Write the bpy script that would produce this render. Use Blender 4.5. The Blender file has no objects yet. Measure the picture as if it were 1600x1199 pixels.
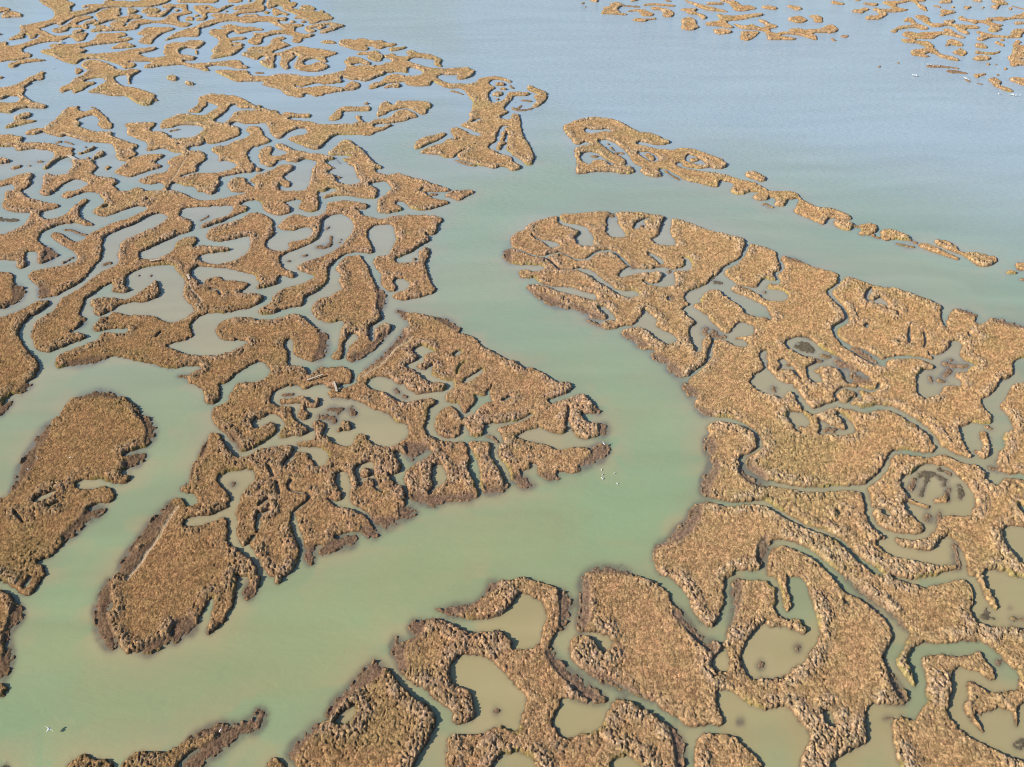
# Aerial view of a tidal salt marsh: brown vegetated islands, milky green channels, ponds and a lagoon.
import bpy, math, random
import numpy as np
from mathutils import Vector

scene = bpy.context.scene
C = scene.collection

# ------------------------------------------------------------------ camera, sky, sun, exposure
CAM_H, CAM_PITCH, FOCAL_PX = 110.0, math.radians(40.0), 1232.0      # metres, depression, focal length in 1600 px wide pixels
cam_data = bpy.data.cameras.new("camera")
cam = bpy.data.objects.new("camera", cam_data)
C.objects.link(cam)
cam.location = (0, 0, CAM_H)
cam.rotation_euler = (math.pi / 2 - CAM_PITCH, 0, 0)
cam_data.sensor_fit = 'HORIZONTAL'
cam_data.sensor_width = 36.0
cam_data.lens = 36.0 * FOCAL_PX / 1600.0
cam_data.clip_start = 1.0
cam_data.clip_end = 20000.0
scene.camera = cam

SUN_EL = math.radians(27.0)
SUN_AZ = (-math.cos(math.radians(14)), -math.sin(math.radians(14)))   # horizontal direction towards the sun
sd = Vector((SUN_AZ[0] * math.cos(SUN_EL), SUN_AZ[1] * math.cos(SUN_EL), math.sin(SUN_EL)))
world = bpy.data.worlds.new("World")
scene.world = world
world.use_nodes = True
wn = world.node_tree
bg = wn.nodes["Background"]
sky = wn.nodes.new("ShaderNodeTexSky")
sky.sky_type = 'NISHITA'
sky.sun_disc = False
sky.sun_elevation = SUN_EL
sky.sun_rotation = math.atan2(sd.x, sd.y)
sky.air_density = 1.0
sky.dust_density = 0.5
sky.ozone_density = 3.0
wn.links.new(sky.outputs[0], bg.inputs[0])
bg.inputs[1].default_value = 0.10
sun_l = bpy.data.lights.new("sun", 'SUN')
sun_l.energy = 5.0
sun_l.angle = math.radians(0.5)
sun_l.color = (1.0, 0.92, 0.80)
sun = bpy.data.objects.new("sun", sun_l)
C.objects.link(sun)
sun.rotation_euler = sd.to_track_quat('Z', 'Y').to_euler()
sun.location = (-60, -30, 200)
scene.view_settings.view_transform = 'Standard'
scene.view_settings.look = 'None'
scene.view_settings.gamma = 1.0
scene.view_settings.exposure = 0.54
scene.view_settings.use_curve_mapping = False
scene.cycles.filter_width = 1.0

# ------------------------------------------------------------------ shore outlines surveyed on the ground, in decimetres
LAND = [
[-3595,5502,62,2,13,-26,6,-8,35,-10,13,-14,-35,-46,-40,9,-12,16],
[-3345,5502,298,2,140,-121,53,-35,56,-26,37,8,58,-52,37,-45,29,-18,16,10,-7,45,-13,41,0,9,18,2,25,-19,24,-29,42,-81,32,-53,8,-19,1,-10,-24,0,-34,31,-65,32,-94,24,-18,-35,-1,-47,13,-44,-19,-19,7,-42,8,-14,34,-18,68,-65,40,-31,13,0,-8,26,1,10,16,-7,22,-24,42,-61,68,-70,145,-106,40,-35,33,-42,17,-15,90,-32,57,0,3,19,36,-19,69,6,19,-7,46,-25,49,-40,39,-44,19,-27,-8,-54,-13,-31,-40,-41,-14,-6,-69,5,-21,-17,-16,17,-55,0,-61,-29,-6,-13,0,-36,-12,-30,-55,-84,-9,-53,6,-44,-3,-17,-8,-5,-7,7,-12,18,-11,0,-12,-22,-13,-44,-15,-12,4,-10,22,-27,27,-12,18,-27,30,-29,35,-21,68,20,22,14,8,19,19,0,5,-6,5,-12,5,-32,14,-47,-3,-16,-8,-10,-14,1,-5,5,-13,23,-20,25,-20,6,-9,-10,-3,-26,-13,-29,-32,4,-27,-14,-19,-18,-29,-55,0,-18,6,-22,8,-15,14,-20,8,-7,25,-5,7,-5,13,-20,4,-11,-2,-10,-12,0,-14,-25,-14,-8,-38,-9,-17,-20,-39,20,-58,13,-49,29,-12,0,-12,10,-8,11,-5,20,1,5,20,5,1,7,-5,20,-8,15,-23,31,-103,69,-68,27,-29,-4,-51,39,-21,36,-1,5,35,-5,12,10,5,40,-10,26,16,13,-6,30,-7,8,-25,11,-56,44,-35,22,-10,0,6,-18,-3,-8,-19,12,-20,21,-497,889,-7,29,6,18,14,-11,19,-26,12,0,10,31,4,65,15,16,-4,13,-37,45,-40,21,-28,42,-71,66,-32,16,-37,-7,-34,56,-9,19,-2,12,6,52,45,-8,30,26,19,35],
[-2860,5502,170,2,93,-78,158,-53,101,-60,12,-8,10,-16,21,-11,15,-22,4,-23,-13,-10,-44,40,-31,-2,3,-14,10,-22,45,-27,25,-35,9,-19,3,-20,-7,-21,-60,23,-61,-8,-22,9,-24,21,-47,89,-32,49,-32,42,-29,28,-56,18,-73,43,-75,-17,-81,46,-1,14,25,10,-2,8],
[-2504,5502,94,3,51,-18,25,-26,-19,-64,-1,-10,12,-39,-13,0,-45,28,-38,55],
[-2256,5502,39,-3,-7,-12],
[-2164,5502,206,2,65,-102,17,-45,3,-32,-6,-10,-44,-9,-36,17,-47,50,-60,-8,-72,69,-21,44],
[-1853,5502,174,0,6,-20,-9,-12,-41,-1,-17,-20,15,-24,29,1,15,26,29,-12,3,-29,-11,-46,-7,-9,-35,8,-7,-10,3,-32,22,-24,72,-26,22,-33,-7,-24,-36,0,-47,32,-20,-2,4,-49,14,-44,32,-55,37,-47,6,4,-7,43,2,27,9,10,96,-78,16,-8,37,7,19,-17,4,-11,-17,-25,-24,-1,2,-21,-75,-9,-23,-36,-21,-15,-19,0,-30,29,-39,23,34,8,5,30,-76,15,-21,16,-20,25,-11,36,-7,42,-2,28,15,65,-13,86,-32,91],
[-1627,5502,192,3,50,-45,15,-26,-33,-126,5,-17,30,-21,12,-25,1,-30,-17,0,-34,16,-39,44,-9,22,-12,59,-22,63,-40,56,-14,12,-56,-9],
[-1359,5502,80,-3,-17,-38,-24,0,-15,9],
[-1014,5502,113,2,-2,-23,-9,-33,3,-13,6,-1,27,18,45,-9,-24,38,-5,15,1,8,58,0,7,-25,72,-37,12,-43,-4,-16,-34,8,-30,-27,-2,-10,2,-39,-49,7,-24,-9,-19,-16,-20,-41,-24,0,-36,41,-34,-17,-34,9,-25,23,-17,98,4,21],
[-746,5502,32,-3,-19,-12],
[-692,5502,28,2,6,-17,-1,-15,-7,-2],
[2593,5502,37,0,-18,-52,-12,-22,-29,-31,-36,-55,-18,-19,-49,-1,-21,-11,-10,-12,-14,-27,0,-16,15,-9,11,9,77,-1,3,-10,-9,-49,1,-19,17,-27,57,16,100,81,17,-8,-57,-70,-72,-69,-46,-65,-30,-25,-18,10,35,38,3,19,-5,9,-110,1,-13,8,-11,31,-13,0,-45,-39,-26,-8,-6,8,-1,13,9,44,13,35,60,46,10,12,8,18,-1,17,-51,-8,2,14,22,33,25,34,24,19,47,1,28,18,61,63],
[2921,5502,44,2,-5,-16,-64,-86,-22,-19,-30,-6,-5,14,29,46,13,30,27,28],
[3137,5502,116,2,-18,-41,-6,-27,-8,-19,-37,-46,-22,-45,-29,-20,-3,11,7,31,36,41,10,25,-3,20,-38,0,-14,-11,-21,-26,-3,-38,-11,-22,-29,-31,-8,0,-3,20,22,45,7,40,10,20,25,32],
[3424,5502,52,-7,0,-23,-19,-35,-16,-46,-20,-14,-24,6,-2,19,7,35,9,39],
[3052,5467,7,0,-8,-21,-63,-78,-34,-29,-8,1,0,19,8,14,48,38],
[3296,5467,7,0,-6,-56,11,-38,-6,-14,-19,-19,-14,11,10,81,7,20],
[-3258,5451,-30,-63,-8,-110,4,-58,10,-30,26,-38,19,-2,-1,10,-24,44,-8,24,5,27,19,0,12,-41,27,-42,14,-14,32,-8,-6,15,-33,55,-1,19,31,41,35,-3,8,-19,-3,-111,10,-43,27,-56,45,-76,8,-20,-28,-26,-15,-43,-46,-58,2,-45,14,-49,18,-39,20,-33,51,-76,59,-61,45,-42,78,-87,16,-87,-1,-39,7,-54,26,-64,13,-27,21,-31,32,-38,37,-33,89,-43,58,-35,26,-6,9,-9,10,-16,19,-46,19,-35,24,-27,79,-65,7,-10,-25,-2,-51,24,-13,10,-13,33,-6,9,-19,-5,-1,-8,9,-25,20,-24,-14,0,-23,16,-12,14,-13,26,-6,6,-13,-2,7,-22,14,-18,38,-33,81,-60,40,-24,22,-9,19,0,10,12,-19,29,-3,13,12,0,24,-13,9,13,12,1,9,-10,8,-28,5,-7,20,-10,20,0,29,33,21,60,5,33,-4,18,-13,20,-16,4,0,-6,13,-26,2,-14,-7,-16,-15,0,-4,24,-15,25,-9,8,-23,5,2,-9,19,-33,-2,-10,-28,-24,-24,0,-5,8,14,69,-3,27,-16,35,-29,51,-4,11,0,7,21,8,23,35,46,43,5,22,-6,46,-11,34,-25,48,-26,43,-48,54,-39,39,-70,87,-9,87,4,42,-3,61,-23,76,-14,33,-21,39,-34,49,-43,45,-103,58,-71,51,-34,10,-10,11,-9,17,-31,76,-28,56,-33,43,-116,115,-8,18,30,0,74,-41,18,-19,21,-55,11,-15,22,19,-15,45,-28,39,19,2,34,-30,14,-21,25,-52,17,-2,-3,27,-12,23,-67,78,-130,121,-81,52,-27,0,-12,-20,5,-12,33,-54,3,-17,-16,0,-34,26,-11,-26,-17,0,-17,25,-16,46,-8,12,-31,20],
[2766,5449,24,2,-4,-17,-9,-19,-98,-115,-27,-20,-20,20,21,45,27,44,-10,39,10,14,12,1,5,-26,17,0],
[3547,5449,18,-1,-45,-79,6,46,10,19],
[-1576,5414,19,-7,24,-31,8,-20,17,-75,19,-48,33,-42,68,-56,58,-9,30,34,4,33,-2,22,-8,38,-21,47,-2,16,13,40,10,8,12,-10,22,-46,7,-44,5,-14,63,-44,22,-26,8,-22,-2,-8,-43,8,-17,-9,-16,-15,-19,-53,0,-26,8,-37,9,-26,14,-20,42,-33,6,-21,-6,-13,-104,7,-14,-17,-6,-22,2,-34,7,-19,15,-9,19,19,12,-14,10,-22,6,-19,0,-13,-49,6,-30,-34,-21,-7,-47,7,-16,7,-9,13,-60,-7,-37,-16,3,-27,30,-32,50,-20,35,-1,17,-19,27,-8,16,-17,14,-37,11,-37,4,-27,-8,-29,21,-35,12,-35,7,-30,5,-38,-3,-33,20,-24,10,-30,7,-53,-7,-21,-22,-6,-7,-17,-30,0,-30,-11,-18,-24,-1,-13,8,-16,11,-7,30,-6,55,-5,3,10,11,6,39,5,21,-5,39,-27,41,5,5,-10,1,-15,-1,-16,-5,-10,-23,14,-10,-7,1,-14,11,-25,28,-27,86,5,8,-7,4,-12,-2,-10,-28,-26,2,-27,5,-23,6,-12,38,-38,25,-10,33,5,2,-5,0,-11,-20,-27,-27,-16,0,-8,7,-24,-4,-26,-6,-5,-9,4,-21,22,-3,9,2,26,-4,22,-4,13,-13,20,-34,20,-43,-5,-34,-33,-11,-25,0,-28,12,-44,-4,-18,-12,-11,-15,5,-24,24,-11,17,-3,15,10,40,-1,45,-4,8,-18,4,5,11,14,0,6,-9,28,5,19,14,8,24,48,16,5,11,-3,17,-3,8,-33,31,-45,59,-14,11,-61,6,-1,-21,-19,-10,-24,0,-41,31,-53,5,-43,-32,-22,-60,-34,-33,1,-14,12,-25,14,-47,3,-22,-5,-13,-6,-5,-50,5,-18,-5,-26,-24,-25,-37,-7,2,9,32,5,50,12,48,21,36,33,32,19,84,50,68,-5,12,-34,25,-9,16,-1,8,16,13,60,0,26,-11,1,7,-4,18,2,12,23,35,31,23,35,1,0,5,-4,11,-18,0,-26,-6,-29,-22,-21,0,-9,7,-6,16,-3,15,11,25,64,60,9,17,-2,12,-18,73,-6,11,-42,33,-57,33,-30,27,-12,16,-6,14,-2,18,6,9,22,-1,44,-25,31,-7,19,0,-3,17,-40,3,-46,26,-47,42,-9,14,-7,22,-5,9,-23,-13,-66,0,-27,15,-4,10,-1,20,22,33,-3,16,-108,90,-90,121,-68,49,-59,56,-62,80,-56,84,-47,58,8,2,73,-65,57,-41,29,-9,60,8,13,-8,18,-22,16,-36,23,-76,7,-39,10,-21,59,-40,64,-79,48,-38,40,-22,45,0,23,15,18,35,28,1,31,-15,14,-28,52,-1,26,24,18,83,17,28,4,29,-7,26,-13,18,-15,7,-26,1,-29,16,-26,38,-34,24,-40,8,-2,-15,-16,-1,-15,19,20,6,0,13,-34,77,-44,70,-9,34,8,60],
[-2239,5397,20,2,9,-11,65,-138,107,-145,79,-75,9,-15,6,-18,-32,-18,-86,-7,-34,15,-25,25,-33,57,-43,51,-3,12,9,25,22,1,0,10,-40,73,-44,59,-11,20,-3,17,9,27],
[-1124,5388,31,2,16,-19,-3,-29,-16,-27,-42,0,-32,27,19,31],
[1953,5320,11,-17,-10,-20,-40,-43,-14,-7,38,70],
[2830,5303,16,2,3,-57,21,-33,42,0,52,24,19,-8,53,7,-1,-21,-35,-88,-7,-24,4,-3,22,27,52,88,21,21,46,-7,27,8,28,-24,41,0,54,33,60,57,13,0,5,-19,-8,-25,-10,-19,-56,-46,-13,-16,-10,-20,-5,-79,-10,-10,-23,16,1,55,-18,16,-4,40,-80,-8,-29,-22,-22,-34,-36,-76,-25,-25,-13,-8,-28,8,-66,-8,-7,29,41,80,11,34,1,12,-7,10,-71,8,-45,-40,-34,-16,-53,-55,-41,-15,3,12,12,16,61,60,8,20,4,16,-11,46,9,19,17,25],
[2958,5303,20,2,-4,-14,-31,-27,-6,11],
[3214,5303,19,2,-6,-30,-18,-11,-6,19,3,8],
[1408,5295,17,2,13,-27,7,-62,2,-72,-3,-32,-9,-17,-80,0,-19,-13,23,75,9,96,15,33],
[1545,5286,84,-14,61,17,20,-17,-1,-14,-11,-10,-80,-34,-29,-27,-5,-27,8,-17,62,-1,77,41,88,95,15,10,0,-18,-11,-37,-53,-93,-4,-27,19,-18,87,15,11,-18,5,-31,-6,-36,-44,-81,-24,-17,-22,17,-4,63,-16,25,-79,8,-57,-30,-24,0,-9,17,18,31,8,36,-50,-15,-14,18,0,19,-8,18,-42,-34,-26,-60,-3,-36,29,-27,3,-15,-6,-15,-30,-27,-31,-16,-14,-48,-48,-52,-10,2,-2,7,4,14,45,58,9,15,13,35,4,19,0,15,-12,17,-40,-15,-34,-51,-11,0,-26,29,-22,0,-35,-49,-18,-9,26,48,55,78,81,16,51,33,13,19,15,36,27,78],
[3419,5244,21,3,4,-10,-5,-15,-31,-53,-1,32,7,33],
[1982,5228,18,0,-3,-32,-6,-19,-9,-11,-40,11,4,13],
[1404,5206,-16,-26,1,-20,10,-18,8,1,11,17,1,20,-6,24],
[1865,5204,2,-6,-9,-13,-55,-64,7,19],
[-3031,5171,12,-8,14,-19,3,-25,-15,10,-14,19],
[1222,5140,21,2,28,-16,11,-18,-2,-29,-12,-23,-40,-31,-59,-7,-3,10,2,12,16,49,22,35],
[2686,5139,1,-8,-4,-10,-58,-83,-8,-26,2,-10,57,-1,5,-17,-7,-10,-32,-24,-50,-23,-89,-8,-11,-12,-15,-29,4,-37,-13,-16,-14,-7,-25,0,-9,27,3,6,47,59,4,9,-36,-21,-65,-8,-15,-17,-24,-36,-15,-27,-22,-53,-26,-28,-33,-23,-22,0,-9,14,13,18,54,54,57,81,79,89,11,9,25,0,22,-44,55,23,22,20,43,72,38,50,26,26],
[3342,5139,15,-31,-7,-43,-75,-135,-61,5,-15,15,-6,31,23,20,57,1,13,10,18,26,24,83],
[-2575,5124,35,-14,36,-33,19,-27,2,-15,-5,-2,-47,23,-31,34,-8,18],
[-1122,5116,29,2,20,-37,43,-35,29,-57,36,-27,5,-8,4,-19,0,-13,-7,-9,-26,-9,-26,-28,-25,0,-69,29,-54,45,-16,17,-9,22,-4,38,2,46,5,19,21,3,20,-18,7,-26,-27,-36,2,-13,113,-89,15,0,10,14,-4,24,-21,41,-65,82,-8,21],
[2243,5108,6,-1,-25,-74,40,-46,57,-7,58,53,20,-1,7,-10,-3,-11,-36,-44,-95,-86,-25,-54,-26,-39,-16,-19,-17,-7,-5,9,8,66,22,-5,12,10,24,29,10,20,13,33,-2,17,-46,9,-13,17,0,33,6,22,-16,19,-2,17,21,34],
[-3340,5100,23,0,41,-47,16,-30,-3,-21,-29,-42,-64,116],
[-2673,5100,21,2,51,-31,25,-26,26,-48,26,-25,61,0,1,43,11,-6,13,-13,12,-22,8,-34,-2,-26,25,-10,41,-31,27,-32,7,-16,-2,-21,-17,7,-39,31,-34,36,-13,19,-7,22,-26,15,-12,-8,3,-21,13,-24,13,-18,84,-80,36,-17,16,-27,-2,-19,-30,0,-50,28,-48,44,-60,82,-33,55,-15,18,-108,73,-16,33],
[2817,5092,12,0,-8,-42,10,-20,-5,-10,-27,-28,-24,-33,18,-10,6,-20,-56,-25,-45,-38,-23,-32,-5,-21,5,-16,47,28,18,0,15,-42,62,-15,103,15,57,42,18,0,19,-28,21,16,16,21,8,32,-6,38,-32,25,26,20,28,10,8,33,1,28,5,10,30,20,35,42,10,3,9,-34,-6,-23,-25,-46,-31,-30,-7,-17,-4,-31,6,-38,14,-15,20,0,18,26,9,8,-6,-55,37,-31,-3,-22,-26,-46,-12,-7,7,46,-10,16,-36,21,-41,8,-19,-12,-8,-14,-6,-18,-11,-12,-46,-8,-41,-21,-16,28,-41,-21,-50,-48,-39,-16,-15,-16,-25,-40,14,40,2,16,-23,16,-3,48,-20,21,-43,-28,-21,21,-38,8,1,12,12,18,6,14,-8,12,-48,-8,-57,-21,-26,-16,-37,-44,-10,-2,1,15,17,31,25,30,67,30,48,55,1,-8,-7,-26,20,0,28,15,44,38,27,31,10,17,0,30,20,46,16,23],
[-2450,5084,66,-21,120,-7,66,-24,54,-48,12,-40,20,-30,70,-38,63,0,38,15,18,14,36,66,14,0,42,-46,16,-26,3,-11,-5,-12,-37,-8,-11,-17,2,-50,17,-51,14,-21,17,-16,73,-48,7,-9,4,-11,-10,-42,1,-20,32,-82,1,-19,-27,0,-24,13,-53,-13,-18,15,-20,28,-2,12,3,9,24,-6,-3,17,-52,72,-35,36,-32,20,-35,1,-11,11,-6,11,-2,10,39,22,37,0,31,-39,87,-150,18,-18,25,0,9,15,2,26,-12,37,-21,32,-42,35,-4,-2,5,-22,-8,0,-19,26,-2,17,-27,18,-33,62,-26,32,-33,23,-17,0,-34,-15,-3,-27,-23,0,-29,14,-29,21,-37,38,-34,59,-13,32,-39,17,-1,-4,32,-38,14,-33,1,-47,-6,-16,-16,0,-25,16,-24,29,-20,32,-5,74,14,8,-39,2,-13,-17,5,-33,-3,-9,-15,-8,-20,8,-27,22,-6,12,24,23,-61,35,-26,36],
[1929,5069,19,0,-17,-13,-38,-6],
[1029,5046,20,1,5,-9,14,-54,-2,-25,-17,-27,-23,-90,-26,-71,-15,-17,-30,10,-7,21,-1,28,21,106,1,58,9,23],
[-1120,5022,12,2,16,-17,20,-30,8,-20,-19,-8,-21,18,-20,37,-1,10],
[885,5000,49,2,34,-15,-5,-8,-76,8],
[1097,4992,16,2,0,-7,-3,-7,-25,-8,-11,7],
[1247,4992,18,2,-1,-22,-11,-28,-50,-78,-2,-17,6,-22,78,-31,36,-48,42,-29,5,-11,-3,-28,-5,-8,-29,0,-62,33,-59,15,-40,-1,-17,-7,-18,-26,-15,2,2,13,32,70,5,25,0,17,-18,33,-38,15,-6,20,4,33,21,20,68,16],
[-2379,4924,17,2,90,-86,59,-36,30,0,12,49,11,8,31,-71,63,-15,20,-19,12,-29,3,-19,-4,-9,-34,-7,-30,16,-18,39,-57,-7,5,-11,27,-25,18,-34,3,-45,29,-42,6,-19,-1,-11,-19,-1,-47,20,-50,42,-61,67,-10,23,-10,70,-5,15,-34,59,-35,37,-14,22],
[2858,4910,8,2,4,-21,40,-1,32,22,-5,-38,-22,-20,-9,7,-77,-7,-1,20],
[-1142,4881,35,-6,14,-17,11,-25,28,-1,59,-43,7,-9,2,-9,-13,-61,-1,-43,-9,9,-17,-20,11,-25,-1,-26,-12,2,-4,12,-4,24,-4,1,-20,-25,-45,5,-40,-26,-37,-41,35,-32,17,-49,2,-21,-4,-10,-28,-3,-2,-10,6,-20,-7,-19,16,-21,2,-20,6,-10,30,-2,11,-20,5,-20,0,-35,-19,-29,50,-35,46,-23,40,5,26,-22,4,1,-5,21,0,10,11,1,8,-22,-1,-21,21,-16,6,7,14,-35,26,-41,4,-13,-42,-39,-24,0,-4,-25,-11,-11,-20,0,-4,8,2,18,-5,14,-35,33,-19,11,-31,-4,0,18,15,20,2,13,-97,99,-7,15,-6,33,-9,17,-17,13,-16,0,-6,-21,-16,-24,-10,-6,-9,13,-11,57,-10,29,-2,56,-26,61,-3,25,-5,25,-10,26,-3,23,4,9,20,-13,38,-45,16,0,12,15,1,19,-10,37,0,18,59,118,-9,16,-27,26,-10,23,37,-5,17,15,25,47,-4,21,-9,19],
[1613,4873,16,2,10,-16,4,-22,-1,-28,-12,-24,-44,-56,-17,-9,-39,58,12,27,16,25,32,31],
[-1250,4866,26,2,17,-34,-20,-1],
[-1176,4866,7,2,17,-21,-6,-22,-11,0,-17,20],
[1718,4866,19,-5,9,-17,-20,-28,-5,-35,-9,-21,-22,-31,-20,-16,-43,-5,14,23,35,43,9,22,4,34,12,21],
[727,4844,12,2,21,-42,41,-15,11,-9,0,-9,-23,-3,-40,21,-23,0,-22,-20,-10,0,-18,23,-4,10,2,11],
[861,4844,20,2,15,-14,-20,-7,-15,8],
[-1807,4823,16,2,10,-9,10,-15,7,-23,3,-28,-15,-14,-32,47,-5,18,-1,15],
[-1753,4816,29,1,28,-33,8,-16,8,-27,9,-49,14,-32,28,-15,40,-1,20,-21,56,-82,51,-51,-5,-8,-27,19,-29,28,-47,56,-8,-9,-7,-47,-14,-34,-37,19,-41,-5,-11,30,-8,35,0,22,8,38,-4,40,2,53,-6,15,-11,17,-42,26,-5,10,-2,13],
[2003,4801,33,-5,10,-65,-4,-39,-11,-24,-18,-25,-1,-11,64,5,46,-41,-2,-9,-9,-8,-27,-7,-28,-22,-23,-26,-16,-42,0,-12,32,-26,10,-30,15,0,32,32,41,69,33,48,33,40,28,20,-30,-47,-15,-38,-65,-64,-21,-36,-3,-10,1,-8,25,5,7,-8,-2,-12,-11,-27,-8,-12,-14,-8,-19,6,-8,-8,-4,-9,-6,-35,13,-59,-13,-34,-7,-40,-11,17,-2,35,3,43,13,64,-7,32,-15,0,-33,-29,-49,-25,-10,-12,-14,-38,4,-24,12,-19,20,-6,3,-7,-5,-8,-69,-35,-56,5,-6,-10,1,-20,-3,-15,-6,-12,-31,-41,-41,-38,-38,5,-7,16,4,21,12,16,46,6,14,6,10,12,11,30,4,25,-3,15,-15,20,8,13,19,8,25,-17,47,0,9,7,7,46,-1,26,-16,52,2,7,54,14,33,-5,24,12,22,20,-6,22,-16,12,-36,-6,-44,15,2,8,56,55,22,28,29,51,-3,9,-51,0,-39,-20,-16,9,2,15,32,23,15,18,17,30,12,32,0,20,-58,15,-2,9,2,12,9,20,14,19],
[1060,4787,12,-3,-1,-30,-6,-29,-20,-26,-38,-29,-21,-39,-4,-24,12,-33,-42,-2,-21,-11,-18,5,-11,14,29,25,14,20,17,46,21,1,38,29,12,24,16,45],
[-2865,4752,27,2,13,-16,9,-18,20,-70,-2,-31,-20,0,-35,20,-51,42,-19,25,-10,25,-4,16,62,-7],
[-2808,4752,25,2,26,-14,55,7,12,-16,14,-25,6,-25,-8,-42,-15,-20,-20,0,-31,28,-43,57,-16,29],
[838,4738,32,2,8,-19,2,-49,-13,-45,-10,-20,-39,-29,-41,-45,-29,0,-8,15,3,13,11,24,35,0,27,35,8,25,2,34,7,47],
[-1745,4731,13,2,16,-15,16,-24,-20,-1,-18,22],
[-1469,4731,67,2,13,-19,-3,-15,-10,-7,-49,7,-22,16],
[2344,4724,22,-5,10,-40,20,-21,1,-27,-80,-46,-19,0,3,20,28,42,7,18,4,46],
[723,4718,35,1,10,-8,3,-10,0,-15,-20,-39,-52,-62,-52,7,-16,13,-14,28,32,-15,30,1,21,31,7,53],
[-1297,4704,11,1,23,-26,16,-7,11,32,6,1,15,-25,-33,-64,-4,-49,-14,-8,-10,11,-6,22,-18,98],
[620,4704,10,1,1,-6,-3,-7,-44,-43,-14,-29,-8,-54,3,-25,8,-10,5,-21,8,10,76,19,15,0,0,-16,-96,-29,-9,-29,-16,-20,-20,0,-18,20,-2,17,8,32,-1,11,-38,23,6,19,2,23,-9,63,3,16,15,16,61,-6],
[2499,4704,7,-5,-9,-13,-10,0,3,8],
[3088,4703,9,2,-3,-17,-13,-2],
[-2091,4683,55,-34,16,-20,7,-17,1,-18,-10,-28,-22,-7,-6,13],
[-1340,4683,6,2,9,-11,10,-23,3,-24,-11,-9,-12,12,-6,21,-3,19],
[-1991,4663,45,2,13,-7,26,-22,12,-20,9,-24,0,-18,-8,-15,-53,7,-24,21,-20,27,-8,35],
[1881,4656,21,0,-4,-36,12,-30,-2,-16,-22,-21,-10,0,-12,25,-36,29,-1,7,5,10],
[2524,4656,17,-4,-21,-7,-1,2],
[3006,4656,18,2,-1,-8,-21,-5],
[-2773,4649,78,-51,16,-19,-2,-20,-28,-32,-72,39,-12,13,-3,17,17,23],
[-2391,4651,0,-11,20,-27,7,-15,12,-41,6,-16,39,-42,9,-15,-8,-91,21,-27,32,-28,32,-35,4,-14,-4,-39,6,-14,22,-36,4,-13,2,-22,8,-10,25,12,47,75,-1,8,-7,8,-34,0,-22,-10,25,50,33,7,29,-12,23,53,21,24,45,0,16,-6,14,-15,41,3,52,39,-81,41,-45,4,-2,-16,-11,-6,-46,0,-40,24,-67,56,-20,-12,-40,7,-71,55,32,-11,36,0,1,8,-7,9,-120,88],
[-1557,4649,15,-13,15,-29,-10,7,-17,27],
[1158,4636,9,2,-3,-11,-28,-28,-62,-40,-64,-52,-50,-50,-33,-19,-14,-14,-11,-22,-3,-13,3,-29,9,-13,26,-19,31,-47,42,-46,44,-35,16,-24,-2,-9,-76,22,-24,17,-24,42,-17,55,-28,39,-10,48,11,27,16,25,43,42,39,60,43,47,33,20],
[2667,4636,2,-5,-9,-11,-37,-28,-2,6],
[2857,4636,13,-38,-8,-6,-9,28],
[2423,4629,15,2,1,-13,-6,-6,-12,7],
[3084,4629,14,-3,-28,-14,5,10],
[-1810,4623,15,-7,8,-13,5,-15,-2,-9,-16,8,-6,11],
[1220,4616,24,2,23,-26,29,-14,8,-8,-4,-15,-37,-41,-56,-13,-8,-8,-32,-59,-24,-20,-28,-1,-19,-22,10,-20,35,-7,10,-20,4,-49,12,-14,40,-6,17,-31,1,-6,-3,-13,-76,-41,-29,5,-6,7,-2,18,6,71,-2,35,-14,32,-20,14,-3,21,2,9,12,21,25,15,29,33,18,38,27,80,11,20],
[1469,4603,4,-1,-4,-14,-4,2],
[-1103,4596,39,2,13,-18,-2,-26,-11,-32,-15,-21,-19,0,-20,24,-6,14,-3,24,6,22],
[1526,4596,20,-11,4,-11,-4,-13,-72,-60,-15,0,-4,9,5,15,24,23,32,42],
[2610,4596,5,-2,-24,-24,-12,-18,-9,-55,6,-15,28,6,0,-6,-7,-11,-31,-29,-37,-49,-9,-30,2,-48,-5,-14,-26,3,-19,-13,-40,-51,-4,-15,2,-21,-4,-4,-13,65,6,8,42,26,10,11,3,16,-8,28,7,23,17,36,10,14,42,38,9,15,-19,34,2,11],
[2672,4596,6,-3,-5,-15,-9,-17,-21,-26,-7,0,3,13,10,22],
[2811,4596,6,2,0,-18,-5,-15,-12,-21,-11,-11,-4,11,10,28],
[2873,4596,7,-6,4,-65,-7,-9,-46,-28,-11,-12,-4,-17,6,-29,-8,-23,-19,-36,-11,-14,-43,-37,-9,-13,17,-32,-3,-10,-77,-65,0,4,22,21,12,15,10,51,-6,13,-27,-5,0,6,7,10,31,27,38,48,11,31,1,50,6,15,26,-4,20,15,46,55,6,18],
[-1632,4591,-11,-15,2,-9,7,-13,14,-14,12,-1,5,22,-8,15],
[1401,4583,9,-7,-1,-17,-8,-18,-17,-14,-52,-13,-11,8,10,22,22,21],
[2433,4583,-2,-29,15,-8,-2,-11,-42,-21,-15,0,6,14],
[2734,4583,14,-11,21,-65,-10,-6,-28,69,-100,-69,1,6,5,6],
[3041,4583,-12,-55,-8,-14,-15,0,-22,21,8,11,25,8],
[2495,4556,15,3,13,-13,-6,-7,-29,1],
[2939,4557,16,2,-2,-7,-8,-12,-29,-1,0,7],
[389,4550,6,-6,-1,-23,-3,-12,-7,7,2,23],
[2277,4550,4,0,-6,-15,-17,-14,-36,-26,-4,6,8,12],
[2342,4550,12,2,-1,-17,-20,-21,-10,0,-1,9,3,8],
[833,4518,26,2,1,-14,-11,-11,-103,-38,-26,6,-35,34,6,10,11,0,45,-19],
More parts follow.
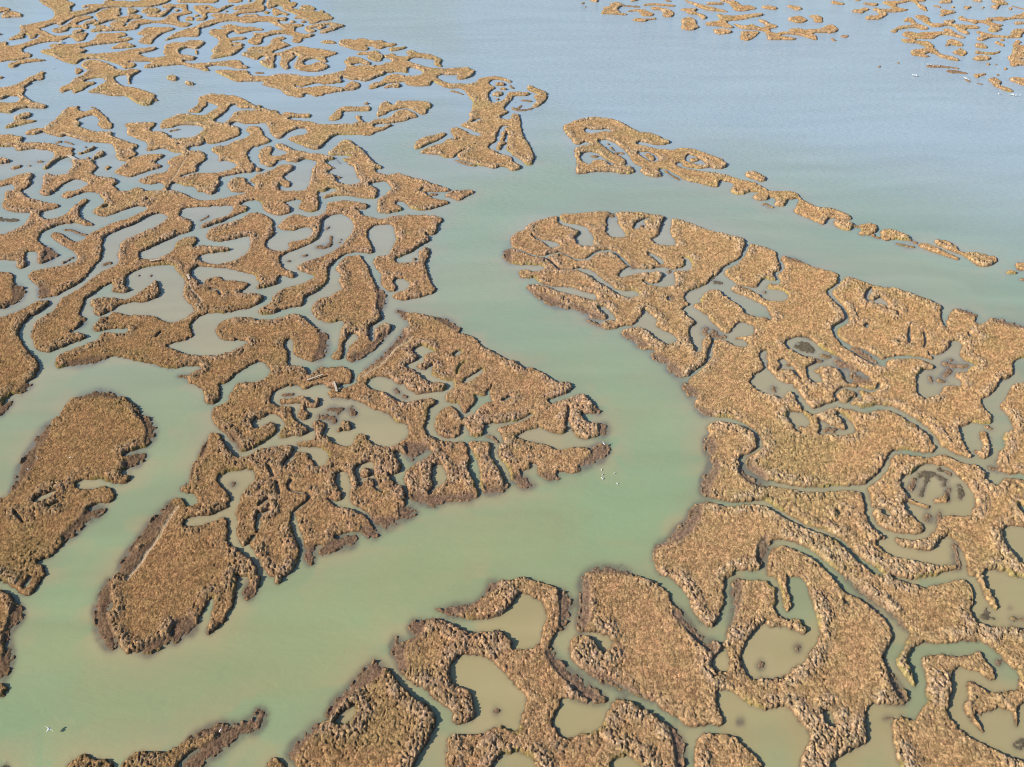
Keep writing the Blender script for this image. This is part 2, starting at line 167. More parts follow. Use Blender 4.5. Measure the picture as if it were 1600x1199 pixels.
[1910,4512,7,1,7,-23,-7,-16,-11,-11,-32,-12,-35,0,-8,8,10,10,42,20],
[1033,4486,61,0,15,-4,-1,-12,-20,-19,-52,-7,-17,17,3,19],
[360,4480,14,-11,6,-17,-4,-7,-15,12,-2,8],
[1709,4480,40,-3,-9,-14,-76,-50,-2,5,3,22,9,21],
[-1620,4455,55,1,40,-39,11,-23,4,-27,-18,-38,-51,-1,-30,12,-72,0,-29,7,-9,12,-3,13,2,19,-19,29,-3,9,2,9,100,6],
[2236,4455,50,2,6,-8,-2,-9,-26,-50,-16,-48,-16,-14,-48,2,5,16,9,16,25,9,16,19,2,23,-19,8,5,17],
[-2137,4449,76,-42,3,-6,2,-10,5,-8,-40,-48,-1,21,17,37,-45,35],
[-1477,4448,24,2,46,-19,4,-6,6,-30,11,-36,-5,-12,-54,-12,-18,54],
[435,4436,10,2,2,-14,-7,-31,2,-29,-5,-17,-8,0,-15,18,-12,25,6,15],
[617,4436,27,-35,18,-10,-20,-9,-34,-35,10,46],
[2455,4436,7,-2,-16,-9,-40,-34,15,-44,-41,24,-4,20,23,22],
[2866,4436,42,-23,0,-22,-23,-20,-65,-24,60,46],
[-1368,4424,9,0,7,-21,-12,0],
[815,4424,11,0,0,-9,-4,-8,-14,-6,-19,6,5,12],
[2357,4417,11,2,-2,-12,-7,-6],
[2943,4417,10,-2,-18,-14,0,6],
[1795,4411,7,-6,-4,-15,-7,-13,-20,0,0,12,9,16],
[-1358,4380,10,2,5,-11,1,-11,-8,-1,-4,7],
[785,4380,21,2,11,-6,1,-10,-5,-8,-27,7],
[2349,4381,5,-1,-8,-14,-12,0],
[2921,4380,5,2,0,-16,-11,-1],
[1647,4369,10,1,9,-23,28,-25,-1,-16,-37,-1,-22,12,-1,23],
[367,4338,5,-2,-2,-12,-21,-17,2,19],
[524,4338,21,2,12,-20,3,-27,75,-18,9,-6,0,-11,-17,-6,-68,18,-6,9,-9,-20,-10,-9,-6,-17,-3,-21,0,-27,2,-14,11,-21,25,-24,2,-6,-2,-9,-55,21,-56,-4,-11,12,0,11,18,57,2,19,-3,17,5,7,31,8,7,16,-2,30,4,13],
[1013,4338,51,-4,12,-12,-1,-11,-18,-10,-59,0,-9,6,4,17],
[1796,4332,54,-4,9,-13,-2,-15,-9,-11,-20,-14,-12,23,-27,19,-3,9],
[720,4326,87,-28,16,-12,1,-9,-4,-7,-23,-1,-76,30,-59,-18,-3,10,14,13],
[-1752,4303,21,2,20,-12,18,0,16,11,24,1,9,-11,21,-81,10,-17,31,-32,4,-12,-41,-47,-8,-18,1,-15,12,-35,24,-37,17,-12,36,-6,11,-9,2,-7,-1,-18,-9,-26,-15,-6,-62,45,-23,11,-41,11,-53,0,-37,-28,0,-21,12,-27,-2,-10,-10,-16,-23,-15,-115,-10,-33,-15,-6,0,-11,11,-4,17,5,16,25,17,-35,19,17,25,20,-5,32,-35,42,-5,-20,11,-29,36,-6,12,0,42,12,12,14,0,15,-12,27,-34,7,-23,-5,-26,4,-3,22,12,-7,22,-5,41,3,16,19,28,16,11,20,0,18,-21,38,-11,15,0,15,18,5,23,-5,49,14,14,-7,13,2,22,7,0,9,-18,4,-2,18,29,2,27,-11,32,-17,23,-16,13,-24,0,-7,-15,8,-127,-5,-31,-33,0,-48,18,-4,7,-1,9,4,9,31,1,16,16,12,30,4,62,-8,15,-17,-5,-12,12,-5,10,0,11],
[-1419,4303,10,-8,-23,-45,-15,-82,-5,-7,-37,-1,-16,-12,4,-26,16,-39,6,-21,-2,-30,-6,-7,-23,0,-8,7,-5,10,3,14,20,13,2,13,-3,12,-28,43,-19,33,-27,32,-12,20,-12,30,-6,27,41,-4,25,17,31,-30,33,-43,11,-7,15,50],
[2132,4291,7,1,14,-23,5,-14,-3,-9,-5,-5,-21,34],
[-1055,4285,28,-4,35,-43,11,-25,-8,-13,-32,0,-25,12,-8,10,-11,30,0,15],
[1399,4285,16,1,31,-40,6,-22,-11,-12,-22,-11,-8,5,-9,38,-11,21,2,14],
[2525,4285,6,1,29,-61,90,61,3,-5,-28,-23,-72,-46,-26,46,-6,19],
[369,4279,7,-6,-1,-21,-3,-10,-7,6,2,21],
[1264,4273,45,-4,17,-19,0,-16,-8,-15,-7,-7,-34,11,-18,25,0,17],
[2219,4273,11,2,1,-22,-11,-12,-9,0,-2,18],
[2280,4273,16,2,22,-22,-28,-15,-20,-26,6,50],
[2871,4273,15,-4,-49,-57,6,26,-13,15],
[-2580,4262,58,-28,19,-17,2,-16,-16,-18,-9,-28,-35,28,-34,18,-14,16,2,17],
[709,4256,29,1,26,-39,29,-25,4,-34,-3,-30,-14,-33,-11,-12,-27,1,-2,10,5,38,7,28,0,18,-16,32,-34,2,-4,27,4,10],
[2501,4256,6,1,1,-10,-5,-19,-10,-18,-11,-9,-1,15,9,24],
[2643,4256,7,0,-3,-12,-7,-15,-12,-16,-17,-12,2,12,7,15],
[-1535,4251,-5,-24,12,-15,15,-6,7,13,-1,11,-7,14,-8,7],
[2355,4250,29,2,1,-6,-34,-12,-2,3],
[2759,4250,30,1,-4,-10,-17,-6,-13,6],
[-1988,4238,20,2,13,-17,4,-13,1,-32,26,-35,7,-25,-8,-25,3,-9,54,-6,-7,26,0,6,15,11,23,1,23,-15,10,-18,5,-20,-12,-17,-41,-6,16,-53,-14,6,-40,36,-26,0,-28,-27,-23,-61,-15,1,-5,12,-2,16,6,26,-8,44,-6,12,-38,55,-7,18,5,39,13,41],
[1767,4238,11,2,7,-21,-7,-11,-30,-27,-20,-31,-26,5,-17,28,24,23,23,6],
[-1923,4232,25,-4,28,-24,9,-12,5,-14,-4,-28,-23,-22,-5,10],
[-1820,4233,39,1,22,-19,11,-26,2,-21,-17,-24,-52,6,-14,18,-8,15,-2,13,7,27],
[-1192,4233,18,-6,23,-42,48,-43,8,-13,-4,-16,-6,-2,-14,20,-12,7,-19,-27,-11,2,-7,11,-8,31,-15,46,-5,20],
[876,4232,15,-9,39,-2,-21,-29,-4,-10,-1,-14,8,-28,25,-24,9,-18,-1,-14,-7,-26,-7,-12,-8,2,-5,13,0,35,-4,19,-15,18,-29,6,-2,42,-26,32,4,10],
[-1669,4215,9,-6,5,-16,-5,-15,-7,4,-10,25],
[2149,4215,49,-43,-20,-22,-34,-17,-37,-33,-23,-5,5,12,28,33,8,19,6,35,9,16],
[616,4210,34,2,7,-6,28,-47,9,-25,-1,-12,-7,-15,-11,-7,-30,0,-12,13,5,44,-13,26,-28,0,-30,-16,1,9,16,18],
[1365,4210,3,-1,-3,-12,-4,2],
[2434,4204,5,2,10,-34,-6,-5,-12,28],
[2659,4204,5,0,-5,-9,-40,-28,0,5],
[-1417,4193,5,-3,0,-19,-7,-14,-2,7],
[2245,4187,4,0,-3,-7,-9,-8,-13,2,6,9],
[2833,4187,15,-4,-3,-9,-14,-2,-2,8],
[-2597,4181,19,2,27,-24,40,-50,10,-20,4,-15,-22,-1,-23,11,-48,-6,-18,24,-7,13,-4,16,9,35],
[-2501,4181,20,2,30,-17,43,-35,17,-25,7,-28,-53,6,-11,-11,-23,0,-10,12,-12,24,-11,50],
[-1221,4181,11,0,6,-9,6,-21,-3,-23,-12,7,-11,31],
[2535,4175,-11,-32,-1,-14,21,-13,5,-38,17,-16,38,22,18,-16,34,-6,-1,-9,-10,-14,-5,-10,6,-9,41,5,51,16,23,12,34,34,8,0,-22,-39,-18,-18,-58,-22,-42,-39,-1,5,6,19,-16,0,-24,-11,-37,-27,-22,-21,-8,-12,1,-20,-15,-30,-12,-15,-32,-21,-7,1,4,27,-9,13,4,7,20,18,19,22,-15,7,-6,14,46,17,37,27,20,24,3,15,-4,12,-40,-20,-15,-1,-15,32,-54,11,-89,-11,-47,-32,-15,1,-19,20,-16,-12,-12,-15,-3,-24,9,-27,29,-17,-19,-14,-22,-7,-3,-22,2,-18,-3,-7,-22,-13,-22,-27,-8,-1,-12,21,3,15,14,30,21,20,5,12,-1,21,-10,27,-13,11,-17,0,-12,-19,-6,-5,-3,39,-37,24,-1,13,7,29,9,13,9,2,-1,-25,6,-18,42,-21,36,-5,15,9,5,10,3,14,8,9,40,6,34,16,16,-22,35,16,41,38,35,13,12,14],
[2298,4159,16,-4,-16,-5],
[2738,4159,17,-2,-6,-7,-13,0],
[1201,4137,30,0,0,-8,-6,-14,-12,-15,-39,-17,-69,-47,-66,-17,-14,-17,-4,-9,1,-14,16,-57,-1,-10,-5,-11,-14,0,-44,35,-42,6,-9,6,-3,14,9,22,8,9,37,11,27,25,5,12,4,19,-5,58,5,9,12,0,7,-21,13,-6,35,0,58,11],
[2237,4126,11,1,-2,-11,-9,-5],
[2772,4126,11,-3,-18,-12,0,5],
[-1545,4120,20,-2,-10,-29,-9,0,-3,2,-3,10],
[-1276,4120,29,-4,9,-12,-3,-15,-59,0,-13,12,11,15],
[1454,4109,25,1,21,-17,4,-27,-3,-13,-13,-27,4,-21,-29,-17,-13,12,0,15,11,22,4,16,-10,38],
[1980,4109,23,1,13,-17,3,-20,-2,-12,-13,-31,-5,-20,-3,-26,2,-12,50,-5,16,-15,3,6,-2,42,3,5,25,19,22,0,7,-5,0,-12,-28,-26,-7,-21,2,-8,68,-6,26,-15,11,-17,-2,-7,-15,-11,-50,-2,-7,-7,-9,-15,-7,-56,-7,-7,-7,3,-12,25,2,32,10,48,-5,14,-31,15,-46,-30,-21,0,-3,6,-11,62,3,60,-13,47,3,12],
[-2082,4098,37,-4,6,-9,4,-19,-23,-22,-15,-53,0,-12,5,-17,10,-14,13,-6,16,10,-8,15,-2,12,6,28,19,28,12,-7,6,-5,5,-13,-2,-26,-15,-22,-14,-7,26,-31,8,-13,2,-14,-7,-11,-29,29,-49,0,-6,-16,9,-32,-1,-10,-25,-26,-17,2,-25,29,-8,22,42,54,-10,46,-3,71,18,34],
[1395,4098,13,-5,12,-43,0,-16,-12,-24,-22,-22,-18,-5,-17,10,-13,23,-4,32,7,14],
[-1573,4087,21,-11,12,-21,5,-18,-5,-17,-24,6,-7,11,-6,18],
[845,4071,23,1,7,-14,3,-51,-6,-64,6,-19,-3,-15,-35,-43,-20,5,-26,31,1,12,8,19,5,19,10,76,8,22],
[1919,4066,8,1,6,-17,-3,-32,-11,-39,27,-60,2,-32,-15,-11,-17,0,-15,34,-36,0,-73,-35,-22,-49,-14,16,2,17,11,11,23,12,9,17,25,27,55,10,11,12,10,24,4,14,-3,21,-4,7,-23,-4,35,50],
[606,4060,11,2,15,-16,20,0,39,16,19,-4,-13,-12,-39,-11,-20,-26,-15,-6,-41,23,0,8,5,10],
[1193,4034,9,1,21,-39,-6,-34,19,-11,14,-19,0,-10,-9,-10,-33,-18,-11,-23,0,-38,20,-21,9,6,11,16,17,11,35,-9,7,23,-3,20,15,11,19,0,34,-19,67,5,24,16,31,42,26,12,13,-12,1,-20,-4,-38,-11,-19,-18,-20,-16,-11,-63,10,-22,-11,-7,-17,3,-55,-6,-21,-7,-11,-8,6,-30,55,-44,25,-49,-1,-13,-10,-5,-16,13,-16,48,-20,5,-6,-4,-7,-22,-10,-39,9,-67,-9,11,52,5,47,1,22,-4,12,-29,21,-60,11,-14,31,-12,52,9,3,18,-41,17,0,32,20,8,0,10,-35,28,-10,16,11,5,10,5,18,2,20,-2,11,-16,42,2,10],
[-1006,4018,10,1,13,-16,-8,-15,-6,0,-17,17],
[752,4018,17,-4,-31,-11,-2,2,2,9],
[-1054,4012,20,-2,-4,-22,-20,0,-3,1,0,8],
[2408,3997,62,-4,13,5,3,-14,-25,-27,-10,15,-33,0,-24,-15,-3,12,3,15],
[-882,3981,23,1,30,-20,23,-6,10,-8,4,-17,-7,-15,-18,-12,-10,-37,-25,-23,-7,-22,-22,0,-5,6,-2,11,1,10,31,53,7,31,-2,11,-5,7,-10,6,-19,-6,-61,-57,10,-13,25,-17,1,-17,-9,-11,-18,0,-9,11,-16,32,-8,23,1,17,28,32,28,21],
[-1342,3950,31,-4,34,-25,24,-10,49,-1,7,-14,20,-1,23,-18,-9,-16,-32,5,-11,-6,-45,-48,-8,0,-12,16,-18,37,-15,-31,-4,-31,3,-21,7,-17,12,-20,15,0,24,19,27,-1,13,-11,1,-11,-5,-10,-45,-15,-8,-14,9,-17,9,-5,23,4,8,-5,23,-24,6,-12,-15,-9,-20,13,-21,1,-3,-13,19,-10,30,0,9,-6,3,-10,-14,-88,-9,-18,-33,-13,-33,-25,-9,1,-3,6,-6,38,1,41,-3,7,-16,11,-2,7,7,75,-8,47,-16,40,-7,12,-37,39,-10,16,-12,26,-6,23,2,10,14,16,55,6,-1,8,-15,16,-32,4,23,17],
[2684,3945,38,1,0,-5,-50,-87,-27,-26,-26,-16,-11,-3,2,7,47,56,7,15,0,7,-48,2,-4,11,5,7,27,17],
[-897,3929,17,2,3,-9,-1,-10,-17,-31,-17,6,-1,10,4,17],
[-2712,3924,59,-29,16,-11,12,-18,6,-21,0,-14,-16,0,-32,15,-7,10],
[-1694,3914,76,-3,25,-6,9,-6,4,-8,1,-14,-24,-38,-11,-34,-7,-64,14,-74,-2,-6,-13,0,-31,19,-24,21,-2,14,5,33,-5,43,-4,6,-18,0,-20,16,-4,7,8,32,-3,35,2,12],
[880,3914,12,1,18,-9,-15,-5,-15,5],
[773,3909,17,1,0,-8,-3,-1,-67,-2,5,7],
[2020,3889,14,1,8,-11,-3,-46,18,-61,1,-20,-5,-7,-14,0,-29,47,-36,10,-28,-16,-11,-12,-21,-28,-8,-6,-58,0,-4,5,-16,-5,-6,-7,-3,-6,-2,-12,1,-8,44,-5,5,-6,-2,-33,5,-23,-13,-25,-3,-11,-1,-44,-5,-34,39,-54,8,-21,3,-12,-2,-5,-26,11,-25,25,-10,22,-1,35,-12,14,-25,0,-16,-14,-4,-10,1,-8,16,-16,-1,-6,-4,-5,-58,22,-3,11,2,24,3,11,12,21,14,9,54,10,12,10,4,13,-1,24,-12,33,-10,9,-41,5,-3,6,-2,37,5,8,35,-5,7,7,5,11,-1,9,-22,27,8,21,17,27,8,9,9,5,16,-5,14,-24,10,-1,26,20,15,5,87,0,18,16,-5,22,2,5],
[945,3884,46,-4,24,-21,2,-7,-1,-11,-6,-13,-14,-11,-42,-10,-9,11,-7,22,1,31],
[2347,3879,80,1,4,-5,2,-16,-26,-47,-7,-21,7,-13,56,-5,32,24,25,10,41,34,31,9,-1,-8,-10,-9,-30,-23,-18,-18,-6,-17,11,-22,-5,-13,-15,-17,-16,-11,-9,0,-6,32,-16,19,-33,0,-38,-14,-15,5,-40,-4,-2,12,21,53,3,15,-4,1,-15,-16,-32,-53,-13,-12,-36,4,-20,-5,-24,14,-32,1,-36,-20,-37,-32,-10,0,-6,11,2,14,5,11,36,27,7,9,5,12,-8,37,0,9,6,8,22,-9,7,-34,15,-10,9,-24,60,5,20,13,14,21,21,47],
[-2007,3874,8,0,9,-15,-9,-33,-17,-10,-13,15,-3,8,4,21],
[1517,3864,15,1,20,-13,-14,-1],
[1063,3849,11,-8,63,0,1,-14,-32,-60,-25,-35,-18,-15,-11,0,-15,10,-2,19,23,56],
[-1805,3830,17,-4,8,-6,10,-17,3,-17,-2,-11,-20,-18,1,-8,7,-12,24,-2,12,23,6,1,12,-9,6,-10,1,-8,-11,-11,0,-9,-42,-32,-97,-33,-28,-44,-10,0,9,-9,40,-15,3,-8,-1,-15,-8,-20,4,-7,22,-5,106,5,52,34,5,6,-4,16,107,31,8,-6,5,-10,-6,-22,-13,-19,-40,-35,21,-14,24,-27,17,-9,49,-4,21,16,4,18,-3,10,-25,23,-4,40,-18,47,-3,17,2,10,22,28,47,-4,21,32,36,4,22,-10,8,-14,4,-12,2,-17,-11,-63,-4,-1,-26,17,-28,0,-13,-27,0,-18,5,-19,12,-24,9,-10,16,-10,40,-9,19,-13,2,-9,-2,-16,4,-15,-13,0,-17,8,-15,-6,0,-11,13,-19,24,-17,32,-1,75,13,52,28,23,4,18,-4,10,-9,27,-54,25,-19,3,-5,-14,-13,-19,0,-66,39,-58,4,-15,-4,-10,-19,2,-8,4,-7,25,-26,-12,-3,-10,4,-34,27,-52,25,-29,23,-12,0,-41,-15,-35,-5,-28,-23,-22,0,-8,5,-6,15,15,29,2,22,-14,9,-28,4,-4,-4,-61,0,2,-8,4,-8,21,-5,15,-13,4,-7,5,-14,0,-12,-4,-9,-26,-12,-7,5,-18,29,-21,20,-113,75,-61,-8,-9,-22,3,-24,-3,-19,-9,0,-58,32,-36,36,-12,7,-17,26,-42,23,-45,33,-5,11,4,12,7,9,20,5,5,21,-2,10,-3,4,-24,5,-7,7,33,24,64,-9,30,23,28,5,10,19,2,24,-2,28,-12,42,1,18,18,10,52,-5],
[-2362,3820,7,0,14,-17,-2,-14,-9,5,-8,11],
[1415,3819,15,-33,3,-10,-2,-6,-18,38],
[1090,3806,-13,-10,-7,-12,5,-15,7,1,12,14,6,12,-3,10],
[1511,3791,25,1,-1,-14,-14,-22,-13,-2,-12,25,5,8],
[2634,3791,2,-4,-16,-28,-6,-8,-12,-6,-13,1,13,16],
[-1050,3762,15,1,8,-17,-1,-14,-17,-12,2,-9,23,-30,35,-35,1,-6,-54,-69,-6,-22,13,-20,12,0,19,13,43,73,16,15,17,-1,24,-21,55,-14,79,-48,10,-10,1,-6,-37,-45,-6,-15,-1,-6,3,-10,19,-29,0,-9,-9,0,-22,12,-5,7,-10,21,-21,13,-21,-8,-18,-32,0,-19,2,-9,14,-20,8,-5,20,4,10,26,7,6,16,-1,30,-25,9,-16,3,-10,0,-6,-18,-37,-12,-12,-20,-4,-25,4,-32,15,-25,21,-7,19,-5,34,-2,49,2,43,-3,7,-19,16,-10,28,-5,-1,-3,-20,16,-20,3,-15,-6,-35,-12,-40,4,-17,20,-39,1,-10,-4,-8,-12,1,-8,10,-17,34,-8,19,-4,19,-2,31,-4,27,-8,23,-12,16,-14,-5,-3,-14,9,-48,4,-33,4,-20,12,-29,3,-14,-2,-5,-9,0,-14,8,-30,29,-22,43,0,16,25,-3,-15,32,2,27,-5,6,-18,-5,-6,-14,0,-21,-6,-13,-56,50,-20,10,-6,10,9,22,20,13,48,-8,17,10,3,9,-4,7,-71,-4,-8,6,-4,10,0,7,11,20,11,9,44,-4,6,6,13,29,-3,33,-8,32,0,13,15,25],
[1443,3753,14,-15,6,-14,-1,-11,-12,-10,-5,6,-3,20],
[-691,3738,20,2,22,-23,17,-10,19,-5,36,5,4,-22,4,-5,25,-14,24,4,5,-9,-3,-22,-45,-19,-1,-16,-11,-6,-30,4,-2,15,11,21,-30,-4,-27,9,0,-7,18,-26,6,-17,-1,-9,-12,-12,-26,0,-17,9,-74,63,-8,14,-8,44,5,14,30,10,33,-9],
[2214,3734,7,-4,0,-12,-5,-6,-13,0,1,15],
[2414,3734,8,-5,-14,-16,-14,-1,0,6,5,6],
[1983,3724,14,-9,8,-51,-1,-13,-4,-11,-5,-6,-16,0,-20,18,-13,0,-16,-13,-10,1,1,6,8,9,20,12,3,23,9,25],
[2272,3710,7,1,2,-17,-5,-11,-22,-21,-1,-13,6,-6,24,0,11,6,13,16,-2,18,6,11,19,17,10,-10,-13,-25,-3,-24,-21,-27,-8,-16,-10,-37,-29,-46,5,-20,-4,-21,-5,-13,-9,-12,-25,-29,-5,-10,-9,-26,-14,-21,-17,-7,-6,12,-55,0,-16,-11,-7,-1,-5,11,6,17,21,33,5,32,4,12,7,13,17,21,24,20,18,46,25,37,9,16,6,27,21,24,12,25],
[-846,3706,33,1,18,-15,8,-16,-9,-10,-44,9,-22,17],
[2170,3692,8,1,7,-15,1,-34,-5,-13,-8,-6,-3,30,-13,22,5,8],
[2411,3692,8,1,3,-6,-4,-10,-35,-22,-33,-30,-2,6,9,13,19,20],
[-1734,3687,14,0,8,-20,41,-30,6,-7,0,-8,-34,-15,-28,0,-23,-9,-16,6,0,11,13,29,1,29],
[2574,3678,-23,-42,-13,1,8,16],
[2075,3673,18,-3,5,-10,0,-34,-6,-17,-5,-6,-17,0,-18,15,-1,8,8,16,4,24],
[2495,3673,6,-7,-20,-24,-8,-16,-9,-8,-33,-15,-16,0,0,6,12,17,33,34,15,10],
[-2550,3660,12,1,55,-23,2,-8,-19,-5,3,-7,8,-9,24,-19,25,-5,16,-9,13,-10,7,-10,-4,-23,-27,-36,10,-26,-5,-7,1,-31,-5,-5,-5,8,-121,216],
[-475,3624,6,1,3,-9,-5,-16,-40,-37,-17,5,-7,10,-4,12,5,11,13,15,29,-9],
[1960,3593,10,1,5,-23,-5,-31,-8,-18,-22,-19,-6,0,-21,44,7,11,13,5,16,15],
[2520,3593,5,-4,-43,-76,-13,-10,-7,0,-3,19,10,18,16,20,18,19],
[2133,3588,-1,-21,-18,-24,-44,-27,-27,12,-25,1,-8,10,0,11,10,9,13,0,24,-17,42,4,22,12,6,10],
[2352,3588,-2,-6,-11,-14,-3,-10,9,-12,38,-4,42,17,12,0,2,-9,-12,-11,-17,-10,-25,-1,-40,-12,-18,27,7,24],
[-1385,3583,6,-6,11,-19,8,-21,5,-21,-11,4],
[-444,3571,8,1,17,-25,13,-10,60,-26,37,-47,10,-24,1,-17,-10,-19,19,-46,-6,-2,-25,29,-5,12,-2,31,1,11,4,7,-2,5,-55,26,-20,5,-24,-5,-15,-17,-4,-24,4,-11,29,-33,61,-44,24,-12,67,-4,39,12,32,0,12,-10,16,-21,4,-10,0,-13,-3,-21,-8,-21,-17,-26,-21,-16,-12,1,-7,22,3,15,6,12,-2,6,-35,-3,-31,11,-9,-4,-13,-16,-2,-8,0,-9,11,-26,21,-25,26,-23,24,-11,15,4,41,-4,25,23,4,10,1,20,5,12,21,15,33,12,22,0,16,-12,16,-15,22,-30,2,-8,-4,-4,-33,31,-16,8,-15,0,-15,-9,-13,-23,0,-18,5,-13,19,-25,3,-10,-3,-9,-15,-28,-8,-42,4,-7,4,-43,4,-25,6,-10,19,-1,21,24,12,29,9,31,0,18,5,14,15,4,45,-7,19,-8,-1,-8,-6,-14,-61,-2,0,-34,-11,-27,-6,-27,-17,-45,1,-8,16,-17,3,-11,-12,-18,-14,-12,-3,-8,0,-15,2,-8,12,-13,29,-1,0,61,16,1,6,-4,3,-9,3,-24,4,-114,4,-41,10,-49,16,-57,5,-36,3,-33,-1,-24,-6,-38,-4,-6,-11,0,-15,37,-12,21,-9,10,-12,6,0,24,-8,7,-3,7,-4,25,3,127,-14,37,6,9,19,6,1,3,-1,5,-31,3,-9,-8,-4,-16,-17,-120,-3,-8,-11,-13,-7,-22,2,-9,4,-6,35,-43,15,-11,20,-8,6,-7,1,-22,6,-25,9,-9,11,-6,3,-7,-2,-12,-5,-6,-19,-10,-3,1,-8,15,-12,12,-22,3,-13,-12,-6,0,-13,12,-18,2,-8,5,-64,42,-5,6,-9,19,-1,19,11,20,21,9,1,5,-2,5,-16,-6,-7,-5,-22,-44,-7,-11,-20,2,-5,4,-7,13,-11,6,-11,0,-23,10,-26,4,-1,5,6,11,29,36,14,11,25,12,12,33,11,9,12,-4,-11,50,-9,30,2,7,6,6,15,3,13,-9,8,-9,14,-26,17,-20,10,-6,15,-3,9,9,2,8,-2,7,-7,9,-19,15,-21,27,-15,7,-13,12,1,7,21,24,10,40,1,16,-6,10,-1,6,8,32,3,19,2,31,-1,29,-5,25,-14,39,-11,47,-17,42,-6,8,-17,5,-20,-7,-19,7,-24,19,-21,34,-17,15,-7,-3,-5,-20,1,-19,-2,-4,-74,0,-18,20,-2,19,-2,6,-11,1,-70,-22,-3,-5,0,-16,-11,-7,-24,-28,-15,0,-4,6,1,26,4,12,20,23,24,16,-3,34,29,43,6,4,53,-30,18,0,26,11,18,16,5,12,0,20,-27,39,-31,17,-13,-5,-2,-26,5,-30,-2,-5,-13,8,-35,0,-42,-8,-3,-5,2,-24,-34,-29,-10,-27,-15,-12,-12,0,-33,21,-25,-3,-22,22,-11,4,-8,-5,-2,-18,3,-9,14,-15,2,-7,-13,-12,-38,-8,-12,-7,-7,0,-16,14,-17,0,-17,-10,-28,-29,-15,4,-20,17,-4,-4,2,-9,10,-23,7,-6,56,7,32,18,26,0,49,-25,23,0,3,6,0,21,2,14,11,22,6,5,20,-8,8,-9,7,-20,-3,-23,-9,-18,-8,-7,-41,-8,-55,-34,-21,0,8,-8,5,-11,-20,-2,-4,-6,-9,0,-10,8,0,12,-10,0,-20,10,-6,-11,1,-9,3,-6,-10,-14,-13,0,-16,16,-24,2,-34,58,-11,12,-80,48,-2,4,0,5,11,13,-10,13,-20,8,-18,-4,-48,4,-10,-11,-11,3,-27,20,-63,65,-25,21,-14,18,48,16,19,-11,26,-8,22,-4,21,3,4,-5,5,-16,17,-29,16,-10,4,3,65,-3,23,22,62,-4,51,-26,37,0,32,8,32,15,36,38,16,9,2,7,-3,21,6,26,-21,57,-2,18,2,25,14,17,12,9,15,-4,23,-22,46,-58,2,-7,-5,-7,-10,0,-25,19,-21,0,-19,-21,-2,-7,4,-7,29,-5,14,12,11,-11,36,-1,43,13,0,18,20,11,8,12,4,15,-2,9,-10,19,-31,20,-3,22,21,2,11,21,6,-6,11,-23,8,-9,39,-5,12,14,4,13,-3,10,-16,23,1,7],
[-608,3558,19,1,7,-6,12,-32,8,-7,10,-16,0,-32,-3,-23,-7,-19,-17,8,-33,34,-3,8,-2,15,6,17,-1,5,-9,5,-41,-4,-6,12,3,12,11,10,11,4,22,-8],
[-1407,3549,14,-2,-14,-5,-4,3],
[2215,3533,-11,-10,-3,-6,14,0,3,6],
[1997,3493,39,-3,6,-9,-3,-11,-12,-18,-9,-7,-14,-5,-31,5,-10,9,3,11,9,11],
[2363,3493,32,1,5,-18,-4,-15,-7,-8,-30,-12,-33,4,-1,11,9,20,10,10],
[2047,3468,26,-36,-3,-4,-13,17,-12,17],
[2181,3469,-14,-8,-16,-1,1,-14,8,-14,12,0,35,26],
[2317,3468,3,0,-6,-7,-56,-33,1,4],
[-2319,3460,30,-3,27,-13,70,-42,8,-8,10,-18,5,-19,-10,-5,-14,9,-35,33,-17,9,-59,25,-57,8,-7,7,3,5],
[-2054,3460,71,-12,9,-5,-1,-7,-48,-8,-35,-25,-7,-9,-2,-33,-5,-9,-15,5,-14,19,-8,18,2,13,29,41],
[-1788,3439,33,-3,60,-38,10,-10,7,-13,26,-19,8,-19,5,-8,25,-16,34,-3,-3,13,1,1,35,0,16,-9,2,-8,-1,-17,-11,-33,2,-26,5,-21,20,-44,1,-11,-7,5,-7,10,-33,89,-4,7,-18,-4,-20,-15,-6,-14,1,-8,5,-10,27,-43,32,-34,26,-15,34,-7,75,-50,32,-27,9,-13,10,-52,-2,-36,-3,-7,-12,-3,-59,46,-13,15,-30,40,-67,1,-42,27,-56,8,-3,5,1,3,13,26,3,30,8,31,1,20,-5,19,-5,12,-15,14,-16,7,-25,-4,-17,-15,-9,-19,3,-12,9,-8,32,3,9,-5,4,-5,-19,-41,-1,-37,-8,-17,-17,-15,-2,4,-1,21,-12,13,-17,-4,-6,-24,-7,0,-9,8,-13,23,-3,17,3,18,16,23,-7,53,15,43,1,48,-5,20,-5,9,-30,24,-8,9,-8,13,-7,27,0,12],
[1615,3427,7,0,-6,-7,-53,-7,7,7],
[1624,3423,9,-4,0,-14,-11,-4,-1,16],
[1994,3398,9,0,-2,-17,-6,-5,-7,1,-1,12],
[2029,3398,6,0,-3,-8,-5,-9,-5,-4,-1,4],
[2263,3398,5,0,-9,-17,-4,-4,-1,4,2,7],
[2295,3398,8,1,0,-8,-15,-14,-8,-1,0,6],
[1749,3386,17,1,57,-24,30,-20,3,-7,-21,-4,-24,19,-73,1,-9,9,1,12,3,6],
[1534,3378,5,-2,-4,-19,-5,-5,-8,2,3,12],
[2048,3346,8,1,-1,-10,-14,-13,-6,0,-3,5,2,9],
[2189,3346,14,-3,0,-6,-14,-13,-6,0,-1,13],
[-1805,3338,8,1,14,-8,13,-14,6,-12,-4,-30,-6,-4,-12,18,-16,35],
[1798,3319,22,1,53,-41,-38,-1,-41,11,-14,15,5,7],
[2359,3303,5,0,-7,-14,-4,-6,-9,-5,-38,1],
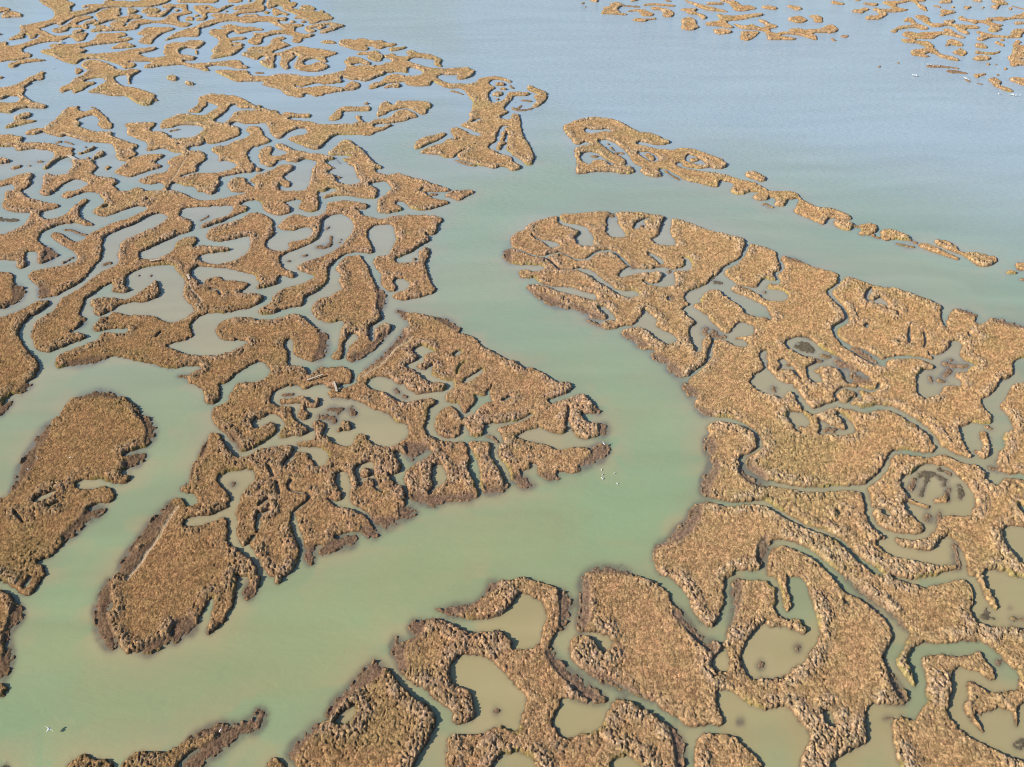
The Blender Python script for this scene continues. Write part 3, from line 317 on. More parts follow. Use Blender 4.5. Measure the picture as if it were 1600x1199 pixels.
[-2280,3299,16,-3,11,-10,20,-22,44,-33,101,-85,40,-23,43,-18,29,18,18,23,16,85,11,33,-2,22,2,10,9,5,8,-5,7,-12,-6,-15,19,-25,6,-18,2,-15,-1,-5,-18,0,-7,-8,-3,-11,1,-74,4,-10,9,-9,5,-9,3,-22,10,-30,8,-4,28,-32,39,-36,20,-14,39,-17,9,-8,7,-13,1,-6,-4,-4,-8,0,-74,12,-24,-32,-1,-20,-3,-4,-30,6,-36,-6,-7,4,-20,20,-57,32,-61,-12,-16,4,-5,6,-6,14,2,7,21,17,7,14,2,36,-3,32,3,4,-19,30,-18,22,-5,9,0,9,-6,10,-72,74,-14,11,-16,8,-18,0,-17,18,-15,23,-4,22,-23,17],
[-1050,3299,19,-2,28,-18,-35,-1,-8,5],
[1929,3280,9,1,-3,-10,-38,-21,-19,-21,-6,4,4,22,7,12,9,7,18,-4],
[2241,3280,10,1,9,-11,22,4,2,-7,-4,-12,-18,-22,-11,-4,2,21,-16,21],
[1980,3276,5,0,-1,-7,-4,-9,-7,-9,-5,1,3,10],
[2191,3276,5,1,0,-4,-7,-14,-5,-7,-5,-1,1,9,5,9],
[-1384,3250,8,1,15,-9,11,-15,6,-16,-2,-16,-7,0,-21,12,-8,9,-8,13,0,10],
[-2077,3246,14,-3,9,-8,2,-5,-5,-12,-11,3,-12,11,-1,10],
[1636,3239,12,-3,25,-21],
[2031,3231,31,-14,38,15,14,-11,0,-10,-29,-26,-38,-29,-21,-11,-6,0,-15,26,-8,38,3,6,6,5],
[1930,3224,11,1,4,-9,6,-31,-4,-13,-20,-18,-6,-12,-1,-7,24,-24,4,-28,-2,-11,-20,2,-21,54,-1,8,6,31,-2,26,5,12],
[2183,3224,11,0,1,-9,-3,-12,-9,-12,-26,-24,-25,-32,-17,-14,-66,-47,-22,-2,10,11,32,28,46,24,6,7,7,12,-1,22,26,25],
[1819,3220,9,-15,4,-15,-2,-8,-8,-5,-5,8,-2,17],
[2298,3220,3,0,-6,-9,-21,-22,-18,-12,-3,5,6,8],
[-1299,3187,12,-4,18,-18,10,-16,-7,-8,-12,5,-11,10,-10,15],
[1833,3179,10,-2,42,-36,2,-7,-4,-4,-35,29,-16,15],
[2241,3179,5,1,0,-3,-3,-3,-94,-44,-1,4,9,7],
[-54,3176,13,-3,9,-8,4,-12,-4,-15,-5,-4,-18,0,-6,6,-2,19],
[-463,3158,12,1,7,-6,4,-23,-3,-9,-12,-5,-10,7,-16,0,-18,-14,-3,4,3,13,13,17],
[-10,3147,6,-4,8,-19,4,-13,0,-10,-3,-2,-12,27,-3,9],
[-2269,3132,22,-17,13,-17,10,-23,-2,-8,-9,4],
[62,3133,12,1,19,-27,21,-17,12,-17,8,-21,1,-12,-1,-20,-5,-26,-7,-23,-13,-33,-18,-26,-6,-4,-7,9,21,57,0,18,-8,20,-13,17,25,1,1,9,-3,10,-20,19,-17,31,-5,28],
[-37,3111,12,-3,4,-9,1,-6,-4,-5,-18,8,-5,7,0,3],
[-237,3083,4,1,26,-17,12,-11,17,-25,-4,-1,-25,27,-28,17],
[-60,3070,10,0,11,-9,2,-11,-4,-23,-17,-4,-15,9,-2,5,2,10],
[-1164,3039,50,-3,14,-6,36,-1,36,-31,42,-46,16,-24,12,-7,9,6,10,0,9,-10,-3,-14,-7,-7,-7,0,-16,6,-42,0,-11,9,-12,24,-5,5,-12,0,-9,-10,-2,-15,3,-31,-2,-24,-12,-43,-5,-22,0,-17,4,-8,7,-8,33,-14,8,16,4,76,6,23,12,10,12,4,40,-3,0,12,13,3,24,0,8,-7,8,-11,7,6,13,0,8,-9,16,-32,7,-5,3,7,1,10,6,7,26,-3,35,-12,31,2,4,-4,3,-10,-1,-9,-8,-10,-60,6,-8,-16,-1,-10,14,-7,75,-12,33,-26,10,-3,103,0,13,6,13,15,1,9,-4,15,-17,27,-1,9,4,5,17,0,4,-4,-7,-14,5,-16,12,-21,6,-15,19,-1,13,25,12,10,15,6,13,-3,12,7,7,13,15,56,19,16,13,0,12,-7,32,-46,3,-7,0,-7,-11,-10,-17,-3,-5,-7,-3,-13,-9,-7,-59,-26,-7,0,-3,5,-18,0,-15,-15,-2,-9,1,-9,11,-10,28,6,3,8,11,9,11,6,8,-2,-27,-33,-5,-13,-16,-9,-13,-15,-4,-21,-15,0,-41,10,-14,-2,-44,2,-8,-2,-10,-15,-8,-16,-6,-18,-12,-57,-5,-12,-7,-6,-14,3,-15,9,-29,27,-56,42,0,6,13,17,30,12,12,14,2,17,-3,15,-8,12,-9,6,-13,3,-11,-3,-20,-21,-9,-18,-9,-44,-8,-9,-12,9,-17,23,-11,21,-22,58,-10,21,-19,10,-24,-12,-26,0,-17,6,-19,14,-10,0,-9,-6,-6,-9,-1,-22,8,-9,23,-6,12,-11,10,-29,4,-19,0,-14,-36,-47,-34,-21,-15,1,-9,13,-9,23,-11,10,1,-7,8,-21,2,-16,-1,-8,-10,-13,-23,-1,-6,-6,-1,-6,1,-9,4,-12,7,-10,6,-3,27,2,10,-3,9,-8,10,-14,11,-25,2,-17,-2,-18,-9,-17,-1,-15,1,-9,8,-23,0,-7,-14,-7,-18,-17,-5,-9,0,-6,12,-5,34,34,65,-2,30,19,8,8,12,21,-4,13,-5,9,-13,15,-14,10,-23,5,-8,-9,-4,0,-2,4,-5,28,-6,17,-29,29,-8,14,1,8,11,11,33,6,3,6,2,16,6,11,22,18,13,21,6,18,1,12,-9,17,-14,17,-5,16,3,11,8,6,21,0,10,-6,7,-11,25,-62,13,-18,16,-15,4,-7,0,-12,-5,-9,-22,-17,-8,-14,-3,8,-5,-5,-10,-21,-2,-13,3,-27,2,-10,17,-37,32,-50,5,-13,-1,-10,-1,-8,-7,-8,-41,-12,-47,-26,0,-8,10,-25,5,-22,-1,-10,-4,-7,0,-7,10,-20,-5,-3,0,-7,-4,-5,-4,-2,-11,2,-15,13,-17,0,-3,3,-10,25,-3,4,-10,5,-29,2,-10,13,-21,9,-13,0,-2,-4,-1,-10,4,-43,2,-4,21,0,13,-4,37,-24,33,-26,16,-7,27,0,23,4,44,21,19,16,17,19,-52,2,-13,24,-6,14,-4,15,0,15,3,14,13,10,15,2,7,-3,5,-5,9,-23,18,-25,8,-8,12,-7,0,4,-7,26,-13,10,-8,15,1,11,8,10,-2,15,30,8,25,53,7,9,9,6,10,0,17,-7,8,-7,3,-10,-1,-10,-13,-26,-7,-29,3,-11,4,-6,25,-28,3,-6,1,-11,-3,-7,-6,0,-25,19,-5,-3,2,-12,7,-20,4,-16,81,0,5,34,1,33,-8,34,0,32,-7,23,9,49,-1,8,-12,11,-12,3,-16,9,-16,-5,-14,-19,-30,2,-6,6,0,13,-10,1,-19,-11,-2,-7,1,-19,-7,-21,-8,0,-8,5,-22,23,-7,11,-6,17,-11,39,-3,23,6,23,14,13,5,0,5,-6,5,-9,2,-15,0,-11,-4,-23,20,-17,12,2,26,18,6,13,-2,9,-4,5,-29,15,-19,19,-3,6,-1,8,2,7,6,3,13,-3,31,-33,24,-21,19,-5,31,-20,38,-3,22,-15,23,-8,10,-8,1,-3,-3,-3,-24,-11,-3,-10,3,-7,29,-35,32,-6,10,-4,1,-4,-18,6,-25,2,-2,-13,-10,-7,-1,-5,3,-12,5,-7,13,-5,13,-13,2,-4,-1,-9,11,-22,2,-10,3,-4,35,-14,9,0,16,7,10,12,2,16,-3,9,-16,24,-6,18,-10,44,-6,9,-17,17,-8,19,-18,17,-2,4,2,2,20,1,5,9,-1,8,-17,10,-58,2,-8,6,14,35,16,69,8,10,16,-2,7,-7,13,-25,45,-60,29,-64,18,-31,8,-11,23,-17,-1,-5,-14,-1,-7,-2,-2,-6,0,-8,5,-16,9,-9,16,-8,6,-6,21,7,14,9,11,0,39,-28,44,-23,27,-25,52,-34,6,-8,-13,-7,-62,0,-2,-2,11,-23,21,-23,16,-9,19,-4,9,-6,2,-8,-3,-6,-55,-32,-13,-4,-11,0,-13,2,-12,6,-9,13,-11,26,-10,9,-16,2,-6,-5,-2,-8,0,-9,4,-8,24,-21,1,-6,-9,-7,-22,-10,-25,-4,-11,2,-8,6,1,30,-7,38,2,9,3,7,17,21,2,12,-1,11,11,2,-3,29,-3,13,-14,24,-13,8,-40,-14,-4,-8,0,-7,1,-7,23,-16,6,-7,5,-14,-1,-4,1,-17,-2,-14,-2,-8,-6,-5,-25,4,-38,14,-21,5,-25,0,-26,-13,-8,-8,-5,0,-2,6,1,5,11,18,20,15,12,1,-4,9,-9,9,-9,5,-13,2,-9,-9,-5,-17,-21,-1,11,-47,8,-27,4,-22,-1,-22,-6,-8,-8,-4,-8,2,-34,23,-2,5,0,7,4,32,-1,5,-4,8,-10,5,-17,-7,-21,-19,1,-4,3,-6,16,-16,6,-9,3,-7,3,-11,-1,-9,-5,-6,-17,-11,-10,0,-17,8,-13,8,-12,12,-14,20,-9,29,-8,13,-17,6,-21,-6,-13,-7,-6,-13,2,-5,3,-3,22,-12,4,-5,2,-7,-2,-10,-45,-56,-31,-32,-19,-16,-7,2,-4,8,-1,5,6,7,48,43,13,18,3,25,0,8,-7,16,-7,6,-13,2,-54,-8,-41,-2,-26,-7,-7,-8,-3,-14,2,-11,6,-20,4,-6,8,-8,20,-9,13,-10,10,-16,2,-9,4,-17,0,-8,-5,-8,-33,-25,-35,-51,-22,-24,-8,-15,2,-13,4,-7,10,-13,7,-4,24,-2,18,7,7,5,9,13,7,18,3,19,-4,32,2,9,17,16,15,4,9,-5,3,-5,5,-10,0,-15,-2,-16,1,-5,1,-2,4,0,11,7,13,0,32,-7,36,-3,6,-2,3,-5,-1,-5,-7,-3,-39,-6,-14,-5,-11,-8,-2,-4,-1,-9,4,-11,7,-10,11,-8,11,-5,25,-5,19,2,20,11,14,15,9,16,5,18,3,21,-1,13,-4,23,-6,22,-9,21,-45,-27,-32,-9,-13,1,-18,11,-8,9,-4,14,4,28,5,8,52,37,25,41,13,10,5,0,2,4,19,-11,15,-11,21,-22,8,-14,2,-7,0,-12,3,-13,10,-24,2,-8,-1,-12,-8,-17,-4,-20,0,-8,1,-7,7,-13,5,-7,9,-7,16,-9,13,-1,14,5,6,5,4,10,0,7,-8,17,-1,6,4,4,24,4,17,11,6,7,4,10,2,19,-2,12,-4,10,-6,9,-9,7,-8,0,-23,-19,-8,-3,-18,0,-17,7,-7,5,-4,5,-1,5,1,13,4,15,14,28,8,8,6,2,11,-2,19,-11,14,-4,27,6,8,10,7,24,1,15,-2,22,1,9,10,9,21,8,41,-2,35,-15,7,-6,4,-8,0,-7,-4,-8,-5,-4,-27,2,-1,-3,19,-17,4,-6,1,-11,4,-4,23,-9,30,-17,13,0,25,14,45,11,63,-2,26,-9,7,-7,3,-5,1,-12,-12,-19,-1,-5,0,-29,-3,-14,-3,-7,-5,-3,-21,14,2,-11,12,-26,0,-6,-2,-7,-31,-38,-15,-26,-30,-19,-5,-10,0,-8,2,-6,3,-4,8,-4,28,0,22,5,5,3,2,7,-4,18,-1,11,2,19,6,11,6,5,7,-3,3,-7,1,-11,-1,-22,-4,-29,-1,-14,3,-23,5,-22,11,-31,5,-19,5,-11,8,-12,1,-7,-6,-10,-11,-7,-56,-22,-19,-1,-10,8,-2,5,0,7,3,6,23,11,10,14,2,14,-1,9,-2,6,-10,13,-9,7,-14,3,-7,-2,-4,-8,-1,-8,3,-9,8,-17,2,-6,-1,-8,-1,-3,-4,-2,-9,0,-5,3,-19,28,-3,10,-1,20,-1,11,-3,10,-5,12,-15,24,-6,14,-2,13,0,6,3,6,13,6,19,3,5,6,0,20,6,36,2,29,-3,23,-4,21,-5,20,-7,18,-4,4,-9,4,-25,0,-14,-7,-12,-15,-5,-13,0,-20,3,-18,6,-20,21,-50,3,-11,0,-8,-17,0,-30,9,-11,-1,-18,-12,-19,-30,-12,-32,-2,-8,1,-17,6,-39,0,-12,-2,-13,-4,-13,-17,-28,-17,-16,-2,-7,2,-20,-2,-10,-4,-3,-36,-10,-6,-4,-14,-16,-5,-3,-6,-1,-15,1,-7,3,-3,3,-1,6,1,4,19,23,2,8,0,26,8,22,9,10,21,15,29,16,11,12,6,11,-1,7,-2,4,-5,6,-26,15,-17,13,-2,5,1,6,10,13,15,15,37,29,23,25,8,14,12,35,10,51,0,14,-1,29,-6,18,-15,26,-7,9,-18,14,-16,0,-10,-4,-18,-14,-5,-8,-4,-15,0,-26,7,-33,1,-16,-2,-20,-3,-13,-10,-20,-5,-7,-56,-50,-6,-9,-2,-6,1,-18,5,-12,9,-20,8,-11,18,-12,15,-14,5,-10,-2,-9,-5,0,-19,15,-11,0,-3,-4,-3,-13,0,-9,2,-9,0,-6,-5,-6,-21,-13,-18,-6,-2,4,7,9,0,9,-2,9,-8,12,-7,4,-5,17,-3,3,-51,21,-25,12,-14,4,-38,0,-23,6,-10,0,-6,-7,-5,-10,0,-8,11,-35,7,-4,13,-13,18,-22,3,3,3,16,3,10,8,8,11,4,9,-2,12,-11,8,-3,23,-1,20,-4,13,-5,5,-3,1,-2,-1,-8,-12,-23,-1,-7,2,-2,3,-3,7,-2,35,0,10,-6,4,-6,3,-5,0,-14,-5,-12,-4,-4,-2,1,-15,-11,-21,-11,-32,-13,-14,-1,-11,3,-13,0,-9,-6,-11,-12,-5,-10,-5,-21,4,-12,12,-25,3,-9,0,-5,-9,-9,-38,-20,-1,-3,0,-3,6,-6,28,-17,28,-12,40,-6,21,0,11,3,13,6,12,8,32,34,-13,12,-11,4,-8,0,-16,-5,-10,0,-6,3,-6,4,-15,19,-6,15,0,19,3,7,4,8,10,8,24,5,21,0,19,-3,3,-7,4,-2,32,0,8,3,7,7,18,10,11,4,11,1,8,-2,9,-6,19,-26,14,-13,29,-20,7,-8,3,-8,5,-15,4,-30,0,-22,-1,-8,-6,-11,-3,-4,-7,-4,-5,-1,-9,1,-21,10,-13,11,-3,4,-4,10,-5,20,-7,22,-5,4,-8,-2,-4,-6,-1,-14,4,-9,7,-10,3,-7,3,-9,6,-34,3,-7,5,-4,9,-3,21,2,4,-4,8,-20,5,-7,2,-2,5,4,11,25,5,2,17,-4,13,0,11,4,8,-1,16,-8,5,-6,2,-5,3,-20,1,-16,-20,0,-2,-9,-7,-5,-7,-1,-6,2,-7,5,-5,8,-25,0,-8,-15,-4,-2,-7,-1,-5,3,-8,11,-3,2,-9,0,-16,-6,-17,-10,-6,-6,-3,-8,0,-13,5,-14,4,-6,8,-6,13,-4,18,-2,6,-4,2,-3,2,-14,2,-6,10,-17,5,-5,19,-13,6,-8,1,-5,-9,-7,-7,-2,-15,-1,-16,-8,-3,0,-3,3,-1,11,5,19,0,8,-5,10,-4,8,-5,6,-11,7,-13,2,-7,-3,-19,-18,-3,11,-3,-9,0,-10,3,-9,10,-14,1,3,12,6,4,3,7,9,5,2,6,-4,4,-6,3,-10,0,-4,-3,-8,-26,-33,-1,-1,-2,0,-5,-3,-14,-11,-5,0,-3,2,-14,15,-19,27,-7,8,-13,8,-11,10,-8,10,-5,8,-6,17,-2,10,0,9,2,4,5,4,11,7,4,6,0,3,-2,13,0,10,5,17,0,9,-1,7,15,1,2,7,1,0,3,0,5,-7,15,0,0,5,11,3,9,10,3,7,0,20,-3,9,-12,16,-10,8,-8,3,-8,1,-1,-1,0,-7,-14,-11,-20,-28,-4,-9,-9,-26,-13,-1,5,-14,7,-16,2,-11,-1,-8,-3,-5,-5,-8,-5,-3,-4,0,-5,3,-4,7,-5,19,-9,15,-6,7,-21,15,-11,0,-6,10,-2,9,-1,1,-22,1,-3,2,-1,4,1,1,25,0,3,-2,6,10,14,10,1,5,-1,3,-7,8,-5,2,-7,1,-26,-3,-9,-2,-13,-7,-6,-1,-8,2,-16,10,-15,6,-96,28,-28,1,-34,-7,-15,-5,-8,-5,2,0,15,6,18,5,29,1,3,-1,-4,-4,-46,-27,-16,-5,-17,5,-11,-10,-3,1,-3,4,-7,12,-2,6,-2,12,1,12,5,8,34,30,29,19,0,3,-5,5,-3,7,0,13,8,2,30,-8,9,0,8,2,6,4,0,12,-1,5,-5,4,-7,1,-36,-1,-22,-10,-10,0,-4,1,-3,3,-1,36,4,7,12,8,3,4,4,13,3,0,34,-13,48,1,9,-2,11,-4,19,-14,8,-4,12,-4,15,0,8,3,14,12,7,9,9,17,0,7,-2,5,-7,12,-8,11,-18,16,-12,20,-11,28,-2,13,-3,25,-3,3,-16,26,-23,28,-16,24,-11,5,-31,-2,-25,-3,-15,-8,-18,-21,-8,-17,-1,-9,7,-15,4,-26,3,-6,12,-11,12,-5,-12,-10,-7,-3,-18,5,-6,3,-3,4,1,6,-2,9,-8,14,-6,5,-5,0,-10,-12,-22,-52,-1,-12,1,-13,12,-53,3,-5,4,-4,7,-2,11,-8,4,-9,1,-6,-5,-16,-5,-5,-13,-8,-1,-5,4,-5,5,-3,13,-1,15,-5,10,-6,1,-3,0,-2,-28,-20,-28,-30,-6,-3,-11,0,-12,5,-13,11,-10,14,-20,32,-10,25,-3,17,5,25,13,29,2,11,-3,33,1,13,9,20,15,24,6,13,16,64,9,11,15,12,3,7,2,10,-3,20,-14,31,-4,15,-3,21,-8,18,-1,7,4,12,41,49,22,33,14,37,0,16,-4,9,-6,8,-18,10,-14,0,-13,-8,-13,-14,-17,-45,-40,-36,-12,-18,-4,-12,-1,-10,2,-14,4,-11,21,-57,8,-37,-2,-79,-1,-11,-14,-38,-17,-32,-9,-9,-12,-7,-16,-5,-6,2,-3,4,-13,32,-9,14,-12,14,-17,12,-9,10,-9,13,-4,10,1,6,3,4,12,8,42,11,33,20,5,10,-1,14,-2,8,-7,14,-11,14,-25,21,-40,29,-28,24,-8,9,-5,9,-1,7,7,7,4,0,10,-6,29,-27,15,-11,16,-7,11,1,11,11,1,5,-4,12,0,6,7,16,33,49,13,12,16,10,14,14,28,46,2,11,-1,5,-4,8,-8,5,-26,5,-18,-13,-42,-45,-14,-8,-14,4,-20,15,-6,10,1,20,12,22,-1,10,-2,7,-21,33,-24,33,-54,1,-10,-27,-11,-15,-10,0,-16,13,-2,7,1,4,7,15,4,3,19,0,20,38,-2,14,-7,10,-13,14,-19,12,-14,0,-13,-7,-15,-29,3,-24,-2,-27,-8,-2,0,-17,-2,-7,-4,-2,-6,2,-18,13,-9,11,-2,17,-4,17,-5,17,-20,45,-3,15,1,7,4,3,7,-1,15,-13,21,1,19,9,1,12,-5,23,0,26,-8,19,-5,8,-9,10,-3,8,6,5,14,0,15,-4,16,0,5,4,7,0,9,-8,8,-21,4,-6,15,-17,3,-6,-1,-24,4,-23,3,-9,39,-18,31,-2,21,-15,8,-9,-2,-20,1,-14,19,-21,9,-13,37,-1,2,15,7,7,15,0,5,-3,15,-19,57,1,-3,24,-4,14,-7,12,-7,7,-6,3,-15,0,-8,-6,-15,0,-28,11,-3,3,-2,5,9,18,22,28,32,12,3,5,-1,14,-6,38,-3,6,-11,9,-3,12,5,23,24,24,2,6,-2,10,-8,11,-29,-2,-27,27,-13,6,-14,0,-23,-15,-13,-2,-4,4,-3,10,-8,35,-9,16,-10,9,-36,24,-35,28,-10,5,-6,15,-6,9,0,6,-11,31,-14,13,-8,18,4,12,5,-7,88,10,9,-6,4,-16,1,-16,-6,-26,4,-9,5,-6,7,-4,24,3,16,-9,25,-27,17,-24,16,-9,37,3,21,11,12,19,7,26,0,38,-7,12,-7,7,-32,13,-41,3,-20,-6,-11,-17,-9,-6,-28,-3,-5,4,-3,10,-6,38,1,17,16,17,18,35,29,3,60,-17,11,6,18,47,9,32,1,9,-2,9,-39,31,-20,1,-1,-7,8,-11,4,-8,-1,-9,-8,-19,2,-32,-2,-6,-7,-4,-25,0,-12,4,12,25,5,40,-3,31,-11,35,-1,18,5,15,11,1],
[-2035,3029,5,-27,8,-18,16,-17,20,-14,16,4,101,-4,6,14,-1,19,-17,26,-15,17,-40,0,0,-22,-7,-21,-30,21,-21,22],
[-1358,2998,9,-6,8,-12,-6,-10,-6,4,-5,18],
[-52,2995,4,0,-2,-9,-14,-6,-4,3,2,6],
[36,2985,36,-6,3,-4,0,-5,-2,-4,-28,4,-9,4,-2,5],
[14,2975,3,0,0,-8,-3,-16,-3,-1,-1,6],
[-399,2969,52,0,23,-6,14,-14,7,-19,0,-14,-3,-15,-8,-14,-1,-34,-4,-9,-5,-4,-11,4,-7,9,-14,26,-17,16,-19,7,-19,0,-15,-7,-7,-15,-16,-3,-7,-7,-12,-36,-11,-1,-7,-15,-7,4,2,28,-2,70,3,21,8,18,5,4,10,-4,14,-24,8,-7,10,10,1,6,-2,12,4,7],
[-547,2956,8,-4,-3,-14,-11,0,0,11],
[-508,2952,10,1,3,-6,-1,-3],
[33,2930,5,0,1,-11,-18,-30,20,-3,30,19,5,-1,1,-5,-4,-10,-31,-18,-22,3,-20,23,0,16,13,-14,3,8],
[-1612,2923,15,1,3,-3,0,-5,-17,-2,-6,-11,20,-28,21,-14,11,3,15,25,13,3,6,-4,19,-31,44,-50,13,-23,27,-32,11,-22,1,-17,-5,-6,-12,0,-18,12,-21,22,-5,14,-3,24,-19,34,-25,23,-15,1,-23,-23,-10,-27,4,-7,13,-8,14,-14,2,-7,-3,-14,6,-9,23,-21,54,-29,23,-5,29,0,12,5,1,-2,-1,-14,2,-6,3,-6,9,-10,35,-27,18,-12,12,-3,3,-3,6,-12,18,-3,18,-9,4,-5,2,-12,-4,-15,1,-17,3,-5,4,-4,11,-4,5,-11,0,-15,-11,-17,-1,-17,2,-7,9,24,12,11,48,20,32,-6,4,-4,0,-8,-14,-33,-1,-14,7,-13,24,-14,3,-6,-6,-10,-20,-12,-44,-51,-9,-2,-4,4,-43,22,-7,7,-2,5,0,5,10,23,0,21,6,15,-3,9,-5,5,-7,0,-19,10,-13,14,-8,13,-16,40,-18,38,-11,15,-10,9,-26,11,-65,6,-46,30,-47,24,-10,0,-5,-8,-10,0,-24,14,-18,6,-15,9,-15,15,-17,-27,-23,-3,-7,4,-6,7,-2,6,2,18,5,10,18,8,23,-1,-2,9,7,56,-1,29,-6,45,-2,51,8,13,22,-3],
[-1574,2917,19,-6,8,-4,2,-5,-3,-3,-21,9],
[-555,2914,22,1,4,-4,5,-15,0,-11,-3,-7,-11,-7,-79,6,-4,-7,-4,-19,0,-11,5,-21,-4,-18,-14,-19,-13,0,-5,4,-5,9,-1,13,2,11,6,14,11,54,7,17,10,7,42,-6],
[-2124,2872,91,-99,62,-56,9,-9,21,1,26,-8,14,-10,19,-16,6,-10,-1,-9,-19,0,-8,3,-45,27,1,-18,-28,-26,-11,0,-10,6,-6,8],
[-1984,2854,20,-5,33,-20,24,-22,7,-12,0,-7,-16,0,-44,25,-10,8,-16,19,-2,8],
[-1775,2854,9,-3,10,-11,2,-19,-1,-8,-20,-25,-16,0,-7,7,-4,12,1,22,11,17],
[-994,2830,-5,-7,1,-4,7,6,0,4],
[-115,2809,-19,-16,-14,-24,-1,-6,10,-4,22,24,8,18],
[284,2805,46,1,37,-18,15,-16,22,-32,29,-55,16,-12,25,-3,14,-9,23,-25,6,-20,22,-16,-1,-9,-6,-10,-21,-12,-14,0,-23,11,-24,18,-15,3,-8,-6,-5,-13,-1,-6,7,-9,53,-32,31,-10,26,0,29,13,16,0,26,-8,19,-13,44,-46,15,-20,8,-20,1,-13,-6,-21,-13,-10,-24,-5,-9,12,-11,0,-18,-7,-34,0,-24,17,-4,7,5,12,0,4,-12,5,-10,-3,-5,-11,2,-12,9,-14,53,-29,73,-23,20,-15,23,-24,34,-13,13,-14,26,-39,-1,-13,83,0,-1,-47,13,-23,30,-39,7,-2,18,6,11,-7,32,-35,5,-21,-1,-6,-2,-2,-21,0,-19,8,-17,2,-7,-3,-6,-6,-15,-27,-5,-2,-3,2,-20,28,-30,34,-6,10,1,7,2,7,23,39,6,12,2,14,0,5,-10,2,-24,-7,-5,-4,-3,-16,-5,-9,-9,-11,-7,-4,-12,2,-4,4,-1,6,3,8,8,18,2,11,-3,7,-10,3,-3,5,-2,11,1,6,-10,-38,-1,-2,-22,-3,-19,9,1,9,9,16,11,12,15,11,-40,0,-21,-17,-12,0,-15,9,-5,10,6,15,14,27,1,10,-5,9,-17,12,-19,1,-6,-9,-5,-23,-4,-10,-10,-1,-5,2,-36,26,-26,9,-15,10,-6,10,-5,18,-20,24,-9,22,-18,13,-8,-3,-11,-14,0,-11,6,-22,-1,-7,-2,-3,-18,-5,-23,11,-10,13,-5,21,1,10,10,18,-1,7,-14,7,-9,12,-13,78,-10,32,-24,51,-18,27,-8,6,-24,-2,-9,-10,-2,-14,6,-17,30,-66,25,-27,10,-15,8,-27,1,-12,-2,-8,-12,-8,-23,5,-10,12,-35,68,-14,13,-13,8,-16,-2,-9,-6,-9,-11,-5,-21,-1,-15,1,-11,13,-30,8,-6,10,1,3,3,3,15,7,8,18,7,10,-2,14,-18,4,-18,4,-5,41,-3,25,-12,6,-19,0,-7,-1,-5,-9,-8,-26,-5,-31,16,-29,5,-33,-5,-37,-16,-13,0,-4,3,-2,11,7,45,3,38,-6,61,4,27,6,16,40,16,9,9,2,9,-6,8,-12,6,-11,-1,-7,-16,-4,-4,-11,2,-5,6,-6,35,-23,61,-1,47,2,10,5,7,23,21,49,33],
[-1977,2787,60,-2,7,-3,55,-39,21,-19,10,-12,-8,-2,-81,43,-45,18,-10,6],
[-1732,2787,19,0,1,-10,-4,-6,-27,-18,-38,-43,-10,2,-2,12,2,19,16,39],
[262,2715,-6,-7,-2,-5,-1,-16,1,-8,7,-9,11,-6,10,0,34,17,34,-3,5,6,-5,22,-7,6,-42,-11,-19,0,-11,14],
[-1169,2711,25,1,3,-5,-1,-3,-24,0,-17,-17,-15,-6,-3,3,-1,4,3,4,13,3],
[-30,2686,7,0,3,-9,-2,-35,-5,-33,-4,-8,-7,0,-2,5,4,64,2,9],
[-1136,2672,12,-2,-9,-3],
[-241,2672,9,-3,4,-10,-4,-12,-9,-18,-72,-88,-9,-3,-5,5,-2,20,10,46,10,11,33,22],
[-1811,2655,38,-7,23,8,11,-3,20,-11,18,0,11,-9,8,-10,4,-20,-4,-8,11,-7,8,-3,84,-3,17,-5,61,-31,23,0,6,-10,1,-17,3,-7,15,-17,3,-5,-6,-11,-10,-2,-21,-28,-2,-6,-3,-56,-3,-7,-5,0,-3,1,-6,9,4,34,1,45,-2,8,-7,15,-12,18,-11,9,-21,11,-57,13,-43,-20,-9,11,-7,14,-3,4,-16,7,-24,-3,-55,3,-7,-3,-1,-8,8,-14,2,-10,-2,-2,-62,21,-41,-10,-9,-8,-7,-14,3,-10,11,-22,7,-10,44,-45,39,-34,3,-10,-7,0,-20,16,-49,48,-37,21,-47,85,24,27,12,5,81,3,5,3,4,6,-12,9,-14,18,-4,11,0,7,3,3,17,0],
[-180,2623,-10,-8,-17,2,-1,-5,8,-5,10,0,14,9,0,6],
[-1973,2603,22,-5,23,-18,-1,-3,-19,13,-20,6],
[-1538,2603,13,-2,31,-24,41,-8,15,-13,2,-12,-8,-26,-3,6,7,23,-1,8,-20,12,-37,5,-8,10,-25,14,-12,-3,-11,-16,-2,3,-1,4,5,14],
[-39,2598,8,-2,8,-10,-1,-8,-5,-10,-8,-5,-1,-9,1,-23,-1,-5,-4,-3,-9,17,-1,8,7,20,-3,15,1,7],
[-116,2590,-8,-15,-6,-20,13,24,2,7],
[-1139,2582,-1,-4,9,-9,5,0,3,6,-8,7],
[323,2582,9,0,2,-5,-3,-5,-8,0],
[331,2558,4,0,8,-25,8,-34,-2,-8,-3,0,-4,19,-11,35,-1,9],
[-1418,2555,9,0,5,-7,3,-8,-15,-32,-14,-13,-13,0,-3,3,26,28,2,6],
[-1303,2525,-5,-3,0,-5,2,-2,21,2,0,3,-2,5],
[455,2520,-11,-5,-27,-1,-3,-6,6,-19,32,-57,5,-2,9,2,14,11,4,19,-3,18,-12,24,-8,13],
[-1372,2514,9,-1,9,-16,2,-6,-1,-8,-14,-17,-4,-18,-4,8,-3,21,1,22],
[363,2514,10,-10,1,-5,-1,-6,-3,-3,-8,10,-1,7],
[445,2501,10,1,7,-11,9,-24,0,-12,-11,-15,-7,0,-9,45,0,10],
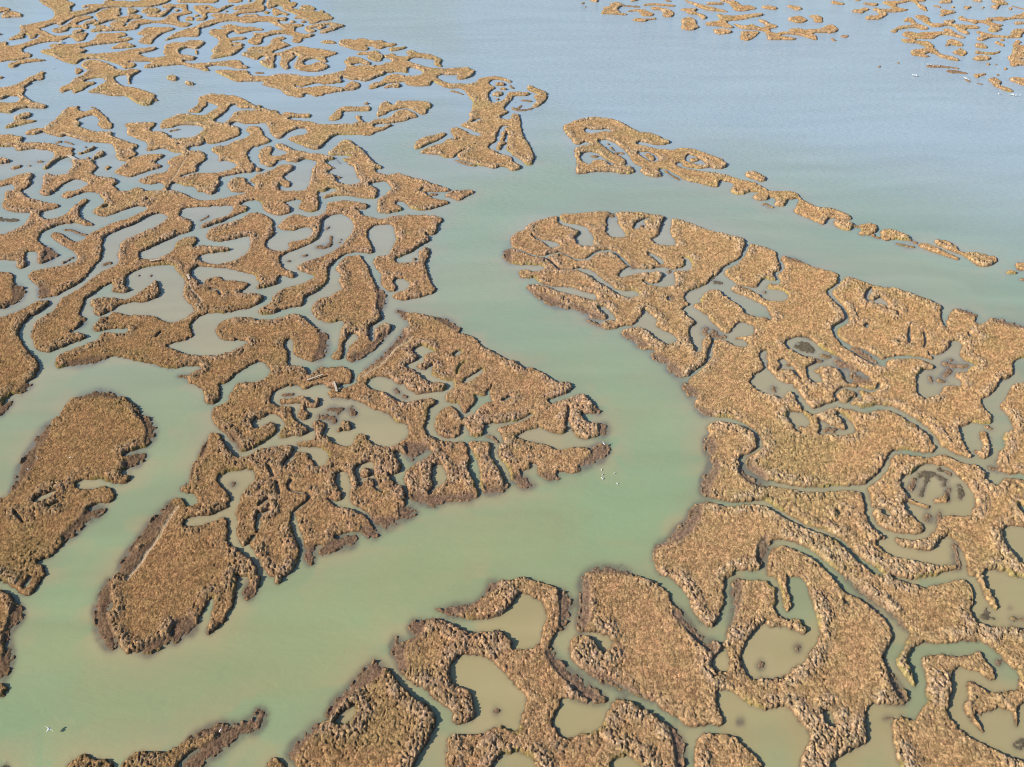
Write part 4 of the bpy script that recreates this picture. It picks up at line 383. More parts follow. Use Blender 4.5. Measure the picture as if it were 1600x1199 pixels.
[587,2494,-9,-5,-6,-10,-7,-22,-1,-9,2,-8,19,-20,24,-12,15,-2,12,5,1,5,-6,11,2,5,-13,21,-13,31,-6,5],
[-1855,2491,13,1,3,-3,-12,-2],
[-1556,2491,13,1,4,-3,-13,-2],
[265,2486,18,-2,3,-4,0,-8,-4,-5,-15,2,-4,6],
[-1395,2474,3,-2,1,-6,-2,-11,-2,0,-3,6],
[-1851,2468,13,-1,-9,-3],
[-1534,2468,13,-1,-9,-3],
[-1696,2461,25,1,23,-11,6,-6,2,-8,-1,-6,-9,-8,-28,0,-16,8,-8,6,-5,8,0,6],
[-1324,2461,2,0,2,-6,-7,-5,-2,6],
[-579,2461,2,-1,17,-29,4,-9,1,-6,-2,1,-21,37],
[595,2461,13,1,2,-6,-1,-8,-5,-8,-15,-3,-3,4,-2,7,1,6,3,5],
[-187,2451,2,1,35,-29,33,-15,2,-6,-2,-3,-39,19,-29,25,-2,2],
[-1787,2449,16,0,4,-4,-1,-3,-15,0],
[-1583,2449,16,0,3,-4,-1,-3,-15,0],
[-1815,2439,24,1,6,-5,0,-5,-24,0,-4,3],
[-1555,2439,24,1,6,-5,0,-5,-24,0,-4,3],
[-664,2427,2,0,0,-6,-9,-7,0,5],
[-1761,2410,16,-2,4,-5,-11,-2,-6,3],
[-1730,2410,3,0,23,-9,22,-13,5,-5,-4,-6,-13,5,-29,17,-4,5],
[-1589,2410,4,0,3,-7,-4,-13,-14,-13,-11,6,3,10],
[-1557,2410,2,0,4,-4,-3,-5,-14,2,0,5],
[-1308,2403,7,0,5,-5,2,-6,1,-14,-9,-2,-7,12,-1,6],
[-824,2391,12,-3,11,-10,1,-5,-1,-4,-5,-6,-10,0,-2,5],
[-971,2383,10,-1,-7,-2],
[486,2376,3,0,23,-47,15,-24,0,-8,-2,-2,-4,5,-18,31,-18,39],
[-395,2372,12,0,5,-4,-8,-2,-8,2],
[758,2360,11,-2,18,-17,10,-21,-2,-14,-11,-15,-7,-3,-11,21,-21,13,-2,6,0,10,2,13,5,7],
[-1641,2355,19,1,3,-2,-18,-3],
[-1727,2351,20,-4,28,-12,53,-31,27,-12,16,12,21,31,17,12,16,4,6,-6,6,-10,5,-25,4,-9,10,-20,2,-8,3,-26,-10,-15,1,-9,36,-37,18,-14,32,-15,49,-14,19,-9,6,-6,0,-3,-5,-10,-25,-18,-8,-11,2,-7,5,-10,12,-14,16,-11,10,-1,17,7,16,16,6,14,3,74,3,9,11,8,5,-4,5,-11,-1,-12,-5,-21,1,-9,6,-25,7,-16,7,-13,6,-7,13,-10,30,-18,10,-10,2,-4,-2,-2,-19,0,-27,20,-41,-6,-22,-13,-9,-15,-8,-20,-1,-18,4,-20,4,-9,8,-13,25,-20,38,-25,21,-22,1,-5,-8,-5,-12,-28,-5,-6,-7,1,-6,8,-12,32,-10,16,-5,5,-14,6,-8,0,-7,-6,-2,-5,1,-6,5,-11,29,-49,1,-6,-2,-3,-7,-4,-10,4,-8,9,-2,6,1,10,-3,7,-5,4,-18,5,-18,0,-11,-3,-18,3,-18,0,-11,-3,-3,-2,1,-6,17,-20,2,-10,-4,-4,-13,4,-5,3,-7,9,-13,36,-12,22,-5,6,-6,4,-13,6,-9,0,-7,-6,-1,-5,7,-16,20,-31,2,-9,-7,-1,-10,6,-30,21,-10,7,-13,5,-4,5,-1,22,14,25,4,18,-1,8,-3,7,-13,18,-9,12,-17,16,-29,21,-25,15,-35,14,-23,41,0,2,38,-19,20,-5,8,1,5,10,-2,15,-4,10,-6,7,-18,11,-43,18,-16,10,-3,6,11,12,35,14,17,15,5,13,-2,38,-8,9,-24,15,-24,26,-5,8,-10,20,-6,9,-20,25,-4,10],
[-1783,2341,8,1,6,-3,8,-7,11,-15,26,-45,11,-17,13,-17,15,-16,3,-12,-7,-13,-9,0,-10,8,-16,16,-10,2,-28,27,-20,23,-11,8,-28,51,17,-4,20,1],
[-556,2328,14,-4,3,-3,1,-4,-1,-2,-13,4,-4,3],
[-1632,2274,-1,-3,3,-12,13,-23,12,-14,23,-1,23,-43,26,-36,7,-13,0,-16,-4,-10,-7,-6,-17,-6,-31,2,-3,-5,1,-5,12,-21,17,-21,18,-20,19,-17,19,-13,74,-43,33,43,7,19,-3,37,-6,24,-8,16,-9,6,-29,-2,-23,6,-14,6,-14,10,-15,16,-7,13,-9,36,-20,43,22,3,-4,20,-7,15,-9,12,-5,3,-10,0,-22,-13,-6,0,-27,11],
[-268,2256,-9,-10,-4,-16,1,-7,6,1,2,15,4,12],
[-177,2232,34,-1,20,-5,8,-5,-5,-11,-18,-18,-15,-24,-9,-3,-15,16,-7,5,-11,2,-4,4,0,3,8,14,5,13,44,2,-34,3],
[-249,2211,19,-4,3,-3,1,-5,-8,-2,-14,4,-2,4],
[-1751,2206,9,-6,4,-5,0,-10],
[-1099,2178,-2,-10,1,-4,9,-3,1,6,-3,8],
[749,2148,12,-5,0,-10,15,-9,2,-2,-1,-5,-5,-2,-13,8,0,9,-12,7,-1,4],
[-1200,2131,-9,-7,-2,-4,2,-5,3,-2,5,0,8,6,1,4,-1,7],
[254,2090,22,1,21,-10,8,0,16,6,54,-2,13,-4,22,-12,22,-4,8,-5,1,-4,-9,-18,-14,-43,-7,-33,-4,-8,-17,-13,-4,-7,0,-8,2,-9,9,-12,9,-6,22,-5,14,0,6,2,5,9,1,5,1,8,-7,40,0,21,2,15,6,20,4,31,2,1,30,-13,39,-35,38,-28,47,-22,17,-10,6,-6,2,-7,0,-7,-3,-20,-11,-29,-8,-18,-13,-19,-10,-11,-37,-29,-22,-30,-21,-35,-7,-8,-26,-21,-40,-26,-7,-8,-7,-11,-2,-11,1,-14,4,-7,6,-2,0,-4,-4,-5,-14,-11,-3,-6,-1,-6,1,-11,5,-12,14,-19,2,-6,0,-5,-3,-4,-13,-11,-6,-12,-3,-16,-1,-12,4,-42,4,-12,4,-4,7,-2,3,3,7,35,6,15,7,6,7,1,2,-6,-1,-15,-3,-8,-12,-24,-3,-8,-4,-19,-8,-16,-7,-10,-27,-22,-12,-15,-6,-5,-9,-1,-10,4,-7,7,-8,15,0,5,2,12,-1,4,-17,10,-5,5,-8,11,-2,4,0,4,4,7,8,7,0,4,-3,3,-20,3,-14,5,-4,7,-3,12,-2,5,-19,16,-4,9,-1,6,2,4,9,9,23,4,15,-1,13,-8,16,-34,19,-20,10,0,14,10,5,9,2,14,-1,4,-2,6,-4,3,-17,10,-6,8,-10,9,-1,4,6,16,1,5,-2,7,-23,36,-3,3,-3,-2,-6,-20,-6,-12,-13,-21,-9,-8,-7,-3,-23,-6,-14,-7,-9,-3,-13,3,-15,6,-23,21,-3,4,0,5,12,-7,21,-15,1,0,4,9,13,6,8,0,9,-5,4,2,0,12,-8,33,-11,19,-8,4,-15,-4,-2,-5,7,-16,16,-21,0,-5,-2,-5,-4,-2,-12,0,-10,3,-35,33,-29,17,-11,16,-24,20,-2,-1,23,-22,11,-12,2,-6,0,-4,-2,-2,-8,4,-2,-2,-32,20,-18,17,-8,12,-9,10,-15,23,-2,11,0,4,3,0,3,6,9,5,20,-5,11,-6,13,-12,12,-8,51,-22,38,-22,5,1,7,9,2,7,-1,14,-1,4,-7,5,-15,0,-8,3,-18,15,-13,6,-23,5,-22,0,-12,5,-23,16,-9,16,-6,5,-6,0,-13,-6,-10,2,-5,6,-2,5,-3,13,1,10,9,1,13,-4,20,-4,13,2,11,8,2,12,-2,9,-2,5,-14,6,-24,0,-15,-5,-10,2,-19,12,-2,-3,-5,0,-7,5,-5,7,-5,26,1,14,4,9,17,15,2,-7,11,-4,16,-11,26,-21,10,-5,20,-4,15,-16,8,-16,9,-23,11,-10,25,0,19,4,0,-5,3,-5,21,-12,7,-8,17,-32,38,-49,14,-12,12,-5,14,-3,14,4,9,5,3,4,0,5,-2,5,-10,12,-7,4,-17,-5,-19,11,-9,10,-48,76,-9,8,-13,3,-5,0,-4,2,-27,-8,-23,0,-4,2,-7,7,-11,28,-7,13,-8,9,14,11,22,8,10,-4,34,-34,7,-1,14,3,8,-2,17,24,8,9,14,8,6,2,23,-2,9,-7,23,-54,7,-11,-13,-3,-8,-7,-10,-16,-3,-7,-1,-10,1,-4,5,-4,10,0,32,17,36,5,24,6,7,-6,2,-5,0,-6,-7,-19,-6,-10,-5,-4,-14,-7,-6,2,-7,12,-6,4,-7,-3,-1,-5,12,-14,19,-12,32,-1,12,5,5,5,6,11,5,15,2,24,0,9,-3,8,32,-1,13,8,8,11,4,12,2,17,-3,16,-5,6,-11,3,-5,-1,-2,-7,1,-2,8,-3,-3,-2,-3,-8,-3,-20,-5,-7,-16,-3,-2,-4,3,-5,-18,4,-14,10,-14,0,-23,-13,-5,3,-24,0,-11,8,-5,-9,-4,-1,-3,1,-3,7,2,15,-1,4,-27,59,-12,11,-8,2,-23,-2,-23,-15,-22,-31,-19,-2,-6,2,-34,34,-11,2,-12,-3,-14,-7,-12,-10,-10,-1,-19,6,-10,6,-22,19,-28,15,0,51,12,21,6,7,19,14,4,8,5,18,11,12,30,21,43,23,2,-2,-2,-26,1,-9,4,-8,14,-18,30,-18,4,-6,3,-9,1,-4,-2,-5,-11,-18,-1,-6,3,-26,4,-9,13,-12,17,0,9,4,4,4,3,8,3,17,1,17,0,16,-3,14,-8,21,-7,12,-10,8,-20,11,-23,6,-7,5,-7,11,-5,28,9,6,9,2,35,0],
[288,2081,-3,-4,14,-5,-1,-8,-2,-4,-4,0,-16,5,-11,-69,-2,-24,2,-12,7,-13,10,-7,21,0,5,1,10,8,2,7,0,8,-12,53,-2,50,-3,9],
[-884,2075,3,-1,2,-7,-2,-14,-14,-19,-4,1,-2,9,11,12],
[398,2061,-9,-1,-7,-5,-29,-28,-8,-15,-3,-18,3,-4,25,0,11,8,4,9,-2,15,1,8,4,9,15,17,-2,5],
[-1488,2059,58,-7,8,-6,5,-9,-1,-6,-52,8,-51,-8,-5,4,-4,9,-1,5,2,3],
[935,2042,13,0,20,-13,2,-14,-2,-10,-7,-16,-6,-6,-7,0,-12,5,-11,14,-4,14,1,8,5,12],
[1016,2021,12,1,3,-3,6,-9,1,-9,-2,-7,-6,-9,-9,-12,-8,-6,-16,-8,-17,0,-6,3,0,4,15,14,3,6,1,5,-3,8,-16,1,-1,4,0,9,3,1,4,-3,11,0],
[365,2014,6,0,1,-2,0,-9,-3,-7,-3,-2,-3,4,0,9],
[-522,2008,4,-1,2,-7,-7,-17,-3,0,-1,3,-1,7],
[-1629,1989,4,-1,3,-8,-3,1],
[-1269,1989,20,1,13,-6,27,-18,18,-4,3,-6,-1,-4,-16,4,-39,23,-20,0,-3,4],
[1051,1986,13,0,12,-7,26,-26,4,-8,0,-14,10,-17,1,-3,-2,-4,-5,-2,-14,23,-12,6,-20,2,-12,-2,-11,-5,-7,0,-5,4,-3,9,12,19,1,13,1,5],
[52,1970,2,-12,6,-14,27,-31,11,-23,4,-4,7,-2,14,3,6,6,4,9,0,9,-15,13,-8,3,-20,2,-12,6,-16,18],
[-1601,1968,5,0,13,-6,7,-8,4,-9,0,-16,-8,-29,-25,46,0,13],
[1011,1964,2,-1,0,-16,11,-6,0,-5,-4,-2,-10,6,-2,7,1,12],
[-509,1955,4,0,2,-2,8,-26,1,-12,-2,-14,-5,-10,-8,-7,-21,-2,-4,3,-1,7,2,5,20,2,5,4,4,8,2,9,-6,21,-1,11],
[-477,1937,3,0,2,-3,1,-6,-1,-4,-3,0,-2,4,-1,6],
[1175,1927,8,0,11,-3,13,-13,5,-11,1,-29,8,-11,5,-2,28,2,21,-18,18,1,4,-7,-1,-9,-2,-5,-12,-11,-20,-14,-21,-7,-5,2,-10,16,-9,32,-9,15,-25,26,-9,15,-5,21,2,8],
[-480,1921,5,0,2,-4,0,-7,-5,0,-2,5],
[1057,1913,28,-15,20,-6,3,-2,-2,-4,-6,-2,-28,10,-18,11,0,3],
[1123,1909,14,-1,11,-9,45,-64,2,-6,0,-4,-4,-3,-7,3,-61,58,-4,6,-4,13,3,5],
[657,1900,6,-1,42,-25,5,-4,3,-7,-2,-15,-3,-11,-2,-23,3,-23,0,-5,-7,-11,-20,-16,-3,-5,-3,-13,0,-4,5,-18,-19,7,-2,2,0,5,-3,1,-10,-5,-10,-8,-14,-26,-4,-3,-8,0,-17,5,-7,1,-8,4,-9,21,-15,25,1,10,6,12,7,7,21,13,16,19,11,17,14,26,19,40,3,5],
[-537,1871,16,1,3,-5,-1,-3,-16,0],
[1561,1868,-7,-14,-30,-19,-45,-35,-15,-8,-6,-2,-6,2,-12,8,-4,17,2,9,9,10,12,7,16,-1,39,18,27,-1],
[369,1860,-6,-2,-2,-5,21,-30,7,-23,3,-2,9,3,3,4,2,4,-2,12,-5,11,-11,19,-10,9],
[-566,1851,15,1,2,-2,1,-5,-1,-3,-15,0,-2,3],
[-435,1843,20,0,8,-3,6,-8,20,-46,27,-75,5,-9,23,-31,7,-16,3,-11,1,-16,0,-16,-6,-30,0,-6,6,-15,0,-8,-22,-29,-3,-11,0,-5,3,-18,7,-24,3,-5,4,0,4,6,1,10,-5,20,0,7,9,18,13,8,5,0,7,-7,2,-7,1,-10,-2,-12,-18,-33,-8,-22,-12,-20,-11,-15,-12,-12,-8,-3,-3,0,-8,6,-3,6,-1,8,0,17,3,19,13,24,0,9,-1,5,-8,10,-6,3,-7,-3,-5,-6,-5,-14,-1,-13,4,-38,0,-21,-1,-3,-4,-4,-9,0,-3,1,-2,5,-1,11,7,16,0,11,-3,31,1,40,-1,23,0,9,-2,5,-3,3,-7,0,-15,-12,-16,1,-14,10,-13,12,-10,16,-6,13,1,25,7,19,7,6,18,6,6,8,5,12,15,15,-1,8,-9,19,-5,15,-1,8,2,13,-1,6,-4,8,-10,11,-3,8,0,6,3,24,10,26,6,8],
[-1178,1841,3,-1,3,-5,0,-7,-11,-15,-15,-15,10,21,5,16],
[730,1841,9,-3,19,-13,21,-24,2,-7,10,-9,24,-10,24,-16,3,-4,2,-8,-1,-10,-5,-14,-4,-9,-20,-23,-19,-15,-4,-11,0,-17,12,-42,1,-23,-1,-12,-2,-12,-5,-11,-33,-25,-5,-6,-4,-11,-3,-21,1,-18,5,-22,6,-13,30,-46,17,-15,12,-6,12,0,3,2,3,5,0,8,2,5,6,5,34,6,19,0,17,-3,16,-12,7,-9,-2,-8,-4,-3,-15,1,-11,-4,-5,-3,-14,-15,-8,-12,-8,-17,1,-2,-9,-24,-2,-8,0,-6,2,-5,6,-6,20,1,18,10,8,7,12,16,4,4,5,2,13,1,12,-3,6,3,7,6,2,4,0,12,-6,13,2,5,8,4,7,2,16,-2,4,4,4,9,6,6,8,4,12,4,2,3,-21,15,-5,9,2,10,3,11,15,23,4,9,1,10,-4,5,-11,1,-9,-4,-10,-10,-2,-3,-2,-7,-4,-8,-10,-9,-19,-12,-4,-1,-14,1,-6,5,-1,6,-1,-13,5,-17,1,-3,-1,-1,-16,12,-25,6,-18,0,-23,-3,-26,-7,-7,-1,-4,1,-4,4,-9,17,-11,13,-15,6,-9,9,-17,33,-1,10,3,10,6,11,9,7,15,7,9,6,3,4,3,9,3,22,1,32,-1,13,-8,32,-2,20,4,9,21,19,10,12,13,19,6,8,12,5,7,-2,35,-32,4,-4,2,-9,13,2,9,-2,25,-7,15,-8,26,-19,41,-40,3,-4,1,-5,-14,-31,-7,-22,-5,-23,-1,-11,1,-4,4,1,4,5,15,27,18,29,7,8,7,2,-2,3,4,2,17,-4,23,-18,1,-5,-1,-2,-2,-4,-5,-3,-8,-17,0,-5,2,-2,7,-3,9,2,19,8,6,0,0,2,-4,3,0,3,1,1,16,0,19,-8,31,-23,54,23,26,8,16,0,0,-1,-2,-3,-8,-3,-1,-2,6,0,10,-8,8,-2,9,3,4,2,5,5,11,19,-3,2,1,4,3,3,16,9,38,14,-70,-124,-10,-9,-9,-13,-5,-12,-4,-12,-7,-12,-9,-10,-8,-6,-6,-3,-34,-14,-2,-2,0,-2,8,-4,4,-4,0,-6,-5,-9,0,-4,17,2,2,-2,-11,-20,-10,-9,-6,-6,-1,-4,2,-8,-68,-121,-4,-1,-3,1,-10,12,-4,1,-22,-7,-9,0,-4,2,-1,3,1,10,3,4,15,8,9,7,26,32,4,8,-1,7,-9,15,-2,12,1,12,5,16,0,5,-2,2,-10,0,-4,4,-1,4,2,13,2,7,13,20,3,10,0,6,-6,8,-10,6,-20,-8,-12,-8,-10,-14,-8,-20,-4,-7,-7,-8,-9,-9,-8,-4,-10,0,-4,-2,-5,-5,-12,-16,-10,-12,-14,-12,-24,-15,-8,-7,-4,-8,-5,-32,1,-7,7,-8,-1,-4,-9,-10,-4,-3,-6,-2,-9,0,-15,7,-5,-1,-19,-11,-6,-2,-6,1,-2,-2,-2,-4,-4,-10,-3,-13,-3,-37,1,-24,0,-2,-1,-1,-24,13,-8,6,-8,10,-3,9,-3,35,-5,17,-18,32,-17,21,-11,9,-8,5,-14,4,-14,-2,-17,-8,-7,-1,-15,5,-12,7,7,6,6,8,4,0,8,-6,4,0,2,3,2,6,0,9,-1,15,-3,8,11,-11,6,-3,17,0,6,3,10,10,5,9,2,7,-6,-1,-5,-10,-6,-6,-6,-2,-10,0,-5,2,-13,11,-4,-2,-3,-7,-12,7,-6,0,-13,-5,-10,-7,-15,-18,-2,-6,0,-5,2,-7,-3,0,-8,-5,-18,-6,-21,-13,-6,1,-6,14,-5,23,-2,20,-4,10,-7,5,17,7,-30,0,-23,53,7,28,-4,4,0,7,4,9,5,3,4,16,-4,2,-11,-6,-4,-5,-7,-13,-1,-13,1,-21,-1,-5,-4,-11,-3,-4,-7,-4,-11,-6,-8,-8,-8,-20,-2,-6,3,-1,1,-12,6,-15,4,-3,9,-4,7,-1,3,2,21,-17,7,-2,5,4,13,24,1,1,6,-16,1,-17,4,-21,6,-13,9,-10,11,0,27,15,14,7,8,1,14,-4,18,-10,17,-6,12,1,18,8,5,1,14,-2,6,-3,13,-10,8,-10,16,-23,9,-18,3,-10,4,-39,-15,-6,-11,0,-38,9,-20,-2,-12,-7,-17,-22,-12,-20,-5,-5,-19,-18,-23,-16,-14,-6,-14,-1,-39,1,-23,-6,-14,0,-27,4,-49,16,-2,-3,-1,0,-10,5,-8,6,-7,9,-5,9,-1,7,2,9,4,9,9,11,23,16,5,6,5,11,1,6,1,5,-2,17,-5,11,-13,17,-16,14,-12,6,-15,5,-34,1,-9,4,-5,4,-5,11,-2,9,-1,8,4,11,9,11,2,3,0,2,-13,0,-5,2,-4,4,-5,13,-1,10,0,12,10,1,6,11,6,8,25,25,29,37,8,13,2,5,1,18,12,24,2,11,3,3,8,3,6,-1,12,-14,13,-13,13,-3,12,0,4,2,2,4,3,10,-2,10,-9,8,-18,-2,-2,3,6,5,5,1,22,0,8,3,12,9,5,8,3,17,-2,10,-13,13,-7,3,-8,0,-9,-6,-10,-9,-21,-29,-4,-2,-3,1,-9,16,-5,20,-18,47,-21,22,-1,3,1,5,3,4,17,5,5,9,3,17,4,11,15,16,11,6,14,1,4,-7,1,-11,4,-12,31,-45,4,-10,0,-20,3,-5,18,-11,31,-6,0,-5,4,0,6,3,4,4,1,6,-3,18,-3,9,5,19,-29,31,-35,30,-8,10,0,7,6,7,6,3,9,0,15,-8,8,-9,22,-35,14,-17,33,0,8,3,7,4,7,7,3,7,-1,17,-3,9,-15,12,-26,3,-1,1,7,22,18,-8,8,-1,4,3,5,7,2,5,1,8,-6,23,17,15,13,20,3,15,-2,14,1,9,4,14],
[-263,1835,3,0,2,-4,0,-5,-1,-3,-3,0,-2,3,0,5],
[-596,1823,7,0,2,-7,-2,-4,-8,-1,-2,3,-1,6],
[-1071,1815,5,0,3,-6,1,-5,-13,-12,-3,0,-3,3,-2,6,1,3],
[-1531,1813,23,-15,-19,9],
[1346,1810,26,1,6,-6,-4,-10,-9,-12,-12,-9,-5,-2,-19,2,-2,9,3,13,5,9],
[-1517,1789,34,-10,42,-8,21,-8,5,-4,8,-6,5,-10,5,-13,0,-10,-5,-12,2,-14,6,-14,7,-13,8,-12,3,-7,1,-3,-4,-3,-21,5,-29,11,-23,14],
[409,1774,5,-2,1,-6,-3,-7,-3,-4,-4,2,-1,6,2,7],
[1302,1770,8,-3,5,-11,-3,-2,-20,0,-3,2,-1,4,1,4,4,3],
[1374,1770,5,-1,4,-4,-2,-5,-6,-4,-5,-2,-20,0,-1,2,16,11],
[-1354,1758,41,0,17,-8,5,-6,2,-7,6,-12,14,-23,19,-6,12,-10,16,-22,4,-14,-1,-12,-4,-14,-13,-18,-11,-9,-2,4,-4,-4,-9,4,3,-4,-16,6,-45,28,-20,19,-9,11,-4,10,-3,14,0,6,6,8,9,2,-9,24,-13,22,2,6],
[-970,1752,3,0,4,-6,0,-7,-2,0,-3,3,-2,5],
[-939,1752,2,0,4,-3,2,-6,0,-4,-3,-1,-4,4,-2,5],
[1304,1733,14,-5,19,6,0,-5,-4,-3,-14,-4,-7,0,-11,5,0,2],
[518,1723,6,0,11,-6,5,-5,1,-4,-9,-6,-9,0,-7,3,-2,6,1,6],
[-915,1720,6,-3,7,-10,7,-23,7,-14,2,-16,-3,-13,-8,-7,-19,-9,-8,-1,-16,1,-17,-5,-8,-8,-13,-25,-10,-14,-7,-4,-8,0,-6,4,-11,20,-18,25,-2,7,1,3,11,8,21,5,16,-2,20,-7,7,0,12,5,11,11,24,50,2,9,-1,10],
[913,1693,-5,-3,-6,-7,-21,-27,-6,-14,0,-6,7,-12,9,-6,15,-5,11,-11,7,0,8,3,2,6,-2,9,-11,28,-5,-1,-16,-13,-5,-3,-6,1,-1,3,3,5,25,41,0,8],
[-779,1686,0,-3,1,-3,31,-2,7,-5,11,-23,2,0,-1,5,-7,17,-3,6,-2,1,-12,7],
[637,1675,3,-1,1,-5,-3,-6,-3,-2,-3,2,0,4,2,5],
[389,1648,-1,-2,-1,-5,1,-9,4,-4,5,2],
[-1434,1640,3,-2,15,-13,30,-33,12,-11,29,-19,27,-21,17,-14,10,-12,18,-29,13,-33,2,-14,-3,-13,-5,-3,-16,2,-12,5,-32,18],
[-1387,1629,15,-2,12,-5,62,-38,43,-20,22,-8,15,8,22,20,25,38,7,5,12,2,5,-3,2,-5,2,-9,-3,-18,-6,-17,-11,-15,-3,-9,0,-16,-2,-24,3,-10,10,-19,25,-31,28,-31,30,-27,5,-5,11,-16,4,-7,3,-7,4,-24,-2,-10,-5,-10,-1,-5,12,-1,2,-2,-2,-19,-5,-10,-3,-1,-7,0,-3,2,-2,-2,-8,0,-5,-5,-1,-20,4,-23,-18,23,-22,20,-8,5,-9,0,-4,2,-1,-2,-7,0,-5,1,-14,10,-21,19,0,2,12,1,-7,5,-14,10,-13,10,-19,24,-5,6,-3,8,-4,21,3,27,-3,31,-5,31,-10,19,-7,10,-25,24,-16,16,-12,9,-39,24,-30,25,-10,13,-1,3],
[907,1599,-3,-4,3,-3,22,-7,6,-4,2,-5,-9,-9,-1,-4,11,9,3,7,-2,7,-13,7],
